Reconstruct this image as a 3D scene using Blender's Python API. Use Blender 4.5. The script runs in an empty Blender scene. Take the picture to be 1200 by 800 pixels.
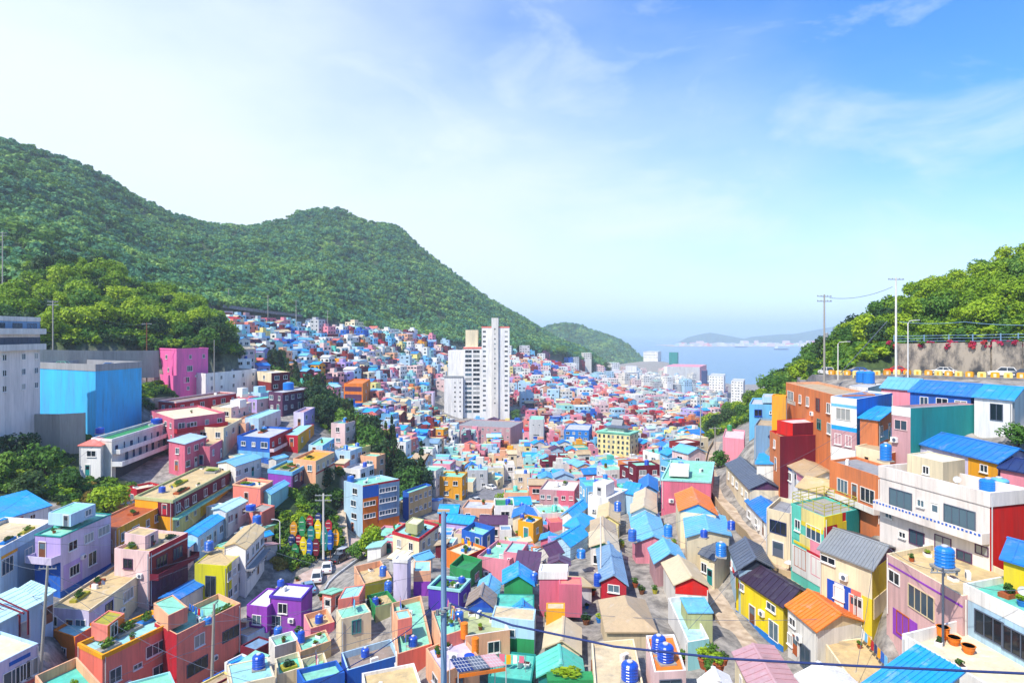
import bpy, bmesh, math, random
import numpy as np
from mathutils import Vector, Matrix
R = math.radians
rnd = random.Random(7)
SC = bpy.context.scene
COL = SC.collection
# ------------------------------------------------------------------ camera, world, sun, exposure
F, CX, YH = 740.0, 600.0, 390.0          # focal length and horizon in the photograph's own pixels
cd = bpy.data.cameras.new('camera'); cam = bpy.data.objects.new('camera', cd); COL.objects.link(cam)
cam.location = (0, 0, 0); cam.rotation_euler = (R(90), 0, 0)
cd.sensor_width = 36.0; cd.lens = 36.0 * F / 1200.0; cd.shift_y = -10.0 / 1200.0
cd.clip_start = 0.5; cd.clip_end = 60000
SC.camera = cam
SUN_DIR = Vector((-0.62, -0.72, 1.22)).normalized()
el = math.asin(SUN_DIR.z); az = math.atan2(SUN_DIR.x, SUN_DIR.y)
world = bpy.data.worlds.new('World'); SC.world = world; world.use_nodes = True
def build_world():
    nt = world.node_tree; N = nt.nodes; L = nt.links
    bg = N['Background']; bg.inputs['Strength'].default_value = 0.15
    sky = N.new('ShaderNodeTexSky'); sky.sky_type = 'NISHITA'; sky.sun_disc = False
    sky.sun_elevation = el; sky.sun_rotation = az; sky.altitude = 100
    sky.air_density = 1.0; sky.dust_density = 0.35; sky.ozone_density = 3.5
    tc = N.new('ShaderNodeTexCoord')
    hs = N.new('ShaderNodeHueSaturation'); hs.inputs['Saturation'].default_value = 1.3; hs.inputs['Hue'].default_value = .498; L.new(sky.outputs['Color'], hs.inputs['Color'])
    def math_(op, a=None, b=None, c=None):
        m = N.new('ShaderNodeMath'); m.operation = op
        for i, v in enumerate((a, b, c)):
            if v is None: continue
            if isinstance(v, (int, float)): m.inputs[i].default_value = v
            else: L.new(v, m.inputs[i])
        return m.outputs[0]
    # high summer veil: thick towards the sun on the left and towards the horizon, open blue to the upper right
    sep = N.new('ShaderNodeSeparateXYZ'); L.new(tc.outputs['Generated'], sep.inputs['Vector'])
    mp = N.new('ShaderNodeMapping'); mp.inputs['Scale'].default_value = (1.5, 1.5, 3.6); mp.inputs['Rotation'].default_value = (.1, .25, .3); L.new(tc.outputs['Generated'], mp.inputs['Vector'])
    n2 = N.new('ShaderNodeTexNoise'); n2.inputs['Scale'].default_value = 1.5; n2.inputs['Detail'].default_value = 6; n2.inputs['Roughness'].default_value = .55; L.new(mp.outputs['Vector'], n2.inputs['Vector'])
    t = math_('MULTIPLY_ADD', sep.outputs['X'], -.85, 1.06); t = math_('MULTIPLY_ADD', sep.outputs['Z'], -1.65, t); t = math_('ADD', t, math_('MULTIPLY_ADD', n2.outputs['Fac'], .7, -.35))
    veil = N.new('ShaderNodeMapRange'); veil.interpolation_type = 'SMOOTHSTEP'; veil.inputs['From Min'].default_value = -.05; veil.inputs['From Max'].default_value = 1.05; veil.inputs['To Max'].default_value = .96; L.new(t, veil.inputs['Value'])
    # thin cirrus
    n1 = N.new('ShaderNodeTexNoise'); n1.inputs['Scale'].default_value = 2.3; n1.inputs['Detail'].default_value = 10; n1.inputs['Roughness'].default_value = .62; n1.inputs['Distortion'].default_value = .6; L.new(mp.outputs['Vector'], n1.inputs['Vector'])
    r1 = N.new('ShaderNodeMapRange'); r1.inputs['From Min'].default_value = .50; r1.inputs['From Max'].default_value = .80; r1.inputs['To Max'].default_value = .72; L.new(n1.outputs['Fac'], r1.inputs['Value'])
    inv = math_('SUBTRACT', 1.0, veil.outputs[0]); inv2 = math_('SUBTRACT', 1.0, r1.outputs[0]); fac = math_('SUBTRACT', 1.0, math_('MULTIPLY', inv, inv2))
    mix = N.new('ShaderNodeMix'); mix.data_type = 'RGBA'
    L.new(fac, mix.inputs[0]); wb = N.new('ShaderNodeMix'); wb.data_type = 'RGBA'; wb.blend_type = 'MULTIPLY'; wb.inputs[0].default_value = 1; L.new(hs.outputs['Color'], wb.inputs[6]); wb.inputs[7].default_value = (.62, .71, .90, 1); L.new(wb.outputs[2], mix.inputs[6]); mix.inputs[7].default_value = (3.15, 3.48, 3.9, 1)
    L.new(mix.outputs[2], bg.inputs['Color'])
build_world()
sd = bpy.data.lights.new('sun', 'SUN'); sd.energy = 3.1; sd.angle = R(0.53); sd.color = (1.0, 0.94, 0.84)
sun = bpy.data.objects.new('sun', sd); COL.objects.link(sun); sun.rotation_euler = SUN_DIR.to_track_quat('Z', 'Y').to_euler(); sun.location = (-200, -100, 300)
SC.view_settings.view_transform = 'Standard'; SC.view_settings.look = 'None'; SC.view_settings.gamma = 1.0
SC.view_settings.exposure = 1.08; SC.view_settings.use_curve_mapping = False
SC.cycles.use_denoising = True; SC.cycles.max_bounces = 6; SC.cycles.diffuse_bounces = 3; SC.cycles.volume_bounces = 1
SC.cycles.transparent_max_bounces = 8; SC.cycles.caustics_reflective = False; SC.cycles.caustics_refractive = False
SEA = -115.0
# ------------------------------------------------------------------ pixel <-> world helpers
def unp(px, py, D): return Vector(((px - CX) / F * D, D, (YH - py) / F * D))
def onz(px, py, z): return unp(px, py, z * F / (YH - py))
def proj(p): return (CX + F * p.x / p.y, YH - F * p.z / p.y)
# ------------------------------------------------------------------ colours and materials
def lin(h, k=0.86):
    h = h.lstrip('#'); o = []
    for i in (0, 2, 4):
        c = int(h[i:i + 2], 16) / 255; c = c / 12.92 if c <= .04045 else ((c + .055) / 1.055) ** 2.4
        o.append(min(c * k, 0.82))
    return o
C = dict(cerulean='3fb9f4', rosebrick='dfb4b0', shell='f0e6df', nightplum='3b2b40', corn='fbe7a4', white='f2f0ec', offwhite='e6e2da', cream='f0dfba', beige='dcc7a0', tan='c3aa85', peach='f0b48c', salmon='f58c7c', coral='f27a68', pink='ee94a6', hotpink='fb70b4',
  palepink='eeccca', rose='dd7088', mauve='c79a9f', lilac='bfaae6', lavender='d6cde8', violet='5734b4', purple='9a45bd', plum='5e3a5c', maroon='74162f', brick='8c2d30', crimson='be1f33', red='dc1f1a',
  orange='f0821e', brickorange='e2834c', rust='b35a2c', amber='f2a91c', yellow='f4d91c', lime='d8d21e', paleyellow='f2e08c', olive='b3ad35', sage='b9c08a', green='2f9458', mint='8fdcbd', teal='5fcdb8', deepteal='1f8f8b', aqua='9fdcdc',
  palecyan='b8e2ea', sky='6fbdec', paleblue='b4d7ee', blue='2180d8', bright='1ea2ee', royal='1a4fc0', navy='23366f', cobalt='2566c8', slate='5b6577', darkslate='3a4354', grey='9b9ca0', palegrey='c5c7ca', concrete='a9a59c', bluegrey='7fa3c4', taupe='a08f83', sand='d8bd88',
  black='202226', brown='7a4b32', darkbrown='4a2f24', steel='8d9296', rubber='18191b', glassdark='22313f')
CN = dict(cerulean='cerulean', rosebrick='rosy brick', shell='shell white', nightplum='dark plum', corn='corn yellow', white='white', offwhite='off-white', cream='cream', beige='beige', tan='tan', peach='peach', salmon='salmon', coral='coral', pink='pink', hotpink='hot pink', palepink='pale pink', rose='rose', mauve='mauve', lilac='lilac', lavender='lavender',
  violet='violet', purple='purple', plum='dark plum', maroon='maroon', brick='brick red', crimson='crimson', red='red', orange='orange', brickorange='orange brick', rust='rust', amber='amber', yellow='yellow', lime='lime yellow', paleyellow='pale yellow', olive='olive',
  sage='sage', green='green', mint='mint', teal='turquoise', deepteal='deep teal', aqua='aqua', palecyan='pale cyan', sky='sky blue', paleblue='pale blue', blue='blue', bright='bright blue', royal='royal blue', navy='navy', cobalt='cobalt', slate='slate grey',
  darkslate='dark slate', grey='grey', palegrey='pale grey', concrete='concrete', bluegrey='blue grey', taupe='taupe', sand='sand', brown='brown')
MATS = {}
def mat(c, kind='plaster'):
    key = (c, kind)
    if key in MATS: return MATS[key]
    m = bpy.data.materials.new(kind + '_' + c); m.use_nodes = True; MATS[key] = m
    nt = m.node_tree; N = nt.nodes; L = nt.links; b = N['Principled BSDF']
    base = lin(C.get(c, c))
    rough, spec = {'plaster': (.85, .25), 'roof': (.7, .35), 'metal': (.42, .5), 'gloss': (.28, .5), 'car': (.18, .5), 'plain': (.7, .3)}[kind]
    b.inputs['Roughness'].default_value = rough; b.inputs['Specular IOR Level'].default_value = spec
    if kind == 'car': b.inputs['Coat Weight'].default_value = .6
    if kind in ('plain', 'car', 'gloss'):
        b.inputs['Base Color'].default_value = (*base, 1); return m
    g = N.new('ShaderNodeNewGeometry')
    n1 = N.new('ShaderNodeTexNoise'); n1.inputs['Scale'].default_value = {'plaster': .35, 'roof': .5, 'metal': .3}[kind]; n1.inputs['Detail'].default_value = 6; n1.inputs['Roughness'].default_value = .65
    mp = N.new('ShaderNodeMapping'); mp.inputs['Scale'].default_value = (1.3, 1.3, .16) if kind == 'plaster' else (1, 1, 1)
    L.new(g.outputs['Position'], mp.inputs['Vector']); L.new(mp.outputs['Vector'], n1.inputs['Vector'])
    ramp = N.new('ShaderNodeValToRGB'); e = ramp.color_ramp.elements
    lo = {'plaster': .80, 'roof': .84, 'metal': .92}[kind]
    grey = (sum(base) / 3)
    dirt = [(x * .86 + grey * .1 + .006) * lo for x in base]
    e[0].position = .32; e[0].color = (*dirt, 1); e[1].position = .56; e[1].color = (*base, 1)
    x = ramp.color_ramp.elements.new(.75); x.color = (*[min(.85, v * 1.06 + .012) for v in base], 1)
    L.new(n1.outputs['Fac'], ramp.inputs['Fac'])
    n2 = N.new('ShaderNodeTexNoise'); n2.inputs['Scale'].default_value = 2.6 if kind != 'roof' else 1.5; n2.inputs['Detail'].default_value = 5; n2.inputs['Roughness'].default_value = .7
    L.new(mp.outputs['Vector'], n2.inputs['Vector'])
    mr = N.new('ShaderNodeMapRange'); mr.inputs['From Min'].default_value = .3; mr.inputs['From Max'].default_value = .62; mr.inputs['To Min'].default_value = .90 if kind != 'roof' else .80; mr.inputs['To Max'].default_value = 1.03
    L.new(n2.outputs['Fac'], mr.inputs['Value'])
    mul = N.new('ShaderNodeMix'); mul.data_type = 'RGBA'; mul.blend_type = 'MULTIPLY'; mul.inputs[0].default_value = 1
    L.new(ramp.outputs['Color'], mul.inputs[6]); L.new(mr.outputs['Result'], mul.inputs[7]); L.new(mul.outputs[2], b.inputs['Base Color'])
    if kind == 'plaster':              # rain streaks
        m5 = N.new('ShaderNodeMapping'); m5.inputs['Scale'].default_value = (2.2, 2.2, .14); L.new(g.outputs['Position'], m5.inputs['Vector']); n5 = N.new('ShaderNodeTexNoise'); n5.inputs['Scale'].default_value = 1.0; n5.inputs['Detail'].default_value = 4; L.new(m5.outputs['Vector'], n5.inputs['Vector'])
        q5 = N.new('ShaderNodeMapRange'); q5.inputs['From Min'].default_value = .56; q5.inputs['From Max'].default_value = .74; q5.inputs['To Max'].default_value = .55; L.new(n5.outputs['Fac'], q5.inputs['Value']); x5 = N.new('ShaderNodeMix'); x5.data_type = 'RGBA'; L.new(q5.outputs['Result'], x5.inputs[0]); L.new(mul.outputs[2], x5.inputs[6]); x5.inputs[7].default_value = (*[.42 * v + .10 * grey for v in base], 1); L.new(x5.outputs[2], b.inputs['Base Color'])
    if kind in ('roof', 'metal'):      # worn patches and dark rain stains
        n3 = N.new('ShaderNodeTexNoise'); n3.inputs['Scale'].default_value = .55; n3.inputs['Detail'].default_value = 8; n3.inputs['Roughness'].default_value = .72; n3.inputs['Distortion'].default_value = .6; L.new(g.outputs['Position'], n3.inputs['Vector'])
        prev = mul.outputs[2]; rgh = [.45 * x + .55 * grey for x in base]
        for lo_, hi_, col, am in ((.56, .66, [min(.8, x * 1.1 + .06) for x in rgh], .55), (.44, .34, [x * .45 for x in rgh], .6 if kind == 'roof' else .35)):
            q = N.new('ShaderNodeMapRange'); q.inputs['From Min'].default_value = lo_; q.inputs['From Max'].default_value = hi_; q.inputs['To Max'].default_value = am; L.new(n3.outputs['Fac'], q.inputs['Value'])
            mm = N.new('ShaderNodeMix'); mm.data_type = 'RGBA'; L.new(q.outputs['Result'], mm.inputs[0]); L.new(prev, mm.inputs[6]); mm.inputs[7].default_value = (*col, 1); prev = mm.outputs[2]
        L.new(prev, b.inputs['Base Color'])
    bp = N.new('ShaderNodeBump'); bp.inputs['Strength'].default_value = .25; bp.inputs['Distance'].default_value = .05
    L.new(n2.outputs['Fac'], bp.inputs['Height']); L.new(bp.outputs['Normal'], b.inputs['Normal'])
    return m
def glass_mat():
    m = bpy.data.materials.new('window_glass'); m.use_nodes = True; N = m.node_tree.nodes; L = m.node_tree.links; b = N['Principled BSDF']
    g = N.new('ShaderNodeObjectInfo'); r = N.new('ShaderNodeValToRGB'); e = r.color_ramp.elements
    r.color_ramp.interpolation = 'CONSTANT'; e[0].color = (.012, .018, .026, 1); e[1].position = .45; e[1].color = (.04, .07, .10, 1)
    for ps, cl in ((.68, (.09, .15, .19, 1)), (.86, (.30, .31, .30, 1))): x = e.new(ps); x.color = cl
    L.new(g.outputs['Random'], r.inputs['Fac']); L.new(r.outputs['Color'], b.inputs['Base Color'])
    b.inputs['Roughness'].default_value = .12; b.inputs['Specular IOR Level'].default_value = .5
    return m
GLASS = glass_mat()
def leaf_mat(name, c0, c1, c2, patch=0):
    m = bpy.data.materials.new(name); m.use_nodes = True; N = m.node_tree.nodes; L = m.node_tree.links; b = N['Principled BSDF']
    oi = N.new('ShaderNodeObjectInfo'); g = N.new('ShaderNodeNewGeometry')
    n = N.new('ShaderNodeTexNoise'); n.inputs['Scale'].default_value = .8; n.inputs['Detail'].default_value = 3; L.new(g.outputs['Position'], n.inputs['Vector'])
    ad = N.new('ShaderNodeMath'); ad.operation = 'MULTIPLY_ADD'; ad.inputs[1].default_value = .55; L.new(oi.outputs['Random'], ad.inputs[0])
    a2 = N.new('ShaderNodeMath'); a2.operation = 'MULTIPLY_ADD'; a2.inputs[1].default_value = 1.1; a2.inputs[2].default_value = -.33; L.new(n.outputs['Fac'], a2.inputs[0]); L.new(a2.outputs[0], ad.inputs[2])
    if patch:      # stands of different trees across a whole hillside
        n4 = N.new('ShaderNodeTexNoise'); n4.inputs['Scale'].default_value = patch; n4.inputs['Detail'].default_value = 4; L.new(g.outputs['Position'], n4.inputs['Vector']); a4 = N.new('ShaderNodeMath'); a4.operation = 'MULTIPLY_ADD'; a4.inputs[1].default_value = 1.6; a4.inputs[2].default_value = -.8; L.new(n4.outputs['Fac'], a4.inputs[0]); a5 = N.new('ShaderNodeMath'); L.new(ad.outputs[0], a5.inputs[0]); L.new(a4.outputs[0], a5.inputs[1]); ad = a5
    r = N.new('ShaderNodeValToRGB'); e = r.color_ramp.elements
    e[0].position = .1; e[0].color = (*c0, 1); e[1].position = .9; e[1].color = (*c2, 1); x = e.new(.5); x.color = (*c1, 1)
    L.new(ad.outputs[0], r.inputs['Fac']); L.new(r.outputs['Color'], b.inputs['Base Color'])
    b.inputs['Roughness'].default_value = .6; b.inputs['Specular IOR Level'].default_value = .25
    tr = N.new('ShaderNodeBsdfTranslucent'); L.new(r.outputs['Color'], tr.inputs['Color'])
    mx = N.new('ShaderNodeMixShader'); mx.inputs[0].default_value = .3; L.new(b.outputs[0], mx.inputs[1]); L.new(tr.outputs[0], mx.inputs[2])
    L.new(mx.outputs[0], N['Material Output'].inputs['Surface'])
    return m
LEAF = dict(bright=leaf_mat('leaf_bright', (.085, .19, .006), (.22, .36, .010), (.38, .50, .02)),
            mid=leaf_mat('leaf_mid', (.035, .11, .018), (.08, .20, .024), (.18, .31, .03)),
            dark=leaf_mat('leaf_dark', (.014, .046, .018), (.03, .08, .022), (.07, .13, .025)),
            pine=leaf_mat('leaf_pine', (.014, .045, .016), (.04, .09, .02), (.12, .17, .02)),
            hill=leaf_mat('leaf_hill', (.035, .15, .09), (.10, .28, .11), (.29, .46, .09), .016),
            dry=leaf_mat('leaf_dry', (.16, .12, .02), (.28, .2, .03), (.36, .28, .05)),
            flower=leaf_mat('leaf_flower', (.45, .02, .05), (.55, .03, .12), (.6, .08, .05)))
BARK = mat('darkbrown', 'plaster')
# ------------------------------------------------------------------ mesh and object helpers
class MB:
    def __init__(s): s.v = []; s.f = []; s.m = []
    def add(s, vs, fs, mi=0):
        o = len(s.v); s.v += [tuple(p) for p in vs]; s.f += [tuple(o + i for i in f) for f in fs]; s.m += [mi] * len(fs)
    def quad(s, a, b, c, d, mi=0): s.add((a, b, c, d), ((0, 1, 2, 3),), mi)
    def box(s, x0, x1, y0, y1, z0, z1, mi=0, M=None):
        vs = [Vector((x, y, z)) for z in (z0, z1) for x, y in ((x0, y0), (x1, y0), (x1, y1), (x0, y1))]
        if M is not None: vs = [M @ p for p in vs]
        s.add(vs, ((0, 3, 2, 1), (4, 5, 6, 7), (0, 1, 5, 4), (1, 2, 6, 5), (2, 3, 7, 6), (3, 0, 4, 7)), mi)
    def prism(s, poly, z0, z1, mi=0, mis=None, cap=True):
        n = len(poly); vs = [(p[0], p[1], z0) for p in poly] + [(p[0], p[1], z1) for p in poly]; o = len(s.v)
        for i in range(n):
            j = (i + 1) % n; s.add((vs[i], vs[j], vs[n + j], vs[n + i]), ((0, 1, 2, 3),), mis[i] if mis else mi)
        if cap: s.add(vs[n:], (tuple(range(n)),), mi); s.add(vs[:n], (tuple(range(n - 1, -1, -1)),), mi)
    def slab(s, pts, t, mi=0):            # pts: planar 3D polygon (top face), thickened downwards
        n = len(pts); lo = [(p[0], p[1], p[2] - t) for p in pts]; vs = [tuple(p) for p in pts] + lo
        s.add(vs, [tuple(range(n)), tuple(range(2 * n - 1, n - 1, -1))] + [(i, n + i, n + (i + 1) % n, (i + 1) % n) for i in range(n)], mi)
    def tube(s, pts, r, n=6, mi=0, cap=True):
        pts = [Vector(p) for p in pts]; rs = r if isinstance(r, (list, tuple)) else [r] * len(pts); rings = []
        for i, p in enumerate(pts):
            d = (pts[min(i + 1, len(pts) - 1)] - pts[max(i - 1, 0)]).normalized()
            a = d.orthogonal() if abs(d.z) > .9 else d.cross(Vector((0, 0, 1))); a.normalize(); b = d.cross(a)
            rings.append([p + (a * math.cos(t) + b * math.sin(t)) * rs[i] for t in (2 * math.pi * k / n for k in range(n))])
        vs = [q for rg in rings for q in rg]; fs = []
        for i in range(len(pts) - 1):
            for k in range(n): fs.append((i * n + k, i * n + (k + 1) % n, (i + 1) * n + (k + 1) % n, (i + 1) * n + k))
        if cap: fs += [tuple(range(n - 1, -1, -1)), tuple((len(pts) - 1) * n + k for k in range(n))]
        s.add(vs, fs, mi)
    def lathe(s, prof, n=14, mi=0, c=(0, 0, 0)):   # prof [(r, z)]
        vs = []; fs = []
        for r, z in prof: vs += [(c[0] + r * math.cos(2 * math.pi * k / n), c[1] + r * math.sin(2 * math.pi * k / n), c[2] + z) for k in range(n)]
        for i in range(len(prof) - 1):
            for k in range(n): fs.append((i * n + k, i * n + (k + 1) % n, (i + 1) * n + (k + 1) % n, (i + 1) * n + k))
        fs += [tuple(range(n - 1, -1, -1)), tuple((len(prof) - 1) * n + k for k in range(n))]
        s.add(vs, fs, mi)
    def mesh(s, name, mats, smooth=False):
        me = bpy.data.meshes.new(name); me.from_pydata(s.v, [], s.f)
        for m in (mats if isinstance(mats, (list, tuple)) else [mats]): me.materials.append(m)
        if len(me.materials) > 1: me.polygons.foreach_set('material_index', s.m)
        bm = bmesh.new(); bm.from_mesh(me); bmesh.ops.recalc_face_normals(bm, faces=bm.faces); bm.to_mesh(me); bm.free()
        if smooth: me.polygons.foreach_set('use_smooth', [True] * len(me.polygons))
        me.update(); return me
    def build(s, name, mats, parent=None, loc=(0, 0, 0), smooth=False): return link(s.mesh(name, mats, smooth), name, parent, loc)
def link(me, name, parent=None, loc=(0, 0, 0), rz=0.0, sc=None):
    o = bpy.data.objects.new(name, me); COL.objects.link(o); o.location = loc
    if rz: o.rotation_euler = (0, 0, rz)
    if sc: o.scale = sc
    if parent is not None: o.parent = parent
    return o
LABELS = {}
def tag(o, label, cat, group=None):
    o['label'] = label; o['category'] = cat
    if group: o['group'] = group
    return o
def thing(name, label, cat, loc, rz=0, group=None):
    o = link(None, name, None, loc, rz); o.empty_display_size = .5
    return tag(o, label, cat, group)
def kind(o, k, label=None):
    o['kind'] = k
    if label: o['label'] = label
    return o
def dup(root, loc, rz=0, label=None, sc=None, group=None):
    r = root.copy(); COL.objects.link(r); r.location = loc; r.rotation_euler = (0, 0, rz)
    if sc: r.scale = sc if isinstance(sc, tuple) else (sc, sc, sc)
    if label: r['label'] = label
    if group: r['group'] = group
    for ch in list(root.children):
        c = ch.copy(); COL.objects.link(c); c.parent = r
        for g in list(ch.children):
            d = g.copy(); COL.objects.link(d); d.parent = c
    return r
# ------------------------------------------------------------------ terrain
# valley: elevation angle interpolated over (bearing, log distance) through surveyed ground points (pixel x, pixel y, distance)
GP = [(-350,517,128),(-350,800,58),(-350,420,150),(-350,400,300),(-100,516,130),(-100,640,92),(-100,800,58),(0,412,168),(-100,412,165),(-350,700,65),
 (60,512,142),(150,512,144),(120,420,175),(190,422,195),(250,470,195),(20,560,118),(80,580,113),(120,592,112),(30,590,108),
 (0,820,60),(150,840,62),(300,820,60),(450,812,56),(600,812,55),(700,812,52),(800,812,48),(930,815,46),(1050,820,40),(1200,830,36),(1500,860,32),
 (600,1000,22),(200,1000,24),(-300,1000,26),(1000,960,22),(1400,960,20),(600,1200,8),(0,1200,8),(1300,1150,8),(-400,1200,8),
 (380,664,110),(410,652,116),(355,690,104),(430,640,122),(560,590,165),(590,578,172),(545,612,150),
 (330,480,225),(350,470,240),(400,500,215),(440,520,205),(470,545,185),(420,470,260),
 (300,402,330),(290,425,270),(350,402,400),(430,397,500),(500,415,560),(480,470,380),(400,440,330),(540,440,560),(520,500,360),
 (560,488,430),(597,489,430),(620,424,720),(650,450,620),(700,452,760),(660,490,420),(640,520,330),(600,540,270),(560,545,240),(520,560,215),
 (724,540,300),(680,540,270),(650,594,150),(620,600,165),(760,500,420),(780,540,250),(760,560,190),(760,460,900),(800,470,800),(830,468,1050),(780,457,1150),(700,440,900),(740,447,1050),(860,474,950),
 (800,455,1300),(850,450,1500),(700,438,1400),(600,430,1500),(800,436,2000),(600,425,2200),(1000,436,2000),(400,410,2000),(0,400,2000),(1300,430,2000),(800,412,4500),(0,412,4500),(1300,412,4500),
 (836,540,135),(850,520,150),(870,600,104),(835,585,112),(880,640,88),(920,680,78),(960,720,70),(1000,752,63),(1040,770,56),
 (840,660,86),(860,720,74),(880,760,64),(800,660,92),(690,650,92),(690,720,74),(745,660,96),(745,600,128),
 (1000,444,122),(1060,442,116),(1120,443,109),(1200,446,100),(1400,452,84),(970,444,128),(940,452,130),(1060,436,126),(1200,438,112),(1400,440,94),
 (900,500,138),(880,520,128),(1100,500,82),(1180,505,74),(1300,560,52),(1400,640,44),(1020,612,72),
 (830,515,260),(880,490,235),(930,468,195),(960,450,165),(1100,425,140),(1300,420,130),(1100,425,300),(1000,440,320),(900,470,420),(1200,420,600),(900,450,900)]
def add_ground(p, dz=0.0): GP.append((CX + F * p[0] / p[1], YH - F * (p[2] + dz) / p[1], p[1]))
RB = {}
def fit_ground():
    g = np.array(GP, float); X = np.c_[g[:, 0] / 130.0, np.log(g[:, 2]) * 3.2]; t = (YH - g[:, 1]) / F
    n = len(g); d = np.linalg.norm(X[:, None] - X[None], axis=2)
    K = np.where(d > 0, d * d * np.log(d + 1e-12), 0) + np.eye(n) * 0.05
    P = np.c_[np.ones(n), X]; A = np.block([[K, P], [P.T, np.zeros((3, 3))]])
    w = np.linalg.solve(A, np.r_[t, 0, 0, 0]); RB['X'] = X; RB['w'] = w
def valley(X, Y):
    X = np.atleast_1d(np.asarray(X, float)); Y = np.maximum(np.atleast_1d(np.asarray(Y, float)), 6.0)
    px = np.clip(CX + F * X / Y, -360, 1520); q = np.c_[px / 130.0, np.log(np.clip(Y, 8, 5000)) * 3.2]; out = np.empty(len(q)); n = len(RB['X'])
    for i in range(0, len(q), 20000):
        d = np.linalg.norm(q[i:i + 20000, None] - RB['X'][None], axis=2)
        k = np.where(d > 0, d * d * np.log(d + 1e-12), 0)
        out[i:i + 20000] = k @ RB['w'][:n] + RB['w'][n] + q[i:i + 20000] @ RB['w'][n + 1:]
    return out * Y - 0.9
# hills: (px, foot y, foot distance, ridge y, ridge distance)
HILLS = dict(
 main=[(-400,330,230,114,560),(-200,330,230,131,560),(0,330,232,167,600),(50,335,240,181,620),(90,340,260,192,650),(130,345,280,212,700),(165,350,300,235,740),(200,352,330,252,780),(240,356,370,264,840),(290,362,420,268,900),(330,368,450,258,940),(350,371,470,249,960),(390,378,500,242,1000),(430,384,545,260,1020),(465,390,590,267,1040),(490,395,610,291,1060),(530,401,650,320,1090),(570,406,690,350,1120),(620,411,750,380,1180),(660,415,810,403,1250),(700,427,880,420,1300),(740,447,950,442,1350)],
 far=[(500,430,1700,405,1950),(600,430,1700,398,1950),(645,430,1700,383,1950),(660,432,1700,380,1950),(680,433,1700,383,1950),(700,434,1700,390,1950),(730,436,1700,402,1900),(750,438,1650,420,1850),(775,441,1650,440,1750)],
 spur=[(-400,415,160,300,250),(0,408,168,334,250),(40,410,171,322,254),(80,411,176,316,258),(120,411,183,323,262),(150,412,190,333,266),(180,413,196,343,270),(210,414,201,355,272),(240,414,206,373,272),(262,414,212,391,270),(280,416,228,411,262)],
 east=[(822,516,262,512,275),(850,506,245,492,265),(880,492,232,474,255),(920,472,192,446,230),(950,452,168,426,205),(985,438,142,406,185),(1010,424,140,392,184),(1040,412,140,375,180),(1060,408,141,360,176),(1100,404,136,342,172),(1150,401,131,328,170),(1200,399,127,310,168),(1400,393,116,268,160),(1600,393,116,250,160)])
HN = {k: np.array(v, float) for k, v in HILLS.items()}
def hill(name, X, Y):
    h = HN[name]; X = np.atleast_1d(np.asarray(X, float)); Y = np.maximum(np.atleast_1d(np.asarray(Y, float)), 1.0); px = CX + F * X / Y
    f = [np.interp(px, h[:, 0], h[:, i]) for i in (1, 2, 3, 4)]
    s = np.clip((np.log(Y) - np.log(f[1])) / (np.log(f[3]) - np.log(f[1])), 0, 1)
    prof = s if name != 'main' else 0.75 * s + .25 * s * s * (3 - 2 * s)
    if name in ('spur', 'east'): prof = np.sqrt(np.clip(s, 0, 1)) * .55 + .45 * s
    t = ((YH - f[0]) + (f[0] - f[2]) * prof) / F
    z = t * Y
    z = np.where(Y > f[3], (YH - f[2]) / F * f[3] - .55 * (Y - f[3]), z)
    z = np.where(Y < f[1], -1e3, z)
    z = np.where((px < h[0, 0]) | (px > h[-1, 0]), -1e3, z)
    if name in ('main', 'far'):
        amp = {'main': 11, 'far': 14}[name] * np.clip(s * 3, 0, 1) * np.clip((1.02 - s) * 5, 0.12, 1)
        z = z + amp * (np.sin(X / 47 + Y / 90) * .6 + np.sin(X / 23 - Y / 61 + 1.3) * .4 + np.sin(X / 90 + 2) * .5)
    return z
def ground(X, Y, parts=False):
    v = valley(X, Y); z = v.copy(); wh = np.zeros(len(v), int)
    for i, k in enumerate(HILLS):
        h = hill(k, X, Y); wh = np.where(h > z, i + 1, wh); z = np.maximum(z, h)
    z = np.maximum(z, SEA - 1.5)
    return (z, wh) if parts else z
def gz(x, y): return float(ground([x], [y])[0])
def ray(px, py, d0=12, d1=6000):          # distance at which the view through a pixel meets the ground
    for n in (110, 40, 14):
        D = np.geomspace(d0, d1, n); z = ground((px - CX) / F * D, D); i = np.nonzero(z >= (YH - py) / F * D)[0]
        if not len(i): return None
        d0, d1 = D[max(0, i[0] - 1)], D[i[0]]
    return float(d1)
def at(px, py):
    D = ray(px, py) or 3000.0
    return unp(px, py, D)
def inpoly(px, py, poly):
    c = False; j = len(poly) - 1
    for i in range(len(poly)):
        if (poly[i][1] > py) != (poly[j][1] > py) and px < (poly[j][0] - poly[i][0]) * (py - poly[i][1]) / (poly[j][1] - poly[i][1]) + poly[i][0]: c = not c
        j = i
    return c
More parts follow.
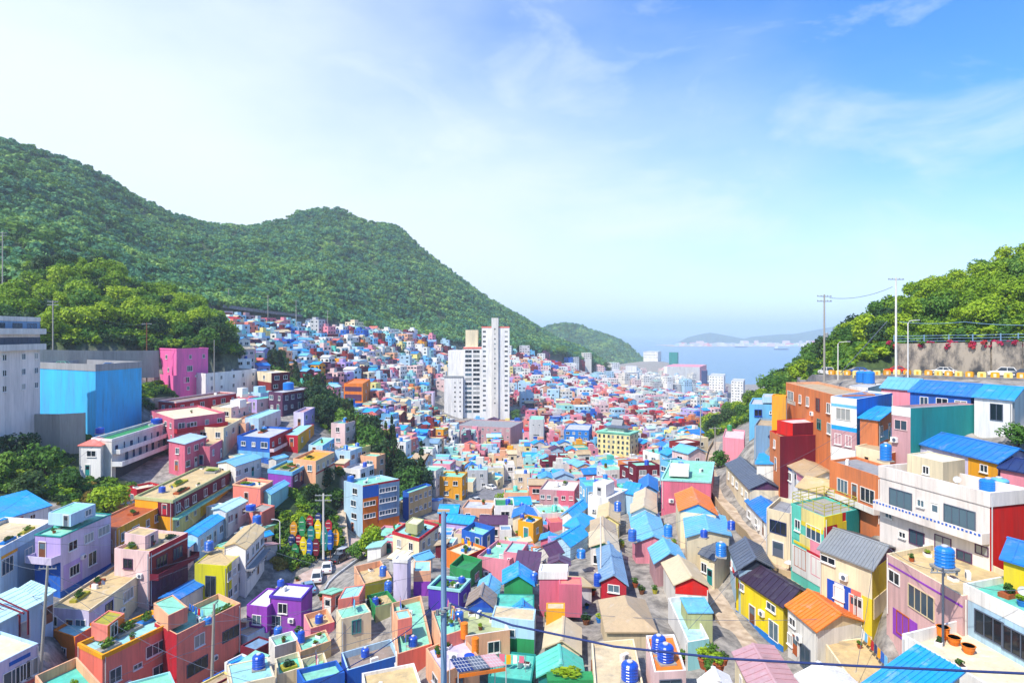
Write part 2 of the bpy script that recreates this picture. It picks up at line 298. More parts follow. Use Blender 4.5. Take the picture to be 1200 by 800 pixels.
# ------------------------------------------------------------------ houses
def hash01(*a):
    return random.Random(str(a)).random()
WIN = {}
def window_mesh(w, h, nm, fr, k):
    key = (round(w, 1), round(h, 1), nm, fr, k)
    if key in WIN: return WIN[key]
    w, h = key[0], key[1]; m = MB(); t = .07
    m.box(-w / 2 - t, w / 2 + t, -.05, .09, -h / 2 - t, -h / 2, 0); m.box(-w / 2 - t, w / 2 + t, -.05, .09, h / 2, h / 2 + t, 0)
    m.box(-w / 2 - t, -w / 2, -.05, .09, -h / 2, h / 2, 0); m.box(w / 2, w / 2 + t, -.05, .09, -h / 2, h / 2, 0)
    for i in range(nm):
        x = -w / 2 + w * (i + 1) / (nm + 1); m.box(x - .03, x + .03, -.03, .075, -h / 2, h / 2, 0)
    if k == 'w': m.box(-w / 2 - .12, w / 2 + .12, .02, .2, -h / 2 - .14, -h / 2 - t - .003, 0)
    fm = m.mesh('window', mat(fr, 'plain'))
    g = MB(); g.box(-w / 2 + .002, w / 2 - .002, -.04, .03, -h / 2 + .002, h / 2 - .002); gm = g.mesh('pane', GLASS)
    WIN[key] = (fm, gm); return WIN[key]
DOOR = {}
def door_mesh(w, h, c):
    key = (round(w, 1), round(h, 1), c)
    if key not in DOOR:
        m = MB(); m.box(-w / 2, w / 2, -.05, .05, -h / 2, h / 2, 0); m.box(-w / 2 - .08, w / 2 + .08, -.05, .1, h / 2, h / 2 + .1, 1)
        m.box(-w / 2 - .08, -w / 2, -.05, .1, -h / 2, h / 2, 1); m.box(w / 2, w / 2 + .08, -.05, .1, -h / 2, h / 2, 1); m.box(-w / 2 + .12, w / 2 - .12, .05, .07, .1, h / 2 - .2, 2)
        DOOR[key] = m.mesh('door', [mat(c, 'plain'), mat('offwhite', 'plain'), GLASS])
    return DOOR[key]
class Face:
    def __init__(s, p, q, cen):
        s.p = Vector((p[0], p[1])); s.q = Vector((q[0], q[1])); s.L = (s.q - s.p).length; s.d = (s.q - s.p) / max(s.L, 1e-6)
        n = Vector((s.d.y, -s.d.x)); 
        if n.dot((s.p + s.q) / 2 - Vector((cen[0], cen[1]))) < 0: n = -n
        s.n = n; x = Vector((-n.y, n.x)); s.rz = math.atan2(x.y, x.x) + math.pi      # local +Y points outwards
    def pt(s, u, z, off=0): a = s.p + s.d * (s.L * u) + s.n * off; return Vector((a.x, a.y, z))
def inset(poly, d):
    n = len(poly); out = []; P = [Vector((p[0], p[1])) for p in poly]; c = sum(P, Vector((0, 0))) / n
    for i in range(n):
        a, b, e = P[i - 1], P[i], P[(i + 1) % n]; d1 = (b - a).normalized(); d2 = (e - b).normalized()
        n1 = Vector((-d1.y, d1.x)); n2 = Vector((-d2.y, d2.x))
        if n1.dot(c - b) < 0: n1 = -n1
        if n2.dot(c - b) < 0: n2 = -n2
        k = max(.3, 1 + n1.dot(n2)); out.append(b + (n1 + n2) * (d / k))
    return out
HOUSES = []
def quad_of(A, B, Cc, D, square=False):
    Bp = unp(B[0], B[1], D); z = Bp.z
    def up(q):
        if len(q) == 3: v = unp(q[0], q[1], q[2])
        else: v = onz(q[0], q[1], z)
        return Vector((v.x, v.y))
    b = Vector((Bp.x, Bp.y)); u = up(A) - b; v = up(Cc) - b
    lg, sh, sw = (u, v, False) if u.length >= v.length else (v, u, True)
    l = lg.normalized(); al = sh.dot(l); pv = sh - l * al; pl = pv.length
    if pl < 2.2:
        n = Vector((-l.y, l.x))
        if pl > .05: n = pv.normalized() 
        elif n.y < 0: n = -n
        pv = n * max(1.6, min(6, .7 * lg.length)); pl = pv.length
    mx = (0.0 if square else .38) * pl; al = max(-mx, min(mx, al)); sh = pv + l * al
    u, v = (lg, sh) if not sw else (sh, lg)
    return [b + u, b, b + v, b + u + v], z
def flat_roof(wl, rf, poly, z0, z1, par, mis, pm, t=.16):
    ins = inset(poly, t); n = 4
    wl.prism(poly, z0, z1, 0, mis, cap=False)
    for i in range(n):
        j = (i + 1) % n
        wl.quad((*poly[i], z1), (*poly[j], z1), (*ins[j], z1), (*ins[i], z1), pm); wl.quad((*ins[i], z1), (*ins[j], z1), (*ins[j], z1 - par), (*ins[i], z1 - par), pm)
    rf.prism([Vector(p) for p in inset(poly, t + .004)], z1 - par - .14, z1 - par, 0)
def pitched(wl, rf, gb, poly, z0, ze, rise, ridge, mis, ov=.28, t=.14, ribs=0, skirt=None):
    # poly = eave outline (a, b, c, e); ridge 'ab' or 'bc': ridge runs parallel to that side, or a shed roof 'shed_ab' whose high edge is that side
    a, b, c, e = [Vector(p) for p in poly]
    w = inset(poly, ov); auto = ribs == 'auto'
    wa, wb, wc, we = w
    def P(p, z): return (p[0], p[1], z)
    wl.prism(w, z0, ze - t - .02, 0, mis, cap=False)
    if ridge in ('ab', 'bc'):
        if ridge == 'bc': r0, r1 = (a + b) / 2, (c + e) / 2; g0, g1 = (wa + wb) / 2, (wc + we) / 2; sl = [(b, c, r1, r0), (e, a, r0, r1)]; gab = [(wa, wb, g0, mis[0]), (wc, we, g1, mis[2])]
        else: r0, r1 = (b + c) / 2, (e + a) / 2; g0, g1 = (wb + wc) / 2, (we + wa) / 2; sl = [(a, b, r0, r1), (c, e, r1, r0)]; gab = [(wb, wc, g0, mis[1]), (we, wa, g1, mis[3])]
        zr = ze + rise
        for p, q, s, v in sl:
            rf.slab([P(p, ze), P(q, ze), P(s, zr), P(v, zr)], t)
            nr = int((q - p).length / .85) if auto else ribs
            for k in range(1, nr):
                f = k / nr; x0 = p + (q - p) * f; x1 = v + (s - v) * f; dd = (q - p).normalized() * .05
                rf.slab([P(x0 - dd, ze + .05), P(x0 + dd, ze + .05), P(x1 + dd, zr + .05), P(x1 - dd, zr + .05)], .045)
        rd = (r1 - r0).normalized(); sd = Vector((-rd.y, rd.x)) * .18
        rf.slab([P(r0 - sd, zr + .01), P(r0, zr + .07), P(r1, zr + .07), P(r1 - sd, zr + .01)], .03); rf.slab([P(r0, zr + .07), P(r0 + sd, zr + .01), P(r1 + sd, zr + .01), P(r1, zr + .07)], .03)
        for p, q, g, mi in gab:
            tg = MB() if gb is not None else wl; tg.add([P(p, ze - t - .02), P(q, ze - t - .02), P(g, zr - t - .06)], [(0, 1, 2)], 0 if gb is not None else mi)
            if gb is not None: gb.append(tg)
    elif ridge == 'hip':
        u, v = (b - a), (c - b); cen = (a + b + c + e) / 4; zr = ze + rise
        if u.length > v.length: k = u.normalized() * max(.2, (u.length - v.length) / 2); r0, r1 = cen - k, cen + k; fs = [(a, b, r1, r0), (c, e, r0, r1), (b, c, r1), (e, a, r0)]
        else: k = v.normalized() * max(.2, (v.length - u.length) / 2); r0, r1 = cen - k, cen + k; fs = [(b, c, r1, r0), (e, a, r0, r1), (a, b, r0), (c, e, r1)]
        for f in fs: rf.slab([P(f[0], ze), P(f[1], ze)] + [P(x, zr) for x in f[2:]], t)
    else:
        hi = ridge[-2:]; zz = {'ab': (1, 1, 0, 0), 'bc': (0, 1, 1, 0), 'ce': (0, 0, 1, 1), 'ea': (1, 0, 0, 1)}[hi]
        pts = [P(p, ze + rise * k) for p, k in zip((a, b, c, e), zz)]; rf.slab(pts, t)
        q = {'ab': (3, 2, 1, 0), 'bc': (0, 3, 2, 1), 'ce': (0, 1, 2, 3), 'ea': (1, 2, 3, 0)}[hi]      # low, low, high, high
        if ribs:
            nr = int((Vector(pts[q[0]]) - Vector(pts[q[1]])).length / .85) if auto else ribs
            for k in range(1, nr):
                f = k / nr; lo = Vector(pts[q[0]]).lerp(Vector(pts[q[1]]), f); hg = Vector(pts[q[3]]).lerp(Vector(pts[q[2]]), f); dd = (Vector(pts[q[1]]) - Vector(pts[q[0]])).normalized() * .05; up = Vector((0, 0, .05))
                rf.slab([lo - dd + up, lo + dd + up, hg + dd + up, hg - dd + up], .045)
        zt = [ze - t - .02 + rise * k * .97 for k in zz]; W = [wa, wb, wc, we]
        for i in range(4):
            j = (i + 1) % 4
            if zz[i] or zz[j]: wl.add([P(W[i], ze - t - .02), P(W[j], ze - t - .02), P(W[j], zt[j]), P(W[i], zt[i])], [(0, 1, 2, 3)], mis[i])
def put_window(root, fc, u, z, w, h, k='w', fr='white', nm=None, dc='brown'):
    o = root.location
    p = fc.pt(u, z, 0) - o
    if k == 'd':
        return link(door_mesh(w, h, dc), 'door', root, p, fc.rz)
    nm = (0 if w < .7 else 1 if w < 1.9 else 2 if w < 3 else 3) if nm is None else nm
    fm, gm = window_mesh(w, h, nm, fr, k)
    f = link(fm, 'window', root, p, fc.rz); link(gm, 'pane', f)
    return f
def auto_windows(root, fc, ztop, zb, cols, rows, st, fr, seed, ww=None, first=None, door=True):
    r = random.Random(seed)
    for i in range(rows):
        z = ztop - (first or 1.55) - st * i
        if z - .8 < zb: break
        for j in range(cols):
            u = (j + .5 + r.uniform(-.12, .12)) / cols; w = ww or r.choice((.9, 1.2, 1.6, 1.8)); w = min(w, fc.L / cols * .7); h = r.choice((.9, 1.1, 1.2)) if w > .8 else .8
            if door and i == rows - 1 and j == cols // 2 and z - zb < 2.6: put_window(root, fc, u, zb + 1.15, .95, 2.05, 'd', dc=r.choice(('brown', 'deepteal', 'rust', 'navy', 'grey', 'offwhite')))
            else: put_window(root, fc, u, z, w, h, 'w', fr)
def house(label, A, B, Cc, D, yb, wab='white', wbc=None, roof='flat', rc='mint', short=None, name='house', cat='house', par=.5, rise=1.5, trim=None, win_ab='auto', win_bc='auto', st=2.8, fr='white', wins=(), panels=(), blocks=(), balc=(), ribs=0, gable=None, group=None, ground_pt=True, pc=None, square=False, ww=None, first=None, parmat=None, extra_down=5.0, wother=None):
    poly, z = quad_of(A, B, Cc, D, square); wbc = wbc or wab
    zb = (YH - yb) / F * D; zb = min(zb, z - 1.2)
    b = poly[1]
    if ground_pt:
        cen = sum(poly, Vector((0, 0))) / 4; add_ground((b.x, b.y, zb)); add_ground((cen.x, cen.y, zb), .3); add_ground((poly[2].x, poly[2].y, zb), .2); add_ground((poly[0].x, poly[0].y, zb), .2)
    HOUSES.append(dict(locals())); return HOUSES[-1]
def raise_house(s):
    poly, z, zb = s['poly'], s['z'], s['zb']; cen = sum(poly, Vector((0, 0))) / 4
    root = thing(s['name'], s['label'], s['cat'], (cen.x, cen.y, zb), 0, s['group']); s['root'] = root; o = root.location
    P = [p - Vector((o.x, o.y)) for p in poly]; z1 = z - o.z; z0 = -s['extra_down']
    wo = s['wother'] or s['wab']; cols = [s['wab'], s['wbc'], wo, s['wbc'] if s['wother'] is None else wo]; names = list(dict.fromkeys(cols)); mis = [names.index(c) for c in cols]
    wl, rf = MB(), MB(); mats = [mat(c, s['pc'] or 'plaster') for c in names]; rk = s['roof']
    if rk == 'flat':
        pm = names.index(s['wab'])
        if s['parmat']: mats.append(mat(s['parmat'])); pm = len(mats) - 1
        flat_roof(wl, rf, P, z0, z1, s['par'], mis, pm)
        s['zr'] = z - s['par']
        wl.build('wall', mats, root); rf.build('roof', mat(s['rc'], 'roof'), root)
        if s['trim']:
            tm = MB(); t = s['trim'] if isinstance(s['trim'], tuple) else (s['trim'], .35, 0)
            ou = inset(P, -.1); inn = inset(P, .17); za, zb2 = z1 - t[1] + .03 - t[2], z1 + .04 - t[2]
            for i in range(4):
                j = (i + 1) % 4
                for q, w in ((ou[i], ou[j]), (inn[i], inn[j])): tm.quad((*q, za), (*w, za), (*w, zb2), (*q, zb2))
                tm.quad((*ou[i], zb2), (*ou[j], zb2), (*inn[j], zb2), (*inn[i], zb2)); tm.quad((*ou[i], za), (*ou[j], za), (*inn[j], za), (*inn[i], za))
            tm.build('parapet_trim', mat(t[0]), root)
        wtop = z
        fpoly = poly
    else:
        gb = [] if s['gable'] else None
        pitched(wl, rf, gb, P, z0, z1, s['rise'], rk, mis, ribs=s['ribs'] or ('auto' if s['D'] < 125 and s['rc'] not in ('beige', 'tan', 'sand') else 0))
        s['zr'] = z + .5 * s['rise']
        wl.build('wall', mats, root); rf.build('roof', mat(s['rc'], 'metal'), root)
        for g_ in gb or (): g_.build('gable_end', mat(s['gable']), root)
        wtop = z - .1; fpoly = inset(poly, .28)
    fa = {'ab': Face(fpoly[0], fpoly[1], cen), 'bc': Face(fpoly[1], fpoly[2], cen), 'ce': Face(fpoly[2], fpoly[3], cen), 'ea': Face(fpoly[3], fpoly[0], cen)}; s['faces'] = fa
    H = wtop - zb; rows = max(1, int(round(H / s['st'])))
    for k in ('ab', 'bc'):
        w = s['win_' + k]
        if w is None: continue
        if fa[k].n.y > .25: continue                    # a face turned away from the valley view keeps plain
        if w == 'auto': w = (max(1, min(5, int(fa[k].L / 2.7))), min(4, rows))
        auto_windows(root, fa[k], wtop - (0.15 if rk == 'flat' else 0), zb, w[0], w[1], s['st'], s['fr'], s['label'] + k, s['ww'], s['first'])
    if s['win_ab'] is None and s['win_bc'] is None and not s['wins'] and s['D'] < 100 and s['name'] == 'house':
        q = random.Random(s['label'])
        for k in ('ab', 'bc'):
            n = int(fa[k].L / 3.4)
            if fa[k].n.y > .1: continue
            for j in range(n):
                if q.random() < .3: continue
                w_ = q.choice((.7, .9, 1.2, 1.5)); put_window(root, fa[k], (j + q.uniform(.3, .7)) / n, wtop - q.uniform(1.35, 1.7), w_, q.choice((.7, .9, 1.1)), 'w', q.choice(('white', 'white', 'offwhite', 'palegrey', 'brown')))
    for w in s['wins']:                                # (face, u, metres below the eave or parapet, width, height, kind, frame or door colour)
        f = fa[w[0]]; put_window(root, f, w[1], wtop - w[2], w[3], w[4], w[5] if len(w) > 5 else 'w', (w[6] if len(w) > 6 else s['fr']) if (len(w) <= 5 or w[5] != 'd') else 'white', dc=w[6] if len(w) > 6 else 'brown')
    if s['D'] < 135 and wtop - zb > 2 and s['name'] != 'shed':
        for k in ('ab', 'bc'):
            fc = fa[k]
            if fc.n.y > .1 or fc.L < 3 or hash01(s['label'], k) < .35: continue
            u = (.03, .97)[hash01(k, s['label']) < .5]; m = MB(); a_ = fc.pt(u, wtop - .3, .1) - o; m.tube([a_, fc.pt(u, zb - 1, .1) - o], .055, 6); m.build('drainpipe', mat(('palegrey', 'offwhite', 'grey')[int(hash01(s['label']) * 3)], 'plain'), root)
    for k, (f, u0, u1, d0, d1, c, *rest) in enumerate(s['panels']):  # painted or clad fields, or a shaded open floor painted dark: face, u range, metres below top from d0 to d1, colour
        fc = fa[f]; th = .03 + .006 * k; m = MB(); off = rest[0] if rest else 0
        a0, a1 = fc.pt(u0, 0, -.02) - o, fc.pt(u1, 0, -.02) - o; b0, b1 = fc.pt(u0, 0, th + off) - o, fc.pt(u1, 0, th + off) - o
        m.prism([(a0.x, a0.y), (a1.x, a1.y), (b1.x, b1.y), (b0.x, b0.y)], wtop - d1 - o.z, wtop - d0 - o.z); m.build('wall_panel', mat(c), root)
    for (f, u0, u1, d, out, hh, c, *rest) in s['balc']:              # balcony: face, u range, floor depth below the top, projection, parapet height, colour
        fc = fa[f]; m = MB(); zf = wtop - d - o.z
        q = [fc.pt(u0, 0, .01) - o, fc.pt(u1, 0, .01) - o, fc.pt(u1, 0, out) - o, fc.pt(u0, 0, out) - o]; q = [Vector((v.x, v.y)) for v in q]
        m.prism(q, zf - .18, zf)
        if hh > 0:
            i0 = [fc.pt(u0, 0, out - .12) - o, fc.pt(u1, 0, out - .12) - o]
            m.prism([q[3], q[2], Vector((i0[1].x, i0[1].y)), Vector((i0[0].x, i0[0].y))], zf + .003, zf + hh)
            for ua, ub in ((u0, u0 + .12 / fc.L), (u1 - .12 / fc.L, u1)):
                e = [fc.pt(ua, 0, .01) - o, fc.pt(ub, 0, .01) - o, fc.pt(ub, 0, out - .125) - o, fc.pt(ua, 0, out - .125) - o]; m.prism([Vector((v.x, v.y)) for v in e], zf + .003, zf + hh)
        m.build('balcony', mat(c), root)
    for bk in s['blocks']:                             # stair houses, wings and lower or upper volumes of the same house
        bp, bz = quad_of(bk['A'], bk['B'], bk['C'], bk['D']); bb = bz - bk['h']; w, rf = MB(), MB(); BP = [p - Vector((o.x, o.y)) for p in bp]
        cm = [bk.get('w', s['wab']), bk.get('w2', bk.get('w', s['wbc']))]; nm = list(dict.fromkeys(cm)); mi = [nm.index(cm[0]), nm.index(cm[1])] * 2
        bn = bk.get('n', 'stair_house')
        if bk.get('roof', 'flat') == 'flat':
            flat_roof(w, rf, BP, bb - o.z, bz - o.z, bk.get('par', .12), mi, nm.index(cm[0]))
        else: pitched(w, rf, None, BP, bb - o.z, bz - o.z, bk.get('rise', 1.0), bk['roof'], mi, ribs=bk.get('ribs', 0))
        wo_ = w.build(bn, [mat(c) for c in nm], root); rf.build(bn.split('_')[0] + '_roof', mat(bk.get('rc', s['rc']), 'roof'), wo_)
        bc = sum(bp, Vector((0, 0))) / 4; f1, f2 = Face(bp[0], bp[1], bc), Face(bp[1], bp[2], bc)
        for (f, u, d, ww, hh, kk, *cc) in bk.get('wins', ()):
            put_window(root, f1 if f == 'ab' else f2, u, bz - d, ww, hh, kk, 'white', dc=cc[0] if cc else 'brown')
    return root
# ------------------------------------------------------------------ the houses one can tell apart, surveyed from the photograph: eave or parapet corners, distance, foot
h = house
K = {}
# left slope
K['tower_flat'] = h('tall pale pink apartment house with two dark glazed top floors at the edge', (-30,371,118), (47,372,135.8), (60,372,150), 135.8, 517, 'shell', roof='flat', rc='concrete', cat='apartment house', name='apartment_house', st=3.1, win_ab=None, win_bc=None, trim=('offwhite', .8, 0),
  wins=[('ab', u, d, 1.0, 1.1) for u in (.42, .72, .93) for d in (8.2, 11.3, 14.4)] + [('ab', u, d, 2.6, 1.5, 's', 'slate') for u in (.35, .62, .86) for d in (2.1, 5.1)], balc=[('ab', 0, 1, 3.4, 1.3, 1.0, 'offwhite'), ('ab', 0, 1, 6.7, 1.3, 1.1, 'offwhite')], panels=[('ab', 0, 1, .9, 3.2, 'bluegrey'), ('ab', 0, 1, 4.2, 6.4, 'slate')])
K['bluebox'] = h('big windowless bright blue parking building with grey parapet', (43,425.5,159.0), (112,427,146.9), (159,424.5,163.1), 146.9, 508, 'cerulean', roof='flat', rc='grey', cat='parking building', name='parking_building', win_ab=None, win_bc=None, par=1.5, trim=('grey', 1.6, 0))
K['hotel'] = h('long white guesthouse with two galleries above open ground floor', (108,513), (131,514.5), (205,492), 126.1, 556, 'offwhite', roof='flat', rc='green', cat='guesthouse', name='guesthouse', win_ab=None, win_bc=None, parmat='white', trim=('white', .5, 0),
  wins=[('bc', .06 + .104 * i, 2.0, .55 if i % 2 else .8, 1.6 if i % 2 else .9, 'd' if i % 2 else 'w', 'navy') for i in range(9)] + [('bc', .2 + .1 * i, 4.3, .9, 1.6, 'd' if i % 2 else 'w', 'navy') for i in range(8)] + [('ab', .5, 1.6, 1.0, 1.0)],
  balc=[('bc', .02, 1, 2.9, 1.3, .75, 'white'), ('bc', .0, 1.03, 5.3, 2.0, .8, 'white')], panels=[('bc', .05, 1, 5.6, 9.5, 'darkslate')])  # darkslate panel paints the shade of the open ground floor
K['terracotta'] = h('small white house with terracotta hip roof at the end of the white guesthouse', (93,520.5), (119,522), (133,515), 124.5, 558, 'white', roof='hip', rc='coral', rise=.9, win_ab=(1, 2), win_bc=(1, 2))
K['pinkcream'] = h('pink house with cream roof and railed balcony beside the white guesthouse', (176,481), (204,491), (245,478), 143.1, 528, 'rose', 'rose', rc='cream', balc=[('bc', 0, 1, 3.0, 1.0, .8, 'crimson')], wins=[('bc', .3, 1.9, 1.8, 1.2)], win_bc=(4, 2))
K['pinkrow'] = h('pink house with pale blue roof and small round-cornered windows', (209,514), (217,520), (243,511), 133.2, 553, 'rose', roof='shed_ea', rc='paleblue', rise=.5, win_bc=(3, 2))
K['pinkwing'] = h('low magenta pink annex with terrace beside the pale-blue-roofed pink house', (238,517), (246,523), (262,514), 138.7, 545, 'rose', rc='tan', win_bc=(2, 1))
K['skyshed'] = h('white cottage under long sky blue roof below the blue and red house', (266,538), (276,546), (308,535.6), 131.8, 566, 'offwhite', roof='bc', rc='sky', rise=.7, win_bc=(4, 1))
K['bluered'] = h('two-storey house, blue end wall, red long side, roof garden', (289,506), (316,513), (343,501), 147.3, 537, 'cobalt', 'crimson', rc='palegrey', balc=[('bc', 0, 1, 3.1, 1.0, .6, 'palepink')], win_bc=(4, 2), panels=[('ab', .0, 1, 3.4, 4.6, 'sky')])
K['creambox'] = h('cream house with white upper wall in front of the long crimson building', (253,475), (271,477.5), (295,471), 169.4, 496, 'cream', 'palepink', rc='offwhite', win_bc=(4, 1), blocks=[dict(A=(276,468), B=(281,469), C=(289,467), D=173.7, h=2.2, w='white')])
K['crimsonlong'] = h('long low crimson building below the tall hot pink house', (200,467), (206,471), (277,460), 167, 492, 'crimson', rc='taupe', win_bc=(6, 1), trim=('palepink', .3, 0))
K['hotpink'] = h('tall hot pink house with dark windows below the woods', (184,409,199.0), (207,408.5,190.1), (239,407,203.5), 190.1, 468, 'hotpink', rc='plum', cat='house', st=3.2, win_ab=None, win_bc=None, par=.8,
  wins=[('bc', u, d, w, hh) for u, d, w, hh in ((.42, 2.6, .8, 1.1), (.85, 2.6, .8, 1.1), (.4, 6.2, 2.0, 1.6), (.3, 9.6, 1.9, 1.5), (.8, 9.2, 1.9, 1.5), (.35, 12.2, .9, 1), (.75, 12, .9, 1))] + [('ab', .5, 2.6, 1.2, 1.1), ('ab', .6, 6.5, .9, 1.1)],
  blocks=[dict(A=(171,436,203.5), B=(203,440,189.0), C=(210,438,196.8), D=189.0, h=7, w='hotpink', n='wing', rc='rose', par=.5)], trim=('hotpink', .5, 0))
K['whitewest'] = h('plain white three-storey house beside the tall hot pink house', (232,437,207.4), (241,437.5,194.4), (301,430,219.2), 194.4, 467, 'white', rc='grey', st=3.0, win_ab=None, win_bc=(5, 3), ww=.9)
K['creamred'] = h('maroon house with cream flat roof beside the plain white house', (301,435,218.5), (318,437,208.2), (330,431,220.6), 208.2, 461, 'cream', 'maroon', rc='offwhite', panels=[('ab', 0, 1, 3.2, 7, 'brick')], win_ab=(1, 2), win_bc=(2, 2))
K['darkbrick'] = h('dark brick house with big blue roof tank below the pines', (318,458), (331,460), (368,454.5), 186.8, 483, 'plum', rc='palegrey', win_bc=(5, 2), panels=[('bc', 0, 1, .1, .7, 'brick')], par=.3)
K['minthouse'] = h('white house with mint roof below the dark brick house', (293,487), (303,490), (329,480), 162.1, 508, 'paleblue', 'offwhite', rc='aqua', roof='flat', win_bc=(2, 1), par=.2)
K['lilacmid'] = h('lilac cottage under mint roof between cream house and dark brick house', (294,466), (301,468), (330,464), 187.1, 480, 'lilac', 'palepink', rc='teal', par=.2, win_bc=(3, 1))
K['peachmid'] = h('peach house with two dark windows left of the blue and red house', (276,492), (288,496), (312,484), 160.1, 509, 'peach', 'palepink', rc='peach', win_bc=(2, 1))
K['creamtree'] = h('old cream stucco house with weathered walls above the sky blue roof', (245,494), (262,501), (284,490), 147.8, 527, 'cream', rc='sand', win_bc=(3, 2))
K['paleyell'] = h('mauve terrace house with yellow end wall below the dark brick house', (352,479), (356,483), (369,477), 173.2, 500, 'lavender', 'lilac', rc='mauve', win_bc=(2, 1))
K['redyellow'] = h('red house with mint roof and yellow back wall by the pines', (342,503), (349,510), (368,497), 155.7, 524, 'crimson', 'amber', rc='aqua', par=.15, win_bc=(2, 1))
K['cargreen'] = h('small house with green deck roof beside the pines', (368,517), (378,522), (392,513), 152.7, 535, 'paleblue', 'sky', rc='mint', par=.4)
K['yellowroof'] = h('peach house with amber roof patch beside the purple house with a roof garden', (352,533), (370,540), (392,529), 139.3, 563, 'peach', 'beige', rc='amber', win_bc=(4, 2), panels=[('bc', 0, 1, 2.7, 3.0, 'crimson')])
K['yellowlong'] = h('long yellow house with maroon upper floor and green-edged roof deck', (165,578), (202,586), (272,549), 109.1, 622, 'amber', 'paleyellow', rc='sand', par=.35, trim=('sage', .5, 0), win_ab=None, win_bc=None, st=2.9,
  panels=[('bc', 0, 1, .55, 2.9, 'maroon'), ('ab', .62, 1, .55, 2.9, 'maroon'), ('bc', .42, 1, 3.3, 6.0, 'yellow')], balc=[('bc', .0, 1, 3.2, 1.1, .15, 'mint')],
  wins=[('bc', u, 1.8, 1.3, 1.3) for u in (.08, .2, .32, .5, .66, .82)] + [('bc', u, 4.5, .8, .8) for u in (.07, .2, .33)] + [('bc', u, 4.8, 1.7, 2.0, 's', 'yellow') for u in (.48, .64, .8)] + [('ab', .8, 1.7, 1.0, 1.8, 'd', 'crimson')], fr='offwhite')
K['lilac'] = h('big lavender house with mint green roof and roof cabin', (41,626), (71,628.5), (130,602), 87.1, 690, 'lilac', 'lavender', rc='mint', par=.18, win_ab=None, win_bc=None, trim=('deepteal', .12, 0), st=3.0,
  wins=[('bc', .22, 2.0, 1.7, 1.2), ('bc', .53, 2.0, 1.9, 1.2), ('bc', .84, 2.0, 2.6, 1.2), ('bc', .6, 5.3, 1.7, 1.9), ('bc', .25, 5.6, 1.9, 1.3), ('ab', .3, 2.0, 1.1, 2.1, 'd', 'brown')], balc=[('ab', 0, 1, 3.3, 1.4, .8, 'lavender')], panels=[('bc', .05, .4, 4.2, 7.6, 'lilac'), ('bc', 0, 1, 7.6, 12, 'cobalt'), ('ab', 0, 1, 3.6, 12, 'cobalt')],
  blocks=[dict(A=(71,600), B=(83,602.5), C=(112,590), D=90.0, h=1.75, w='paleblue', rc='mint', wins=[('bc', .68, .8, 1.3, .8, 'w'), ('ab', .8, .95, .8, 1.5, 'd', 'slate')])])
K['bluewest'] = h('white shop house with wide blue pitched roof and red doors', (-30,598), (0,609.5), (54,589), 95.6, 631, 'white', roof='shed_ea', rc='bright', rise=1.2, win_ab=None, win_bc=None, wins=[('bc', .22, 1.3, .9, 1.9, 'd', 'crimson'), ('bc', .37, 1.3, .9, 1.9, 'd', 'crimson'), ('bc', .62, .9, .8, .6)])
K['terracewest'] = h('pale blue house with plant-lined cream terrace below the blue pitched roof', (-40,626), (0,642), (62,609), 82.9, 695, 'paleblue', 'paleblue', rc='beige', par=.8, parmat='white', win_bc=None, wins=[('bc', .12, 2.8, 2.4, 2.0, 's', 'offwhite'), ('bc', .5, 2.9, 1.8, 1.6), ('bc', .8, 2.9, 1.2, 1.3)], panels=[('bc', .02, .3, 1.2, 1.6, 'amber'), ('bc', .3, 1, 1.2, 8, 'bluegrey')])
K['maroonpink'] = h('pink house with dark red galleried street front and planted cream roof', (134,642), (175,646), (220,623.5), 89.9, 702, 'palepink', 'brick', rc='sand', par=.45, win_ab=None, win_bc=None, fr='plum',
  wins=[('ab', .4, 2.0, 1.5, 1.3), ('bc', .3, 2.3, 2.2, 1.5, 's', 'plum'), ('bc', .72, 2.3, 2.0, 1.6, 's', 'plum'), ('bc', .3, 5.6, 2.2, 1.5, 's', 'plum'), ('bc', .7, 5.6, 2.2, 1.5, 's', 'plum')], balc=[('bc', 0, 1.1, 3.9, 1.4, .7, 'maroon')], panels=[('bc', 0, 1, .0, .7, 'crimson'), ('bc', 0, 1, .75, .95, 'offwhite'), ('bc', 0, 1, 4.2, 9, 'plum')],
  blocks=[dict(A=(146,624), B=(170,628), C=(180,622), D=92.0, h=2.2, w='palepink', rc='sand', wins=[('bc', .5, 1.2, .8, 1.8, 'd', 'plum')])])
K['orangesmall'] = h('orange house with rust tile roof between lavender house and long yellow house', (118,607), (137,619), (190,592), 98.4, 650, 'peach', 'amber', rc='rust', par=.3, win_bc=(4, 2))
K['blueroof_a'] = h('white house under long glossy blue roof beside the long yellow house', (218,621.5), (232.5,628), (266,605), 103, 652, 'paleblue', roof='bc', rc='bright', rise=.5, win_bc=(4, 1), ribs=0)
K['blueroof_b'] = h('white cottage with pale sky roof in front of the salmon planter house', (250,595), (266,599.5), (291,586), 112.7, 622, 'offwhite', roof='bc', rc='palecyan', rise=.5, win_bc=(3, 1), ribs=6)
K['blueroof_c'] = h('narrow pale pink house with small blue roof behind the dark red galleried house', (207,640), (216,646), (230,634), 98.8, 668, 'palepink', roof='shed_ea', rc='sky', rise=.3, win_bc=(1, 1))
K['salmonplant'] = h('salmon house with planter-filled roof terrace among blue cottage roofs', (273,567), (305,571), (316,562.5), 123.1, 592, 'salmon', rc='cream', par=.6, win_ab=(1, 1), win_bc=(1, 1), trim=('peach', .25, 0))
K['purpleblue'] = h('purple house with sky blue parapet and vegetable roof garden', (315.6,549), (342.5,553), (362.5,542), 134.5, 570, 'purple', 'plum', rc='olive', trim=('sky', .8, 0), win_ab=None, win_bc=(3, 1))
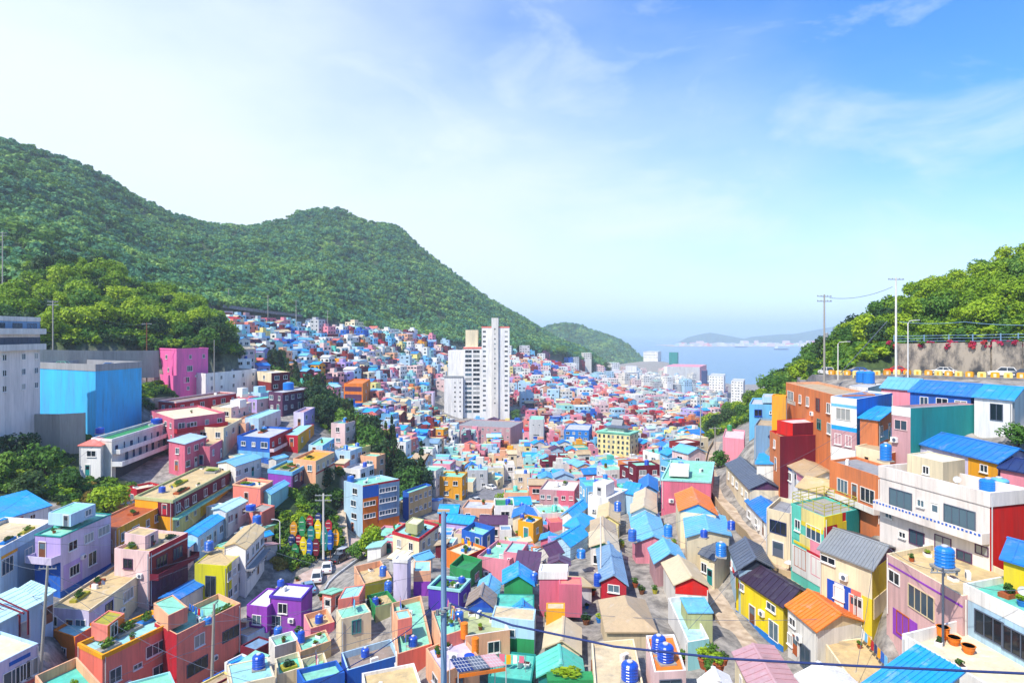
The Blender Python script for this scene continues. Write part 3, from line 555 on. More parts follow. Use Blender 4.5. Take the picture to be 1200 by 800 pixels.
K['mintcottage'] = h('mint white cottage under pale blue roof below the purple garden-roofed house', (312,573), (318,579), (340,566), 123.6, 593, 'aqua', roof='bc', rc='sky', rise=.6, win_bc=(3, 1))
K['orangeannex'] = h('small orange house with glazed verandah above the bushy gully', (303,596), (307,600), (322,592), 117.2, 614, 'salmon', 'coral', rc='concrete', win_bc=(2, 1), par=.2)
K['mossroof'] = h('long white house with half blue, half rusty tan roof', (268,633), (289,643), (312,619), 97.3, 692, 'white', roof='bc', rc='sand', rise=.8, win_bc=(4, 2), win_ab=None, panels=[('bc', 0, 1, 2.6, 2.8, 'brown')], balc=[('bc', 0, 1, 3.3, 1.2, .1, 'grey')])
K['limehouse'] = h('bright lime yellow house with tan roof and dark green roof corner', (228,660), (266,663), (289,643), 93.5, 706, 'lime', 'offwhite', rc='sand', par=.12, win_ab=None, win_bc=(4, 2), wins=[('ab', .5, 3.2, 1.6, 3.0, 's', 'slate'), ('bc', .1, 1.6, .9, .9)], panels=[('bc', .0, .22, 0, 6, 'lime')])
K['blueshed'] = h('low shed under deep blue roof beside the lime yellow house', (185,700), (208,703), (246,681), 88.7, 717, 'white', roof='bc', rc='blue', rise=.5, win_ab=None, win_bc=(3, 1))
K['creamroof'] = h('cream house with broad stained tan roof terrace below lavender house', (57,711), (104,715), (174,665), 79, 748, 'lavender', 'cream', rc='sand', par=.35, parmat='cream', win_ab=(3, 1), win_bc=None, wins=[('bc', .3, 1.9, 1.6, 2.1, 's', 'navy'), ('bc', .62, 1.7, 2.4, 1.4), ('bc', .86, 1.8, 1.0, 1.2)], panels=[('bc', 0, .38, .4, 5, 'lavender')])
K['cyanroof_a'] = h('white house with pale cyan standing-seam roof and dark eaves', (8,697), (38,710), (65,696), 74, 742, 'offwhite', 'paleblue', roof='shed_ce', rc='palecyan', rise=.6, ribs=9, win_ab=(1, 1), win_bc=(2, 1))
K['cyanroof_b'] = h('white house with pale cyan roof cut by the frame beside a wooden pergola', (-40,714), (-4,731), (18,720), 69, 766, 'offwhite', 'paleblue', roof='shed_ce', rc='palecyan', rise=.6, ribs=6, win_bc=(1, 1))
K['bluemural'] = h('white house with blue wall drawings and sunny cream terrace', (-50,762), (-5,778), (45,753), 62, 815, 'paleblue', 'lavender', rc='cream', par=.3, win_bc=None, wins=[('bc', .35, 2.2, 1.6, 1.6), ('bc', .62, 2.2, 1.5, 1.6), ('bc', .85, 2.2, 1.3, 1.6)], panels=[('bc', .3, .8, .5, .9, 'cobalt'), ('bc', .3, .9, 3.4, 3.8, 'coral')])
K['salmon_a'] = h('salmon house with yellow-edged planted roof terraces and orange end wall', (92,753), (120,767), (206,726), 71, 840, 'coral', 'salmon', rc='aqua', par=.55, trim=('amber', .5, 0), win_ab=None, win_bc=None,
  wins=[('bc', .16, 3.0, 1.3, 1.5), ('bc', .74, 2.3, 3.2, 1.3), ('bc', .75, 5.2, 1.6, 1.3), ('bc', .45, 3.3, 1.0, .5), ('bc', .5, 5.6, .7, .6)],
  blocks=[dict(A=(62,737.5), B=(88,746), C=(113,731), D=75.5, h=6, w='orange', w2='salmon', rc='aqua', n='corner_block', par=.35, wins=[('ab', .5, 2.2, .9, .9, 'w')]), dict(A=(111,726), B=(126,733), C=(146,718), D=74.5, h=2.0, w='salmon', w2='orange', rc='olive', wins=[('bc', .35, 1.0, 1.3, 1.5, 's')])])
K['salmon_b'] = h('salmon house with worn mint roof and rooftop cabin behind a concrete pole', (181,729), (207,743), (282,706), 76, 815, 'crimson', 'salmon', rc='mint', par=.7, win_ab=None, win_bc=None, parmat='peach', wins=[('bc', .33, 2.1, 1.4, 1.4), ('bc', .3, 5.2, 2.9, 1.5, 's', 'slate'), ('bc', .83, 3.4, 2.6, 1.4, 's', 'slate')],
  blocks=[dict(A=(180,706), B=(197,721), C=(217,708), D=77, h=1.9, w='peach', w2='salmon', rc='mint')])
K['tealcorner'] = h('low roof terrace of turquoise paint inside peach parapets, beside orange end wall', (41,791), (90,769), (120,802), 65, 800, 'peach', rc='teal', par=1.0, win_ab=None, win_bc=None, extra_down=8)
K['mintcorner'] = h('mint house corner in front of the salmon house, cut by the frame', (150,799), (199,786), (206,802), 60, 830, 'aqua', rc='mint', par=.2, win_ab=None, win_bc=None)
K['purple'] = h('purple house with white stepped roofs below the car park', (316,697.5), (353,701), (366,686), 88, 741, 'purple', rc='white', par=.18, trim=('violet', .35, 0), win_ab=None, win_bc=None, wins=[('ab', .42, 1.6, 1.3, 1.3), ('ab', .2, 3.6, 1.5, 1.7)],
  blocks=[dict(A=(289,708), B=(313,711), C=(336,691), D=87.5, h=3.6, w='purple', n='lower_wing', rc='white', par=.2, wins=[('ab', .5, 1.9, 1.3, 1.2, 'w')])])
# centre left
K['apt_orange'] = h('four-storey apartment block, white end, orange and blue street front', (403,563), (425,568.5), (468,561), 138, 627, 'paleblue', 'orange', rc='mint', cat='apartment block', name='apartment_block', win_ab=(1, 4), win_bc=None, st=2.75, panels=[('bc', .42, 1, 0, 8.3, 'bluegrey'), ('bc', .40, .42, .0, 9.0, 'crimson'), ('bc', .42, 1, -.02, .4, 'crimson'), ('bc', .0, .42, .3, 2.9, 'cobalt')],
  wins=[('bc', u, d, 1.3, .9) for u in (.1, .26, .52, .68, .84) for d in (4.2, 6.9)] + [('bc', u, 1.9, 1.3, .9) for u in (.52, .68, .84)])
K['apt_tan'] = h('tan apartment block with small dark windows beside the orange and blue block', (472,575), (479,577.5), (506,568), 148, 606, 'cobalt', 'sand', rc='mint', cat='apartment block', name='apartment_block', win_ab=None, win_bc=(5, 3), ww=.9)
K['redtrim'] = h('cream corner house with red roof edge and cluttered mint roof', (464,620), (491,631), (514,614), 107, 652, 'cream', rc='aqua', trim=('crimson', .45, 0), win_ab=(2, 2), win_bc=(3, 2), ww=.9, blocks=[dict(A=(478,612), B=(489,615), C=(497,608), D=109, h=1.7, w='sage', rc='cream')])
K['bluepar'] = h('low house with bright blue parapets round a mint roof by the plaza', (541,620), (566,627), (580,617), 113, 646, 'cobalt', 'cobalt', rc='mint', par=.9, win_ab=(2, 1), win_bc=(1, 1))
K['redfront'] = h('cluttered roof terrace edged in orange red beside the plaza wall', (522,643), (545,652), (570,641), 96, 669, 'orange', 'crimson', rc='cream', par=.4, win_ab=(2, 1))
K['pinkcentre'] = h('plain pink house with mint roof terrace and little blue tank', (559,651), (597,656), (619,636), 92, 686, 'pink', rc='mint', par=.5, win_ab=None, win_bc=None, blocks=[dict(A=(590,646), B=(610,648), C=(619,635), D=93, h=2.2, w='pink', rc='aqua', par=.3, wins=[('ab', .4, 1.2, .7, .6, 'w')])])
K['olivewall'] = h('house with peach parapets, tan roof and olive front wall holding a blue tank', (415,663), (426,684), (459,676), 84, 694, 'peach', 'olive', rc='sand', par=.9, win_ab=None, win_bc=None)
K['lavtower'] = h('narrow lavender stair tower behind the blue roof tanks', (461,655), (477,656), (482,650.5), 83, 697, 'lavender', rc='offwhite', par=.15, win_ab=None, win_bc=None, trim=('white', .4, 0))
K['peachmint'] = h('small peach house with mint roof and lilac foot right of the stair tower', (484.5,669), (505,668.5), (505,656.5), 85, 692, 'peach', rc='aqua', par=.1, win_ab=None, win_bc=None, panels=[('ab', 0, 1, 1.4, 4, 'purple')])
K['palegable'] = h('small house under pale blue gable roof in front of red-trimmed corner house', (483,657), (490,659), (510,652), 91, 669, 'offwhite', roof='bc', rc='sky', rise=.8, win_ab=None)
K['violet'] = h('violet house with mint-rimmed green roof terrace full of pots', (502,686.5), (539,691), (551,678), 79, 712, 'violet', rc='green', par=.5, trim=('aqua', .3, 0), win_ab=None, win_bc=None)
K['greenrail'] = h('green shed with wooden railings behind the violet house', (532,657), (551,669), (565,655), 87, 682, 'green', rc='green', par=.8, win_ab=None, win_bc=None)
K['mint_a'] = h('low coral house with flat mint roof left of the olive front wall', (396,702), (421,698), (428,684), 79, 712, 'salmon', rc='aqua', par=.1, win_ab=None, win_bc=None)
K['mint_b'] = h('cream house with mint roof and one blue window below the tank terrace', (394,714), (400,725), (435,716.5), 74, 758, 'cream', rc='mint', par=.08, win_ab=None, win_bc=None, wins=[('bc', .5, 1.3, 1.0, 1.5, 's', 'deepteal')])
K['tanroof'] = h('pink house with tan roof and lone blue tank beside the purple house', (356,719.5), (364,736), (392,728), 77, 750, 'pink', 'rose', rc='sand', par=.7, parmat='peach', win_ab=None, win_bc=None)
K['greyfront'] = h('white house with mint terrace and bare grey front wall below the purple house', (315,746), (322,757), (350,749), 73, 773, 'offwhite', 'grey', rc='mint', par=.45, parmat='white', win_ab=None, win_bc=None)
K['tanfront'] = h('house with mint terrace over a tan front wall beside the grey fronted house', (347,749), (352,763), (388,750), 71, 777, 'peach', 'sand', rc='mint', par=.3, win_ab=None, win_bc=None)
K['minttank'] = h('cream house with pale mint roof carrying the biggest blue tank, at the lower edge', (266,778.5), (271,803), (322,792), 61, 845, 'cream', rc='aqua', par=.1, win_ab=None, win_bc=None)
K['mintpots'] = h('small mint terrace with potted shrubs beside the tank-topped mint roof', (322,771), (326,790), (350,782), 66, 800, 'cream', rc='teal', par=.6, win_ab=None, win_bc=None)
K['pinkterrace'] = h('low mint terrace between pink and cream walls, left of blue-walled roof', (352,772), (357,792), (386,783), 65, 800, 'cream', 'pink', rc='mint', par=.8, win_ab=None, win_bc=None)
K['bluewall'] = h('long house with blue walls and grey roof inside blue parapets', (400,764), (407,785), (468,767), 65, 806, 'royal', 'cobalt', rc='taupe', par=.7, parmat='paleblue', win_ab=None, win_bc=None)
K['bluewall_b'] = h('cobalt wall house carrying a green dome tank, at the lower edge', (350,790), (356,799), (404,787), 62, 830, 'cobalt', rc='mint', par=.5, win_ab=None, win_bc=None)
K['beigelow'] = h('house with worn beige roof and white rim at the lower edge', (424,788), (430,822), (496,808), 56, 850, 'white', rc='sand', par=.3, win_ab=None, win_bc=None)
K['mintlong'] = h('house with long mint roof and rooftop cabin in front of violet house', (459,706), (466,766), (506,752), 65, 790, 'peach', 'coral', rc='mint', par=.6, parmat='peach', win_ab=None, win_bc=None, blocks=[dict(A=(462,716), B=(466,726), C=(474,724), D=68, h=1.8, w='peach', w2='salmon', rc='aqua')])
K['minttan'] = h('tan terrace with paved roof and planter walls beside the blue tanks', (430,697), (440,711), (458,706), 79, 722, 'green', 'sage', rc='sand', par=.5, win_ab=None, win_bc=None)
K['whiteroof'] = h('house with bright white roof, orange barrels and potted plants', (499,759), (518,789), (562,769), 59, 812, 'peach', 'peach', rc='lavender', par=.35, win_ab=None, win_bc=None)
K['whiteback'] = h('roof terrace of pink chairs and laundry behind the bright white roof', (506,716), (516,746), (544,737), 64, 775, 'peach', 'salmon', rc='mint', par=.3, win_ab=None, win_bc=None)
K['sageroof'] = h('house with pale sage roof and upright orange barrel behind bright white roof', (529,713), (546,745), (567,742), 65, 765, 'offwhite', 'peach', rc='sage', par=.4, win_ab=None, win_bc=None)
K['taupegable'] = h('taupe gabled house with royal blue gable front', (545,709.5), (580,712), (583,696), 71, 727, 'cobalt', roof='bc', rc='taupe', rise=1.3, win_ab=None, win_bc=None, gable='royal')
K['bluegable_b'] = h('light blue gabled roof behind the taupe gable', (557,694), (585,697), (588,682), 77, 705, 'offwhite', roof='bc', rc='sky', rise=1.0, win_ab=None, win_bc=None)
K['bluehip'] = h('green cabin under bright blue gable roof in the alley rows', (588,684), (627,686), (625,669), 76, 700, 'green', roof='bc', rc='bright', rise=1.2, win_ab=None, win_bc=None, gable='green')
K['tealflat'] = h('flat turquoise roof below the green cabin', (581,712), (626,713), (626,696), 72, 724, 'deepteal', rc='teal', par=.06, win_ab=None, win_bc=None)
K['bluegable_c'] = h('tiny bright blue gable roof on the turquoise flat roof house', (598,719), (626,720), (626,712), 70, 728, 'aqua', roof='bc', rc='bright', rise=1.0, win_ab=None, win_bc=None)
K['greyboxfront'] = h('house with pale grey blue front above a green band', (576,722.5), (626,727), (628,713), 67, 770, 'paleblue', rc='beige', par=.1, win_ab=None, win_bc=None, panels=[('ab', 0, 1, 2.0, 4.6, 'green')])
K['tealterrace'] = h('turquoise roof terrace below the green-banded front', (572,792), (623,798), (628,766), 61, 815, 'deepteal', rc='teal', par=.15, win_ab=None, win_bc=None)
K['pinkalley'] = h('tall plain pink-red house with white roof edge in the alley rows', (632,669.5), (664,669.5), (665,661), 75, 722, 'rose', rc='offwhite', par=.1, win_ab=None, win_bc=None, trim=('white', .9, 0), blocks=[dict(A=(655,684), B=(682,685), C=(681,676), D=73.5, h=3.8, w='rose', rc='salmon', n='side_wing')])
K['amberlow'] = h('low amber lean-to in front of the tall plain pink-red house', (640,713), (662,713), (662,706), 69, 728, 'amber', rc='beige', par=.05, win_ab=None, win_bc=None)
K['tangable'] = h('tan gabled roof with a red ridge line in the alley rows', (635,759), (682,766), (682,735), 63, 776, 'cream', 'offwhite', roof='bc', rc='beige', rise=1.1, win_ab=None, win_bc=None)
K['tealgable'] = h('turquoise gabled roof with green gable edge below the tan gable', (628,793), (687,796), (683,771), 59, 808, 'deepteal', roof='bc', rc='teal', rise=1.3, win_ab=None, win_bc=None, gable='green')
K['cementroof'] = h('broad cement-coloured roof with olive back wall and a blue tank', (693,752), (698,822), (757,816), 50, 860, 'cream', rc='beige', par=.3, win_ab=None, win_bc=None)
K['tankstand'] = h('white tank house with orange floor and paired blue tanks, lower edge', (757,744), (767,787), (804,785), 51, 850, 'palepink', 'palepink', rc='orange', par=.25, parmat='white', win_ab=None, win_bc=None, wins=[('bc', .5, 1.6, 1.7, 1.8, 's', 'slate')])
K['thatch'] = h('old grey-tan hipped roof with weathered ridges beside the alley', (709,740), (771,740), (756,702), 63, 754, 'beige', roof='hip', rc='tan', rise=1.6, win_ab=None, win_bc=None)
K['redblue'] = h('red house with slate blue gable roof and a blue side tank', (702,681), (737,686), (728,645), 75, 712, 'crimson', roof='bc', rc='bluegrey', rise=1.1, win_ab=None, win_bc=None, gable='crimson', wins=[('ab', .5, .6, 1.3, .8)])
K['tan_a'] = h('beige tiled gable roof behind the slate blue gable', (690,640), (727,646), (724,628), 86, 660, 'offwhite', roof='bc', rc='beige', rise=1.0, win_ab=None, win_bc=None, gable='green')
K['tan_b'] = h('beige gable roof, middle of three stepping up the row', (691,624), (724,630), (722,614), 95, 645, 'offwhite', roof='bc', rc='tan', rise=1.0, win_ab=None, win_bc=None)
K['tan_c'] = h('yellowish tan gable roof, last of the beige row behind the white cube house', (699,608), (727,613), (727,596), 106, 630, 'paleyellow', roof='bc', rc='sand', rise=1.0, win_ab=None, win_bc=None)
K['sky_a'] = h('sky blue gable roof, uppermost of the three blue roofs', (740,622), (780,623), (772,600), 96, 641, 'palepink', roof='bc', rc='sky', rise=1.2, win_ab=None)
K['sky_b'] = h('sky blue gable roof, middle of the three blue roofs, pink gable', (743,636), (789,638), (782,624), 90, 655, 'pink', roof='bc', rc='sky', rise=1.2, win_ab=None)
K['sky_c'] = h('sky blue gable roof, lowest of the three blue roofs', (766,660), (805,656), (795,638), 82, 677, 'mauve', roof='bc', rc='sky', rise=1.2, win_ab=None)
K['beige_a'] = h('beige gable roof directly behind the uppermost of three sky blue roofs', (738,601), (771,601), (770,590), 103, 621, 'offwhite', roof='bc', rc='beige', rise=1.1, win_ab=None)
K['beige_b'] = h('beige gable roof behind another, below the bright blue shed roofs', (741,590), (770,591), (770,578), 111, 611, 'offwhite', roof='bc', rc='beige', rise=1.1, win_ab=None)
K['bright_a'] = h('bright blue shed roof beside the white cube house', (728,576), (747,580), (752,571), 121, 600, 'paleblue', roof='shed_ce', rc='bright', rise=.8, win_ab=None)
K['bright_b'] = h('pale blue steep gable above the beige gables', (747,582), (772,575), (771,561), 124, 602, 'sky', roof='bc', rc='blue', rise=1.2, win_ab=None)
K['orangegable'] = h('bright orange gabled roof with pale blue gable front', (795,598), (842,603), (832,582), 91, 626, 'cream', roof='bc', rc='orange', rise=1.4, win_ab=None, win_bc=None, gable='sky')
K['blueflat'] = h('wide sky blue low-pitched roof in front of the orange gable', (803,629), (858,627), (850,604), 85, 650, 'cream', roof='bc', rc='sky', rise=.8, win_ab=None)
K['redmint'] = h('big rose-red walled house with flat mint roof above the orange gable', (775,561), (833,564), (837,541), 110, 592, 'rose', rc='mint', par=.25, win_ab=(1, 1), win_bc=None, trim=('aqua', .3, 0), ww=1.4, blocks=[dict(A=(784,549), B=(807,550), C=(808,543), D=113, h=1.3, w='white', rc='white')])
K['whitecube'] = h('white cube house with white stair cabin', (689,580), (713,584), (736,573), 117, 605, 'white', rc='white', par=.3, win_ab=None, win_bc=None, blocks=[dict(A=(700,566), B=(710,568), C=(720,563), D=119, h=2.4, w='white', rc='white', wins=[('ab', .5, 1.4, .9, 1.6, 'd', 'grey')])])
K['cluster_a'] = h('bright blue roof, highest of the blue cluster left of the beige gables', (657,603), (673,607), (691,592), 113, 625, 'offwhite', roof='bc', rc='bright', rise=1.0, win_ab=None)
K['cluster_b'] = h('bright blue hipped roof in the middle of the blue cluster', (659,615), (683,621), (698,607), 104, 637, 'offwhite', roof='hip', rc='bright', rise=1.2, win_ab=None)
K['cluster_c'] = h('large bright blue roof, lowest of the blue cluster', (648,631), (669,641), (691,626), 94, 656, 'paleblue', roof='bc', rc='bright', rise=1.1, win_ab=None)
K['plum_a'] = h('dark plum roof with white gable and a blue tank', (627,643), (645,654), (659,645), 87, 668, 'offwhite', roof='bc', rc='plum', rise=1.1, win_ab=None, win_bc=None)
K['plum_b'] = h('dark plum lean-to roof beside the plain pink house', (602,666), (632,669), (635,653), 83, 680, 'pink', roof='shed_ce', rc='plum', rise=.8, win_ab=None, win_bc=None)
K['plum_c'] = h('low plum roof behind the tall plain pink-red house', (641,661), (669,662), (669,654), 82, 675, 'offwhite', roof='bc', rc='plum', rise=.6, win_ab=None, win_bc=None)
K['ambercube'] = h('square amber yellow house with planted roof beside the blue cluster', (607,609), (625,613), (636,606), 114, 634, 'amber', rc='cream', par=.4, win_ab=(1, 1), win_bc=(1, 2))
K['pinkwide'] = h('wide pink and rose walled house with roof pots near the valley floor', (632,573), (673,575), (680,563), 148, 594, 'mauve', 'rose', rc='offwhite', par=.4, win_ab=(5, 1), ww=.8, panels=[('ab', .5, 1, 0.02, 4.5, 'rose')])
K['hanok'] = h('yellow many-windowed hall crowned by a green-eaved tiled pavilion roof', (700,505.5), (738,508.5), (748,505), 300, 539, 'corn', rc='mint', cat='hall', name='hall', win_ab=(7, 5), win_bc=(2, 5), st=2.5, ww=.9, first=1.6, trim=('mint', .8, 0), fr='slate', par=.3)
K['mauvelong'] = h('long mauve institute building at the foot of the white tower block', (533,498), (598,501), (600,493), 378, 523, 'mauve', rc='grey', cat='institute', name='institute_building', win_ab=(9, 2), st=4.0, win_bc=None, square=True)
K['whitebox'] = h('tall bare white house with royal blue window near the tower block', (620,491), (637,491.5), (638,487), 330, 517, 'palegrey', rc='mint', win_ab=None, win_bc=None, wins=[('ab', .5, 8.2, 3, .9), ('ab', .3, 3, .7, .9), ('ab', .7, 3, .7, .9)], panels=[('ab', .3, .75, 8.9, 10.2, 'royal')])
K['bluefar'] = h('blue walled house with white flats behind, valley centre', (661,503), (690,504), (694,497), 328, 517, 'blue', rc='palegrey', win_ab=(4, 2), win_bc=None)
K['orangefar'] = h('orange apartment house with dark plum galleries behind the pines', (404,448.5), (425,449.5), (434,444), 290, 473, 'orange', 'orange', rc='orange', cat='apartment house', name='apartment_house', win_ab=None, win_bc=(1, 3), panels=[('ab', .05, .95, 1.5, 3.6, 'plum'), ('ab', .05, .95, 5.0, 8.0, 'plum')])
# right slope
K['pinknorth'] = h('pink house with green roof tank at the bend of the steps', (847,512), (872,514.5), (873,504), 136, 542, 'pink', rc='palepink', par=.3, win_ab=None, win_bc=None)
K['greygable'] = h('long house with grey sheet gable roof and plum gable end', (849,543), (877,573), (921,574), 100, 606, 'cream', roof='ab', rc='slate', rise=1.4, win_ab=(5, 1), win_bc=None, gable='plum')
K['bluelane'] = h('white house with bright blue pitched roof below the grey gable', (872,586), (906,621), (930,607), 86, 643, 'white', roof='ab', rc='blue', rise=1.1, win_ab=(4, 1), win_bc=None)
K['creamlane'] = h('narrow cream two-storey house between blue pitched roof and mural house', (904,590), (926,602), (940,588), 79, 655, 'cream', 'deepteal', rc='grey', par=.5, win_ab=None, win_bc=None, wins=[('ab', .5, 2.1, 2.2, 1.5, 's', 'navy'), ('ab', .5, 4.9, 1.5, 1.9, 'd', 'slate')])
K['mural'] = h('house painted in bold teal, yellow, pink and red fields, with roof terrace', (927,589), (966,605.5), (1006,596), 70, 675, 'teal', 'red', rc='concrete', par=.25, win_ab=None, win_bc=None,
  panels=[('ab', .33, 1, .0, 1.5, 'paleyellow'), ('ab', .33, .97, 1.5, 2.0, 'yellow'), ('ab', .0, .33, 2.6, 4.0, 'teal'), ('ab', .28, .62, 3.1, 4.2, 'paleyellow'), ('ab', .6, 1, 3.1, 4.5, 'pink'), ('ab', .1, .6, 4.2, 4.5, 'yellow'), ('ab', .5, 1, 4.5, 4.8, 'crimson'), ('ab', .05, 1, 4.8, 8, 'offwhite'), ('bc', .0, .5, -.02, 1.1, 'yellow'), ('bc', .35, .75, 1.0, 2.0, 'yellow'), ('bc', .62, 1, .0, 3.0, 'deepteal'), ('bc', 0, .35, 1.2, 7, 'crimson')],
  wins=[('ab', .22, 2.3, .9, 1.2), ('ab', .7, 2.35, 2.4, 1.5, 's', 'white'), ('ab', .3, 6.0, 2.0, 2.2, 's', 'rust'), ('ab', .78, 6.0, 1.6, 2.0, 's', 'rose')])
K['greymetal'] = h('yellow and cream shop house under corrugated grey roof beside the mural house', (973,633), (1024,668), (1059,642), 61, 728, 'cream', 'yellow', roof='ab', rc='steel', rise=1.3, ribs=18, win_ab=None, win_bc=None, gable='plum',
  panels=[('ab', .15, .62, 2.7, 6.5, 'royal'), ('ab', .3, .48, 2.75, 5.4, 'white'), ('ab', .62, .8, 2.7, 6.5, 'coral'), ('ab', .82, 1, 2.9, 6.5, 'yellow'), ('bc', .05, .95, 3.0, 5, 'cream')], wins=[('ab', .17, .75, 1.7, .6), ('ab', .39, 3.7, 1.2, 1.2), ('ab', .67, 4.3, .9, 2.0, 'd', 'coral'), ('ab', .76, 4.3, .9, 2.0, 'd', 'palegrey')])
K['pinkbrick'] = h('pinkish brick house with tan roof carrying a raised blue tank', (1039,648), (1128,698), (1188,673), 49.5, 765, 'rosebrick', rc='sand', par=.5, parmat='cream', win_ab=None, win_bc=None, trim=None,
  wins=[('ab', .12, 1.8, 1.5, 1.0, 's'), ('ab', .5, 2.5, 3.2, 1.9, 's', 'beige'), ('ab', .25, 5.6, 1.6, 1.9, 's', 'rust')], panels=[('ab', 0, 1, .75, .92, 'purple'), ('ab', .1, .45, 4.6, 7, 'purple')])
K['bluerail'] = h('pale blue house with turquoise roof terrace and white parapet, right edge', (1129,683), (1215,724), (1300,705), 44, 780, 'paleblue', 'sky', rc='teal', par=.55, parmat='white', win_ab=None, win_bc=None, wins=[('ab', .38, 2.4, 2.4, 1.7, 's', 'slate'), ('ab', .75, 2.5, 2.2, 1.7, 's', 'slate')], panels=[('ab', 0, 1, -.02, 1.1, 'white')])
K['potterrace'] = h('white walled roof terrace with three orange pots and lilac partition', (1057,742), (1175,813), (1290,776), 40, 850, 'white', rc='cream', par=.9, win_ab=None, win_bc=None)
K['blueribs'] = h('bright blue ribbed metal roof at the lower edge', (1005,802), (1062,842), (1132,802), 37, 880, 'cream', roof='shed_ce', rc='bright', rise=.9, ribs=10, win_ab=None, win_bc=None, name='shed', cat='shed')
K['orangeribs'] = h('white house under ribbed orange gable roof beside the street', (919,708), (957,740), (1015,727.5), 60, 797, 'offwhite', roof='ab', rc='orange', rise=1.2, ribs=12, win_bc=None, win_ab=None, wins=[('ab', .18, 1.2, 1.1, .7), ('ab', .28, 3.3, 1.0, 2.0, 'd', 'rust'), ('ab', .62, 3.6, 1.7, 2.2, 's', 'slate'), ('ab', .1, 3.2, .9, 1.0)], gable='beige')
K['tanterrace'] = h('flat tan roof terrace in front of the ribbed orange roof', (966,752), (1003,804), (1062,776), 53.5, 835, 'cream', 'offwhite', rc='sand', par=.12, win_ab=None, win_bc=None)
K['plumroof'] = h('bright yellow house under big dark plum roof', (859,672), (918,712), (952,694), 67, 764, 'yellow', roof='ab', rc='nightplum', rise=1.3, win_ab=None, win_bc=None, wins=[('ab', .38, 3.3, 1.1, 2.0, 'd', 'brown'), ('ab', .82, 3.3, 1.6, 1.9, 's', 'white'), ('ab', .77, .9, 1.5, .7), ('ab', .15, .9, .7, .7)], panels=[('ab', 0, 1, 4.2, 5.6, 'blue')])
K['slate_a'] = h('pale blue house with dark slate gable roof above the yellow house', (853,641), (864,668), (907,664), 75, 702, 'paleblue', roof='ab', rc='slate', rise=1.3, win_ab=(2, 1), win_bc=None, gable='darkslate', panels=[('ab', 0, 1, 1.6, 2.2, 'red')])
K['slate_b'] = h('house with dark slate roof and concrete tank stand, behind the other slate roof', (832,640), (838,657), (864,642), 81, 690, 'cream', roof='ab', rc='slate', rise=1.1, win_ab=(2, 1), win_bc=None)
K['redgable'] = h('long house with tan roof and bright red gable front beside the alley', (789,685), (834,688), (815,661), 73, 726, 'offwhite', roof='bc', rc='beige', rise=1.1, win_ab=None, win_bc=None, gable='red', panels=[('ab', 0, 1, .05, 1.0, 'red')])
K['whitelane'] = h('low white rowhouse with diagonal white parapet in front of the red gable', (783,700), (806,752), (828,742), 62, 780, 'white', 'aqua', rc='palecyan', par=.6, win_ab=(4, 1), win_bc=None, ww=1.2)
K['blueshack'] = h('small sage shed with sky blue sheet roof beside the alley', (811,717), (835,717), (825,700), 66, 739, 'sage', roof='flat', rc='sky', par=.04, win_ab=None, win_bc=None, trim=('sky', .12, 0), name='shed', cat='shed')
K['plumlow'] = h('plum and grey patched low roof at the lower edge below the street', (857,763), (893,835), (948,818), 50, 865, 'cream', roof='ab', rc='mauve', rise=.5, win_ab=None, win_bc=None)
K['whitepeak_a'] = h('white canvas-like pitched roof left of the plum patched roof', (822,814), (862,808), (858,790), 46, 850, 'white', roof='bc', rc='white', rise=.8, win_ab=None, win_bc=None, name='shed', cat='shed')
K['whitepeak_b'] = h('white pitched roof beside the bright blue ribbed roof', (955,817), (1015,808), (1004,794), 43, 850, 'white', roof='bc', rc='white', rise=.7, win_ab=None, win_bc=None, name='shed', cat='shed')
K['maroon'] = h('maroon house with orange end wall and stepped roof', (903,504), (914,511), (963,509), 99, 556, 'brickorange', 'maroon', rc='tan', par=.5, parmat='red', win_ab=(1, 2), win_bc=None, blocks=[dict(A=(922,494), B=(929,496), C=(962,494), D=100.1, h=2.2, w='red', w2='maroon', rc='palepink', n='upper_block')])
K['diamond'] = h('blue-grey walled house with dark blue diamond sign', (884,498), (923,500), (926,491), 112, 533, 'bluegrey', 'white', rc='tan', par=.4, win_ab=None, win_bc=None, wother='white')
K['skyhouse'] = h('sky blue house with stepped parapet beside the brick row', (878,474,125.1), (913,474,124.0), (914,471,136.3), 124, 494, 'sky', rc='palegrey', par=.4, win_ab=None, win_bc=None, wins=[('ab', .3, 1.7, 1.3, 1.2, 'w', 'royal'), ('ab', .75, 1.6, .7, .4)], blocks=[dict(A=(893,465,127.4), B=(907,465,127.4), C=(908,464,134.1), D=127.4, h=1.2, w='paleblue')])
K['blueawning'] = h('bright blue lean-to roof below the blue-grey house with the diamond', (889,532), (912,547), (916,529), 102, 554, 'offwhite', roof='shed_bc', rc='bright', rise=.6, win_ab=(3, 1), win_bc=None)
K['amberslip'] = h('narrow amber wall house between sky blue house and brick row', (914.5,464,112), (921,464.5,110), (922.5,463.5,113), 110, 493, 'amber', rc='tan', win_ab=None, win_bc=None)
K['brickrow'] = h('two-storey orange brick row house with white window surrounds', (921,447.5,116.3), (979,463,92.0), (1010,459,98.4), 92, 531, 'brickorange', rc='tan', par=.4, win_ab=None, win_bc=None, st=3.2, parmat='peach',
  wins=[('ab', .12, 2.2, 3.4, 1.5, 's', 'offwhite'), ('ab', .34, 2.2, 1.1, 1.3), ('ab', .5, 2.2, 1.3, 1.4), ('ab', .7, 2.2, 1.6, 1.9, 's', 'maroon'), ('ab', .89, 2.2, 1.4, 1.4), ('ab', .72, 5.2, 1.6, 1.5, 's', 'deepteal'), ('ab', .9, 5.2, 1.5, 1.5)], panels=[('ab', .0, .23, 3.0, 3.7, 'offwhite')])
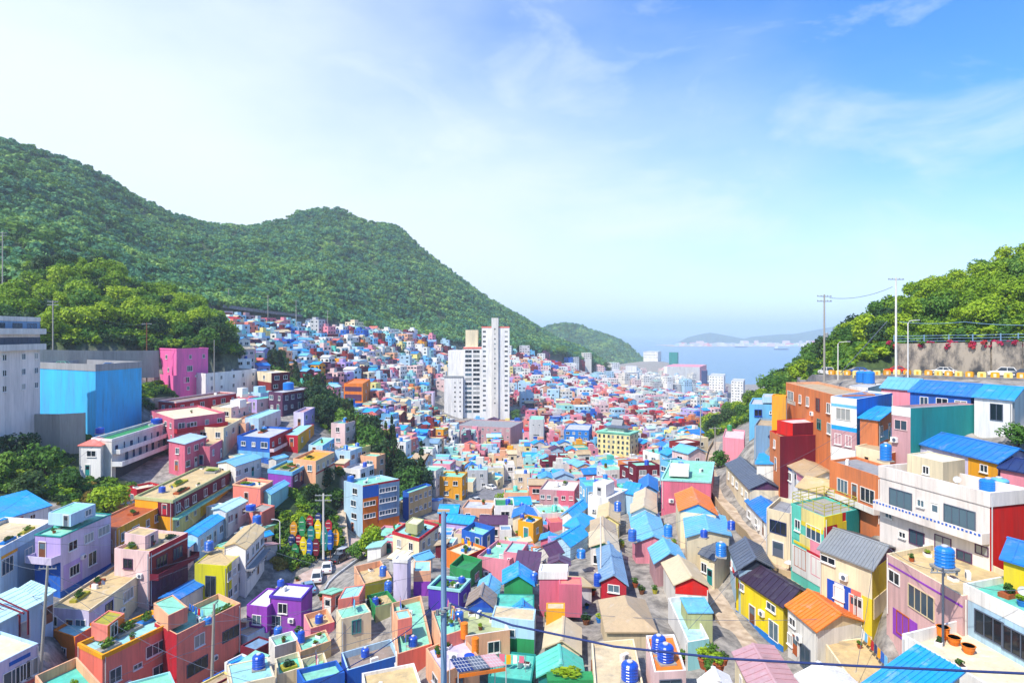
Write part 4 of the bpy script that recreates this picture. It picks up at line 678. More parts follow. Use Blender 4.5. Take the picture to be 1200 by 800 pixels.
K['whiteblue'] = h('white fronted house with blue bands and blue side wall next to brick row', (979,464,91.1), (1004,467.5,86.0), (1046,464,94.9), 86, 528, 'white', 'blue', rc='blue', par=.3, win_ab=None, win_bc=None, panels=[('ab', 0, 1, .95, 1.35, 'sky'), ('ab', 0, 1, 4.0, 4.6, 'bright'), ('ab', 0, 1, 4.6, 7, 'mauve')], wins=[('ab', .5, 2.3, 2.3, 1.5, 's', 'offwhite'), ('ab', .3, 5.9, 1.0, 1.4), ('ab', .7, 5.9, .9, 1.4)])
K['awningbrick'] = h('orange brick terrace under blue awning roof', (1008,489,85.8), (1031,492,82.0), (1050,487,88.3), 82, 522, 'brickorange', roof='shed_ce', rc='bright', rise=.9, win_ab=None, win_bc=(2, 1), panels=[('bc', .1, 1, 1.7, 3, 'sky')])
K['tealmetal'] = h('house with white and pink front and long teal sheet-metal side', (1045,476,78.4), (1067,478), (1146,475.5,80), 76, 527, 'mauve', 'deepteal', rc='grey', par=.2, win_ab=None, win_bc=None, panels=[('ab', 0, 1, .0, 1.1, 'white')], wins=[('ab', .5, 2.2, 1.6, 1.1, 's', 'palepink')])
K['topblue_a'] = h('pale pink house with light blue pitched roof, left of three at the roadside', (1030,452,98.9), (1073,457,94.0), (1090,453,103.9), 94, 470, 'pink', roof='ab', rc='sky', rise=1.3, win_ab=(2, 1), win_bc=None)
K['topblue_b'] = h('blue walled house with bright blue roof, middle of three at the roadside', (1073,456.5,92.0), (1140,464.5,81.0), (1162,459,90.8), 81, 480, 'cobalt', roof='ab', rc='blue', rise=1.2, win_ab=None, win_bc=None, wins=[('ab', .25, 1.2, 1.0, 1.2), ('ab', .55, 1.2, 1.4, 1.3), ('ab', .85, 1.2, 1.4, 1.1)])
K['topblue_c'] = h('white walled house with cyan blue roof, right of three at the roadside', (1143,463.5,81.1), (1189,468.5,75.0), (1212,463,84.8), 75, 500, 'white', roof='ab', rc='bright', rise=1.1, win_ab=None, win_bc=None, wins=[('ab', .6, 1.6, 1.3, 1.9, 's', 'slate')])
K['bigblue'] = h('lavender house under broad bright blue roof with amber end', (1074,519), (1170,542.5), (1192,529), 65, 563, 'lavender', roof='ab', rc='blue', rise=1.2, win_ab=None, win_bc=None, panels=[('ab', .66, 1, .1, 3, 'amber')], wins=[('ab', .85, .9, .9, .7), ('ab', .15, .8, .7, .5)])
K['creamnook'] = h('cream house with tan flat roof and upright blue tank in front', (1007,521), (1043,531), (1076,523), 77, 552, 'cream', 'rust', rc='tan', par=.1, win_ab=None, win_bc=None, wins=[('ab', .35, 1.6, .6, 1.0, 'w', 'beige')])
K['bigpink'] = h('large pinkish white house with red side wall and blue-patterned long balcony', (1031,545.5), (1160,577.5), (1206,573), 56, 695, 'shell', 'red', rc='palegrey', par=1.2, win_ab=None, win_bc=None, st=2.8,
  wins=[('ab', .22, 2.9, 2.6, 1.7, 's', 'slate'), ('ab', .42, 2.7, .7, .6), ('ab', .55, 3.2, .8, 1.8, 'd', 'white'), ('ab', .76, 3.0, 3.0, 1.8, 's', 'slate'), ('ab', .1, 4.9, .8, .6), ('ab', .38, 6.3, 1.6, 1.3, 's', 'plum'), ('ab', .62, 6.0, 1.6, 1.4, 's', 'plum'), ('ab', .8, 6.4, 1.4, .8, 's', 'plum'), ('ab', .94, 5.3, 1.1, .7, 's', 'plum'), ('ab', .24, 6.5, .7, .5)],
  balc=[('ab', 0, 1, 4.35, .9, .8, 'shell')], blocks=[dict(A=(1063,531.5), B=(1105,541.5), C=(1131,538), D=62.6, h=2.6, w='cream', w2='beige', rc='offwhite', wins=[('ab', .55, 1.2, .7, .7, 'w')])], trim=('shell', 1.25, 0))  # stair house: right side of the cream wall painted beige for its shade
K['brownrow'] = h('orange brown row house with sliding windows below the cream house', (972,539), (1033,559), (1052,549), 70, 604, 'brickorange', rc='grey', par=.3, win_ab=None, win_bc=None, wins=[('ab', .28, 2.6, 1.9, 1.5, 's', 'offwhite'), ('ab', .52, 2.8, .9, 1.9, 'd', 'brown'), ('ab', .76, 2.6, 2.3, 1.5, 's', 'offwhite')], balc=[('ab', .1, 1, 4.0, .9, .5, 'offwhite')])
K['sandroof_a'] = h('white and pink drawn-on house with sand gable roof in front of maroon house', (917,542), (948,561), (973,549), 90, 583, 'white', roof='ab', rc='tan', rise=.9, win_ab=(3, 1), win_bc=None, panels=[('ab', .4, 1, .1, 1.2, 'pink'), ('ab', 0, .3, .1, .5, 'blue')])
K['sandroof_b'] = h('small house with sand roof and white wall right of the drawn-on house', (947,561), (966,578), (988,564), 83, 598, 'offwhite', roof='ab', rc='sand', rise=.7, win_ab=None, win_bc=None)
K['tankwhite'] = h('white and cyan stand block carrying two blue tanks below the road', (1000,453,109.0), (1017,454,104.0), (1034,452,111.4), 104, 472, 'white', 'aqua', rc='palegrey', par=.1, win_ab=None, win_bc=None, name='tank_house', cat='tank house')
K['blueedge'] = h('yellow walled house under blue roof wedge at the right edge, by the red wall', (1180,642), (1216,667), (1232,642), 48, 700, 'yellow', roof='ab', rc='blue', rise=.9, win_ab=(2, 1), win_bc=None)
K['pinkedge'] = h('pink walled house with dark blue roof at the right edge', (1170,546), (1204,554), (1222,542), 62, 582, 'pink', roof='ab', rc='navy', rise=.7, win_ab=(2, 1), win_bc=None)
# harbour end of the valley
K['beigeflats'] = h('pale beige apartment block left of the white flats towards the harbour', (704,436), (727,437), (729,434), 840, 458, 'palepink', rc='palegrey', cat='apartment block', name='apartment_block', win_ab=(5, 6), win_bc=None, st=4, ww=2.5, fr='grey')
K['whiteflats'] = h('stepped white apartment block towards the harbour', (726,437), (747,438), (749,434), 900, 465, 'white', rc='palegrey', cat='apartment block', name='apartment_block', win_ab=(4, 7), win_bc=None, st=4, ww=3, fr='grey', blocks=[dict(A=(733,429,910), B=(746,429,910), C=(747,429,925), D=910, h=9, w='white', n='upper_block')])
K['greyhall'] = h('huge pale grey windowless hall by the water with pink-topped end', (782,428), (820,430), (828,427), 1150, 452, 'palegrey', 'pink', rc='pink', cat='hall', name='harbour_hall', win_ab=None, win_bc=None, panels=[('ab', 0, .1, 0, 34, 'white')], square=True)
K['tealtower'] = h('turquoise clad tower beside the grey harbour hall', (784,413,1350), (794,413,1340), (795,413,1360), 1340, 432, 'deepteal', rc='grey', cat='tower', name='tower_block', win_ab=None, win_bc=None)
K['whiteport'] = h('white warehouse block on the far shore spur', (754,411,1500), (771,412,1490), (775,411,1530), 1490, 423, 'white', rc='palegrey', cat='warehouse', name='warehouse', win_ab=(6, 3), win_bc=None, st=6, ww=4)
K['navyblock'] = h('navy blue block beside the grey harbour hall', (822,434,1080), (828,434,1075), (829,434,1090), 1075, 455, 'navy', rc='pink', cat='block', name='office_block', win_ab=None, win_bc=None)
K['flats_a'] = h('white harbour flats with many storeys, left of a pair', (831,440), (848,441), (850,438), 950, 464, 'white', rc='palegrey', cat='apartment block', name='apartment_block', win_ab=(5, 7), win_bc=None, st=4, ww=2, fr='grey')
K['flats_b'] = h('tall slim white flats before the wooded spur, right of a pair', (857,446), (871,447), (873,444), 850, 475, 'white', 'palegrey', rc='palegrey', cat='apartment block', name='apartment_block', win_ab=(4, 8), win_bc=None, st=3.8, ww=2, fr='grey')
K['redroofhall'] = h('long red walled hall among the far harbour houses', (768,455), (790,456), (793,453), 800, 463, 'red', rc='crimson', cat='hall', name='market_hall', win_ab=(6, 1), win_bc=None, st=6)
# ------------------------------------------------------------------ ground, water, far shore
for w in [(-700, 118), (-700, 60)]: GP.append((-350, 520, w[1]))
fit_ground()
SCRUB = [[(-40,516),(92,516),(112,556),(160,565),(160,598),(96,606),(60,584),(-40,580)], [(318,596),(345,575),(395,545),(402,560),(400,640),(345,668),(318,640)], [(60,476),(104,470),(104,520),(60,520)], [(160,455),(185,450),(210,470),(205,480),(160,480)],
         [(300,430),(318,428),(385,470),(470,545),(492,580),(478,592),(440,562),(395,515),(335,465)], [(460,545),(500,575),(490,590),(455,570)]]
ROADS = [('car_park', [(345,700),(352,690),(362,680),(376,668),(392,656),(412,646),(436,640)], 9.5, 'roadpink'), ('plaza', [(536,622),(552,606),(566,594),(578,584),(588,577)], 12, 'asphalt'),
         ('hill_road', [(1420,447),(1330,446),(1260,446),(1200,444.5),(1150,442.5),(1100,441),(1050,440),(1005,440),(975,441),(950,443)], 7.0, 'asphalt'),
         ('lane', [(1012,742),(985,722),(960,703),(938,686),(918,668),(902,650),(888,633),(872,616),(856,600),(845,583),(838,566),(835,548),(838,530),(842,520)], 2.6, 'lane'),
         ('alley', [(905,790),(880,762),(858,735),(842,712),(828,690),(818,672)], 2.4, 'lane'), ('ramp', [(403,644),(401,622),(399,598),(397,572)], 2.0, 'lane'), ('valley_road', [(590,577),(606,566),(612,552),(607,538),(603,522),(606,508)], 4, 'lane'), ('mountain_road', [(255,357),(290,362),(320,366),(350,369),(380,375)], 7, 'asphalt')]
NU, NV = 400, 350
pxs = np.linspace(-480, 1680, NU); Ds = np.geomspace(7, 2700, NV)
PX, DD = np.meshgrid(pxs, Ds); GX = (PX - CX) / F * DD
gzv, gwh = ground(GX.ravel(), DD.ravel(), True); PYv = YH - F * gzv / DD.ravel()
zone = np.where(gwh > 0, 1.0, 0.0); fpx = PX.ravel(); fD = DD.ravel()
for i in range(len(zone)):
    if fD[i] < 345 and fD[i] > 80 and fpx[i] < 520:
        for pg in SCRUB:
            if inpoly(fpx[i], PYv[i], pg): zone[i] = 1; break
zone[(fpx > 1216) | ((fpx < -45) & (fD < 320))] = 1
zone[(fpx > 1000) & (PYv < 440) & (fD < 400)] = 1
me = bpy.data.meshes.new('ground')
verts = np.c_[GX.ravel(), fD, gzv]
faces = [(r * NU + c, r * NU + c + 1, (r + 1) * NU + c + 1, (r + 1) * NU + c) for r in range(NV - 1) for c in range(NU - 1)]
n0 = len(verts); verts = np.vstack([verts, [[-1500, -300, -12], [1500, -300, -12]]]); faces += [(n0, n0 + 1, NU - 1, 0)] if False else [tuple([n0, n0 + 1] + list(range(NU - 1, -1, -1)))]
me.from_pydata(verts.tolist(), [], faces)
at_ = me.attributes.new('zone', 'FLOAT', 'POINT'); at_.data.foreach_set('value', np.r_[zone, 0, 0].astype(np.float32)); me.polygons.foreach_set('use_smooth', [True] * len(me.polygons))
def ground_mat():
    m = bpy.data.materials.new('hillside_ground'); m.use_nodes = True; N = m.node_tree.nodes; L = m.node_tree.links; b = N['Principled BSDF']; b.inputs['Roughness'].default_value = .95
    a = N.new('ShaderNodeAttribute'); a.attribute_name = 'zone'; g = N.new('ShaderNodeNewGeometry')
    n = N.new('ShaderNodeTexNoise'); n.inputs['Scale'].default_value = .55; n.inputs['Detail'].default_value = 10; n.inputs['Roughness'].default_value = .7; L.new(g.outputs['Position'], n.inputs['Vector'])
    r1 = N.new('ShaderNodeValToRGB'); e = r1.color_ramp.elements; e[0].color = (.13, .12, .11, 1); e[1].color = (.36, .33, .29, 1); e[0].position = .38; e[1].position = .62; L.new(n.outputs['Fac'], r1.inputs['Fac'])
    r2 = N.new('ShaderNodeValToRGB'); e = r2.color_ramp.elements; e[0].color = (.012, .03, .01, 1); e[1].color = (.06, .10, .02, 1); e[0].position = .35; e[1].position = .68; L.new(n.outputs['Fac'], r2.inputs['Fac'])
    mx = N.new('ShaderNodeMix'); mx.data_type = 'RGBA'; L.new(a.outputs['Fac'], mx.inputs[0]); L.new(r1.outputs['Color'], mx.inputs[6]); L.new(r2.outputs['Color'], mx.inputs[7]); L.new(mx.outputs[2], b.inputs['Base Color'])
    return m
me.materials.append(ground_mat()); kind(link(me, 'ground'), 'structure', 'hillside and valley ground under the houses')
def water():
    m = MB(); m.quad((-26000, 600, SEA), (26000, 600, SEA), (26000, 26000, SEA), (-26000, 26000, SEA))
    w = bpy.data.materials.new('sea_water'); w.use_nodes = True; N = w.node_tree.nodes; L = w.node_tree.links; b = N['Principled BSDF']
    b.inputs['Base Color'].default_value = (.05, .16, .26, 1); b.inputs['Roughness'].default_value = .25; b.inputs['IOR'].default_value = 1.33
    g = N.new('ShaderNodeNewGeometry'); n = N.new('ShaderNodeTexNoise'); n.inputs['Scale'].default_value = .02; n.inputs['Detail'].default_value = 6; L.new(g.outputs['Position'], n.inputs['Vector'])
    bp = N.new('ShaderNodeBump'); bp.inputs['Strength'].default_value = .25; bp.inputs['Distance'].default_value = 8; L.new(n.outputs['Fac'], bp.inputs['Height']); L.new(bp.outputs['Normal'], b.inputs['Normal'])
    kind(m.build('sea', w), 'structure', 'calm blue sea of the harbour bay')
water()
def far_hill(name, label, prof, D, depth, base_y):
    m = MB(); px = np.linspace(prof[0][0], prof[-1][0], 90); top = np.interp(px, [p[0] for p in prof], [p[1] for p in prof]); rows = []
    for k, (f, dd) in enumerate(((0, 0), (.35, .15), (.72, .35), (1, .5), (.7, .75), (0, 1))):
        row = []
        for i, x in enumerate(px):
            d = D + depth * dd; zt = (YH - top[i]) / F * (D + depth * .5); wob = 14 * math.sin(x * .21 + k * 1.7) + 9 * math.sin(x * .63 + k)
            z = SEA - 2 + (zt - SEA + 2) * f + (wob if 0 < f < 1 else 0) * min(1, max(0, (zt - SEA) / 120)); row.append(((x - CX) / F * d, d, max(SEA - 2, z)))
        rows.append(row)
    n = len(px); vs = [p for r in rows for p in r]; m.add(vs, [(r * n + c, r * n + c + 1, (r + 1) * n + c + 1, (r + 1) * n + c) for r in range(5) for c in range(n - 1)])
    kind(m.build(name, FARGREEN, smooth=True), 'structure', label)
FARGREEN = bpy.data.materials.new('wooded_far_hill'); FARGREEN.use_nodes = True
def _fg():
    N = FARGREEN.node_tree.nodes; L = FARGREEN.node_tree.links; b = N['Principled BSDF']; b.inputs['Roughness'].default_value = 1; b.inputs['Specular IOR Level'].default_value = 0
    g = N.new('ShaderNodeNewGeometry'); n = N.new('ShaderNodeTexNoise'); n.inputs['Scale'].default_value = .02; n.inputs['Detail'].default_value = 8; L.new(g.outputs['Position'], n.inputs['Vector'])
    r = N.new('ShaderNodeValToRGB'); e = r.color_ramp.elements; e[0].color = (.015, .045, .02, 1); e[1].color = (.06, .11, .03, 1); e[0].position = .35; e[1].position = .65; L.new(n.outputs['Fac'], r.inputs['Fac']); L.new(r.outputs['Color'], b.inputs['Base Color'])
    bp = N.new('ShaderNodeBump'); bp.inputs['Distance'].default_value = 15; L.new(n.outputs['Fac'], bp.inputs['Height']); L.new(bp.outputs['Normal'], b.inputs['Normal'])
_fg()
far_hill('island_hills', 'low wooded headland across the bay', [(778,406),(792,402),(806,395),(820,391.5),(832,389.5),(844,391.5),(858,394),(872,397),(890,402)], 6200, 1300, 405)
far_hill('island_hills', 'long wooded ridge across the bay, to the right', [(850,406),(868,398),(880,394.5),(896,393),(915,391.5),(932,391),(950,387.5),(975,383),(1000,378),(1040,372),(1100,366),(1200,372),(1300,398)], 6000, 1900, 405)
# ------------------------------------------------------------------ roads and lanes draped over the ground
def road_mat(k):
    m = bpy.data.materials.new('road_' + k); m.use_nodes = True; N = m.node_tree.nodes; L = m.node_tree.links; b = N['Principled BSDF']; b.inputs['Roughness'].default_value = .9
    g = N.new('ShaderNodeNewGeometry'); n = N.new('ShaderNodeTexNoise'); n.inputs['Scale'].default_value = .9; n.inputs['Detail'].default_value = 7; L.new(g.outputs['Position'], n.inputs['Vector'])
    r = N.new('ShaderNodeValToRGB'); e = r.color_ramp.elements; c0, c1 = {'asphalt': ((.13, .125, .13), (.24, .23, .235)), 'roadpink': ((.36, .26, .22), (.5, .38, .33)), 'lane': ((.34, .25, .17), (.55, .44, .32))}[k]
    e[0].color = (*c0, 1); e[1].color = (*c1, 1); e[0].position = .35; e[1].position = .65; L.new(n.outputs['Fac'], r.inputs['Fac']); L.new(r.outputs['Color'], b.inputs['Base Color']); return m
RM = {k: road_mat(k) for k in ('asphalt', 'roadpink', 'lane')}
RLINE = {}
for nm, pts, w, k in ROADS:
    P = [at(*p) for p in pts]; C2 = []
    for i in range(len(P) - 1):
        n = max(2, int((P[i + 1] - P[i]).length / 2.5)); C2 += [P[i].lerp(P[i + 1], j / n) for j in range(n)]
    C2.append(P[-1]); zs = [gz(p.x, p.y) for p in C2]; sm = [sum(zs[max(0, i - 3):i + 4]) / len(zs[max(0, i - 3):i + 4]) for i in range(len(zs))]
    RLINE[nm] = [Vector((p.x, p.y, z + .35)) for p, z in zip(C2, sm)]
    m = MB(); rows = []
    for i, p in enumerate(C2):
        d = (C2[min(i + 1, len(C2) - 1)] - C2[max(i - 1, 0)]); d.z = 0; d.normalize(); s = Vector((-d.y, d.x, 0))
        rows.append([Vector((p.x, p.y, 0)) + s * (w * (j / 6 - .5)) for j in range(7)])
        for q in rows[-1]: q.z = sm[i] + .35
    for i in range(len(rows) - 1):
        for j in range(6): m.quad(rows[i][j], rows[i][j + 1], rows[i + 1][j + 1], rows[i + 1][j])
        for j in (0, 6): m.quad(rows[i][j], rows[i + 1][j], rows[i + 1][j] - Vector((0, 0, 2)), rows[i][j] - Vector((0, 0, 2)))
    names = {'car_park': ('road', 'pinkish road and car park in the village'), 'plaza': ('road', 'grey open square in the valley'), 'hill_road': ('road', 'road along the hilltop'), 'lane': ('path', 'narrow walled lane down the right slope'), 'alley': ('path', 'tan alley between the right hand rows'), 'ramp': ('path', 'pale ramp climbing beside the apartment block'), 'valley_road': ('path', 'pale lane in the valley floor'), 'mountain_road': ('road', 'road along the foot of the mountain')}
    kind(m.build(names[nm][0], RM[k]), 'structure', names[nm][1])
# ------------------------------------------------------------------ the haze over the bay
def haze():
    m = MB(); m.box(-27000, 27000, -310, 26500, SEA - 6, 262)
    v = bpy.data.materials.new('haze_air'); v.use_nodes = True; N = v.node_tree.nodes; N.remove(N['Principled BSDF']); p = N.new('ShaderNodeVolumePrincipled')
    p.inputs['Color'].default_value = (.72, .87, 1.0, 1); p.inputs['Density'].default_value = HAZE; p.inputs['Anisotropy'].default_value = .1
    v.node_tree.links.new(p.outputs['Volume'], N['Material Output'].inputs['Volume']); kind(m.build('haze', v), 'stuff', 'thin sea haze over the whole bay')
HAZE = 0.00018
haze()
# ------------------------------------------------------------------ leaf clumps and trees
def crown_mesh(name, n, rx, rz, leaf, lobes, material, seed, cone=False):
    r = np.random.RandomState(seed); vs = []; fs = []
    lc = r.normal(0, 1, (lobes, 3)); lc /= np.linalg.norm(lc, axis=1)[:, None]; lc *= r.uniform(.35, .72, (lobes, 1)); lc[:, 2] = lc[:, 2] * .8 + .08; lr = r.uniform(.30, .52, lobes)
    for i in range(n):
        if cone:
            f = r.rand() ** .75; lay = round(f * 7) / 7 + r.normal(0, .02); ang = r.rand() * 6.283; rad = (1 - lay) * (.55 + .45 * math.cos(ang * 5 + lay * 9)) * r.uniform(.5, 1) + .05
            c = np.array([rad * math.cos(ang), rad * math.sin(ang), lay * 2 - 1 - rad * .25]); nn = np.array([math.cos(ang) * .5, math.sin(ang) * .5, .8])
        else:
            k = r.randint(lobes); d = r.normal(0, 1, 3); d /= np.linalg.norm(d); d[2] = abs(d[2]) if r.rand() < .35 else d[2]
            c = lc[k] + d * lr[k] * r.uniform(.75, 1.05); nn = d * .7 + np.array([0, 0, .35])
        nn = nn + r.normal(0, .45, 3); nn /= np.linalg.norm(nn); a = np.cross(nn, r.normal(0, 1, 3)); a /= np.linalg.norm(a); b = np.cross(nn, a); s = leaf * r.uniform(.6, 1.25)
        p = c * np.array([rx, rx, rz]); o = len(vs)
        vs += [tuple(p + a * s + b * s * .2), tuple(p + b * s * .8), tuple(p - a * s - b * s * .15), tuple(p - b * s * .75)]; fs.append((o, o + 1, o + 2, o + 3))
    me = bpy.data.meshes.new(name); me.from_pydata(vs, [], fs); me.materials.append(material); return me
def trunk_mesh(h, r0, limbs, seed):
    q = random.Random(seed); m = MB(); m.tube([(0, 0, -.6), (q.uniform(-.1, .1), q.uniform(-.1, .1), h * .45), (q.uniform(-.25, .25), q.uniform(-.25, .25), h)], [r0, r0 * .8, r0 * .45], 6)
    for k in range(limbs):
        a = q.uniform(0, 6.28); z = h * q.uniform(.45, .85); m.tube([(0, 0, z), (math.cos(a) * h * .28, math.sin(a) * h * .28, z + h * .25), (math.cos(a) * h * .5, math.sin(a) * h * .5, z + h * .42)], [r0 * .5, r0 * .32, r0 * .15], 5)
    return m.mesh('trunk', BARK)
TREE = {}
for k, lf in (('bright', 'bright'), ('mid', 'mid'), ('dark', 'dark')):
    TREE[k] = [(crown_mesh('crown', 1500, 1, .82, .08, 14, LEAF[lf], 10 + i), trunk_mesh(1.0, .07, 4, i)) for i in range(4)]
TREE['pine'] = [(crown_mesh('crown', 1300, .55, 1.25, .085, 9, LEAF['pine'], 40 + i, cone=(i % 2 == 0)), trunk_mesh(1.0, .06, 3, 9 + i)) for i in range(4)]
TREE['dry'] = [(crown_mesh('crown', 400, 1, .7, .12, 8, LEAF['dry'], 60), trunk_mesh(.5, .05, 2, 3))]
def tree(x, y, rad, tk, label, group=None, sink=.35, name='tree', z=None, cat='tree', hs=1.0):
    cm, tm = TREE[tk][rnd.randrange(len(TREE[tk]))]; z = gz(x, y) if z is None else z
    t = thing(name, label, cat, (x, y, z), rnd.uniform(0, 6.28), group); s = rad; sz = s * hs * rnd.uniform(.9, 1.12)
    off = sz * (.82 if tk != 'pine' else 1.3) * (1 - sink)
    link(cm, 'crown', t, (0, 0, off + sz * .28), 0, (s, s * rnd.uniform(.9, 1.1), sz)); link(tm, 'trunk', t, (0, 0, 0), 0, (s, s, sz * (1.0 if tk != 'pine' else 1.6)))
    return t
def scatter_points(name, label, pts, kinds):     # far woods: one body of instanced crowns
    me = bpy.data.meshes.new(name); me.from_pydata([p[:3] for p in pts], [], [])
    for an, ty, i in (('siz', 'FLOAT', 3), ('spin', 'FLOAT', 4), ('sort', 'INT', 5)):
        a = me.attributes.new(an, ty, 'POINT'); a.data.foreach_set('value', [p[i] for p in pts])
    o = link(me, name); c = bpy.data.collections.new(name + '_crowns')
    for q, m_ in enumerate(kinds):
        ob = bpy.data.objects.new('crown_clump', m_); c.objects.link(ob)
    ng = bpy.data.node_groups.new(name, 'GeometryNodeTree'); ng.interface.new_socket('Geometry', in_out='INPUT', socket_type='NodeSocketGeometry'); ng.interface.new_socket('Geometry', in_out='OUTPUT', socket_type='NodeSocketGeometry')
    N = ng.nodes; L = ng.links; gi = N.new('NodeGroupInput'); go = N.new('NodeGroupOutput'); ip = N.new('GeometryNodeInstanceOnPoints'); ci = N.new('GeometryNodeCollectionInfo')
    ci.inputs['Collection'].default_value = c; ci.inputs['Separate Children'].default_value = True; ci.inputs['Reset Children'].default_value = True; ip.inputs['Pick Instance'].default_value = True
    def na(nm, ty): x = N.new('GeometryNodeInputNamedAttribute'); x.data_type = ty; x.inputs['Name'].default_value = nm; return x
    si, sp, so = na('siz', 'FLOAT'), na('spin', 'FLOAT'), na('sort', 'INT'); cx = N.new('ShaderNodeCombineXYZ'); L.new(sp.outputs['Attribute'], cx.inputs['Z'])
    L.new(gi.outputs[0], ip.inputs['Points']); L.new(ci.outputs[0], ip.inputs['Instance']); L.new(so.outputs['Attribute'], ip.inputs['Instance Index']); L.new(si.outputs['Attribute'], ip.inputs['Scale']); L.new(cx.outputs[0], ip.inputs['Rotation']); L.new(ip.outputs[0], go.inputs[0])
    md = o.modifiers.new('woods', 'NODES'); md.node_group = ng; kind(o, 'stuff', label); return o
HILLCROWN = [crown_mesh('hillcrown', 170, 1, .8, .23, 7, LEAF['hill'], 80 + i) for i in range(4)] + [crown_mesh('hillcrown', 170, 1, .8, .23, 7, LEAF['mid'], 90)]
SHRUB = [crown_mesh('shrubcrown', 260, 1, .75, .16, 8, LEAF[k], 95 + i) for i, k in enumerate(('bright', 'mid', 'dark', 'mid'))]
def hill_points(name, n, smin, smax, rad, seed, pxr=None, nk=5):
    r = np.random.RandomState(seed); h = HN[name]; pr = pxr or (h[0, 0], h[-1, 0]); px = r.uniform(pr[0], pr[1], n); s = r.uniform(smin, smax, n)
    f = [np.interp(px, h[:, 0], h[:, i]) for i in (1, 2, 3, 4)]
    # even spread over the slope itself: density follows distance
    D = f[1] * (f[3] / f[1]) ** s; keep = r.rand(n) < (D / D.max()) ** 1.2; px, D, s = px[keep], D[keep], s[keep]
    X = (px - CX) / F * D; z, wh = ground(X, D, True); i0 = list(HILLS).index(name) + 1; ok = wh == i0
    return [(X[i], D[i], z[i] + rad * .25, rad * r.uniform(.6, 1.3), r.uniform(0, 6.28), int(r.randint(nk)) if r.rand() < .9 else 4 % nk) for i in range(len(X)) if ok[i]]
for s in HOUSES: raise_house(s)
# ------------------------------------------------------------------ woods and trees
def clear_of_houses(x, y, r):
    for s in HOUSES:
        c = sum(s['poly'], Vector((0, 0))) / 4
        if (c - Vector((x, y))).length < r + max((p - c).length for p in s['poly']) * .8: return False
    return True
scatter_points('mountain_forest', 'dense forest covering the long mountain on the left', hill_points('main', 34000, .0, 1.06, 5.2, 1, (-200, 742)), HILLCROWN)
scatter_points('far_hill_forest', 'hazy forest on the second hill behind the mountain', hill_points('far', 6500, .0, 1.1, 9.5, 2), HILLCROWN)
scatter_points('spur_forest', 'dark underwood and back trees on the spur above the houses', hill_points('spur', 2600, .0, 1.15, 2.6, 3, (-120, 280), 4), SHRUB)
scatter_points('east_forest', 'green underwood of the wooded slope above the road', hill_points('east', 9000, .0, 1.1, 2.2, 4, (822, 1420), 4), [SHRUB[0], SHRUB[1], SHRUB[0], SHRUB[3]])
def wood(name_h, n, s0, s1, pr, rad, kinds, label, group, seed, mind):
    q = random.Random(seed); got = []; h = HN[name_h]; tries = 0; i0 = list(HILLS).index(name_h) + 1
    while len(got) < n and tries < n * 60:
        tries += 1; px = q.uniform(*pr); s = q.uniform(s0, s1) ** .9; f = [np.interp(px, h[:, 0], h[:, i]) for i in (2, 4)]; D = f[0] * (f[1] / f[0]) ** s; x, y = (px - CX) / F * D, D
        if any((x - a) ** 2 + (y - b) ** 2 < mind ** 2 for a, b in got): continue
        z, w = ground([x], [y], True)
        if w[0] != i0: continue
        got.append((x, y)); k = q.choice(kinds); tree(x, y, rad * q.uniform(.75, 1.25), k, label[k], group, .3, z=float(z[0]))
    return got
wood('spur', 96, .02, 1.0, (-30, 278), 4.6, ['bright', 'bright', 'mid', 'dark'], dict(bright='light green leafy tree in the wood above the pink and blue buildings', mid='leafy tree in the wood above the pink and blue buildings', dark='dark green tree in the wood above the pink and blue buildings'), 'trees of the wood on the left spur', 11, 5.2)
wood('east', 100, .0, 1.0, (1042, 1215), 3.5, ['bright', 'bright', 'bright', 'bright', 'mid'], dict(bright='bright green broad-crowned tree on the slope above the flowered retaining wall', mid='deeper green tree on the slope above the flowered retaining wall'), 'trees above the retaining wall', 12, 4.4)
wood('east', 74, .05, 1.05, (826, 1045), 3.8, ['mid', 'bright', 'dark'], dict(bright='light green tree on the wooded spur falling to the sea', mid='green tree on the wooded spur falling to the sea', dark='dark tree on the wooded spur falling to the sea'), 'trees on the spur before the bay', 13, 5.0)
def tpx(px, py, rad, k, label, group=None, hs=1.0, D=None, sink=.45):
    p = at(px, py) if D is None else unp(px, py, D); return tree(p.x, p.y, rad, k, label, group, sink, z=None, hs=hs)
q = random.Random(5)
bl = [(312,434),(345,456),(375,478),(400,504),(425,526),(448,552),(468,574),(482,584)]
for i in range(66):
    f = (i + .5) / 66 * (len(bl) - 1); j = int(f); x = bl[j][0] + (bl[j + 1][0] - bl[j][0]) * (f - j) + q.uniform(-11, 13); y = bl[j][1] + (bl[j + 1][1] - bl[j][1]) * (f - j) + q.uniform(-9, 6)
    tpx(x, y, q.uniform(3.8, 5.4), q.choice(('pine', 'pine', 'dark', 'mid')), 'tree in the dark green belt running down the ridge', 'pines on the ridge through the village', 1.2)
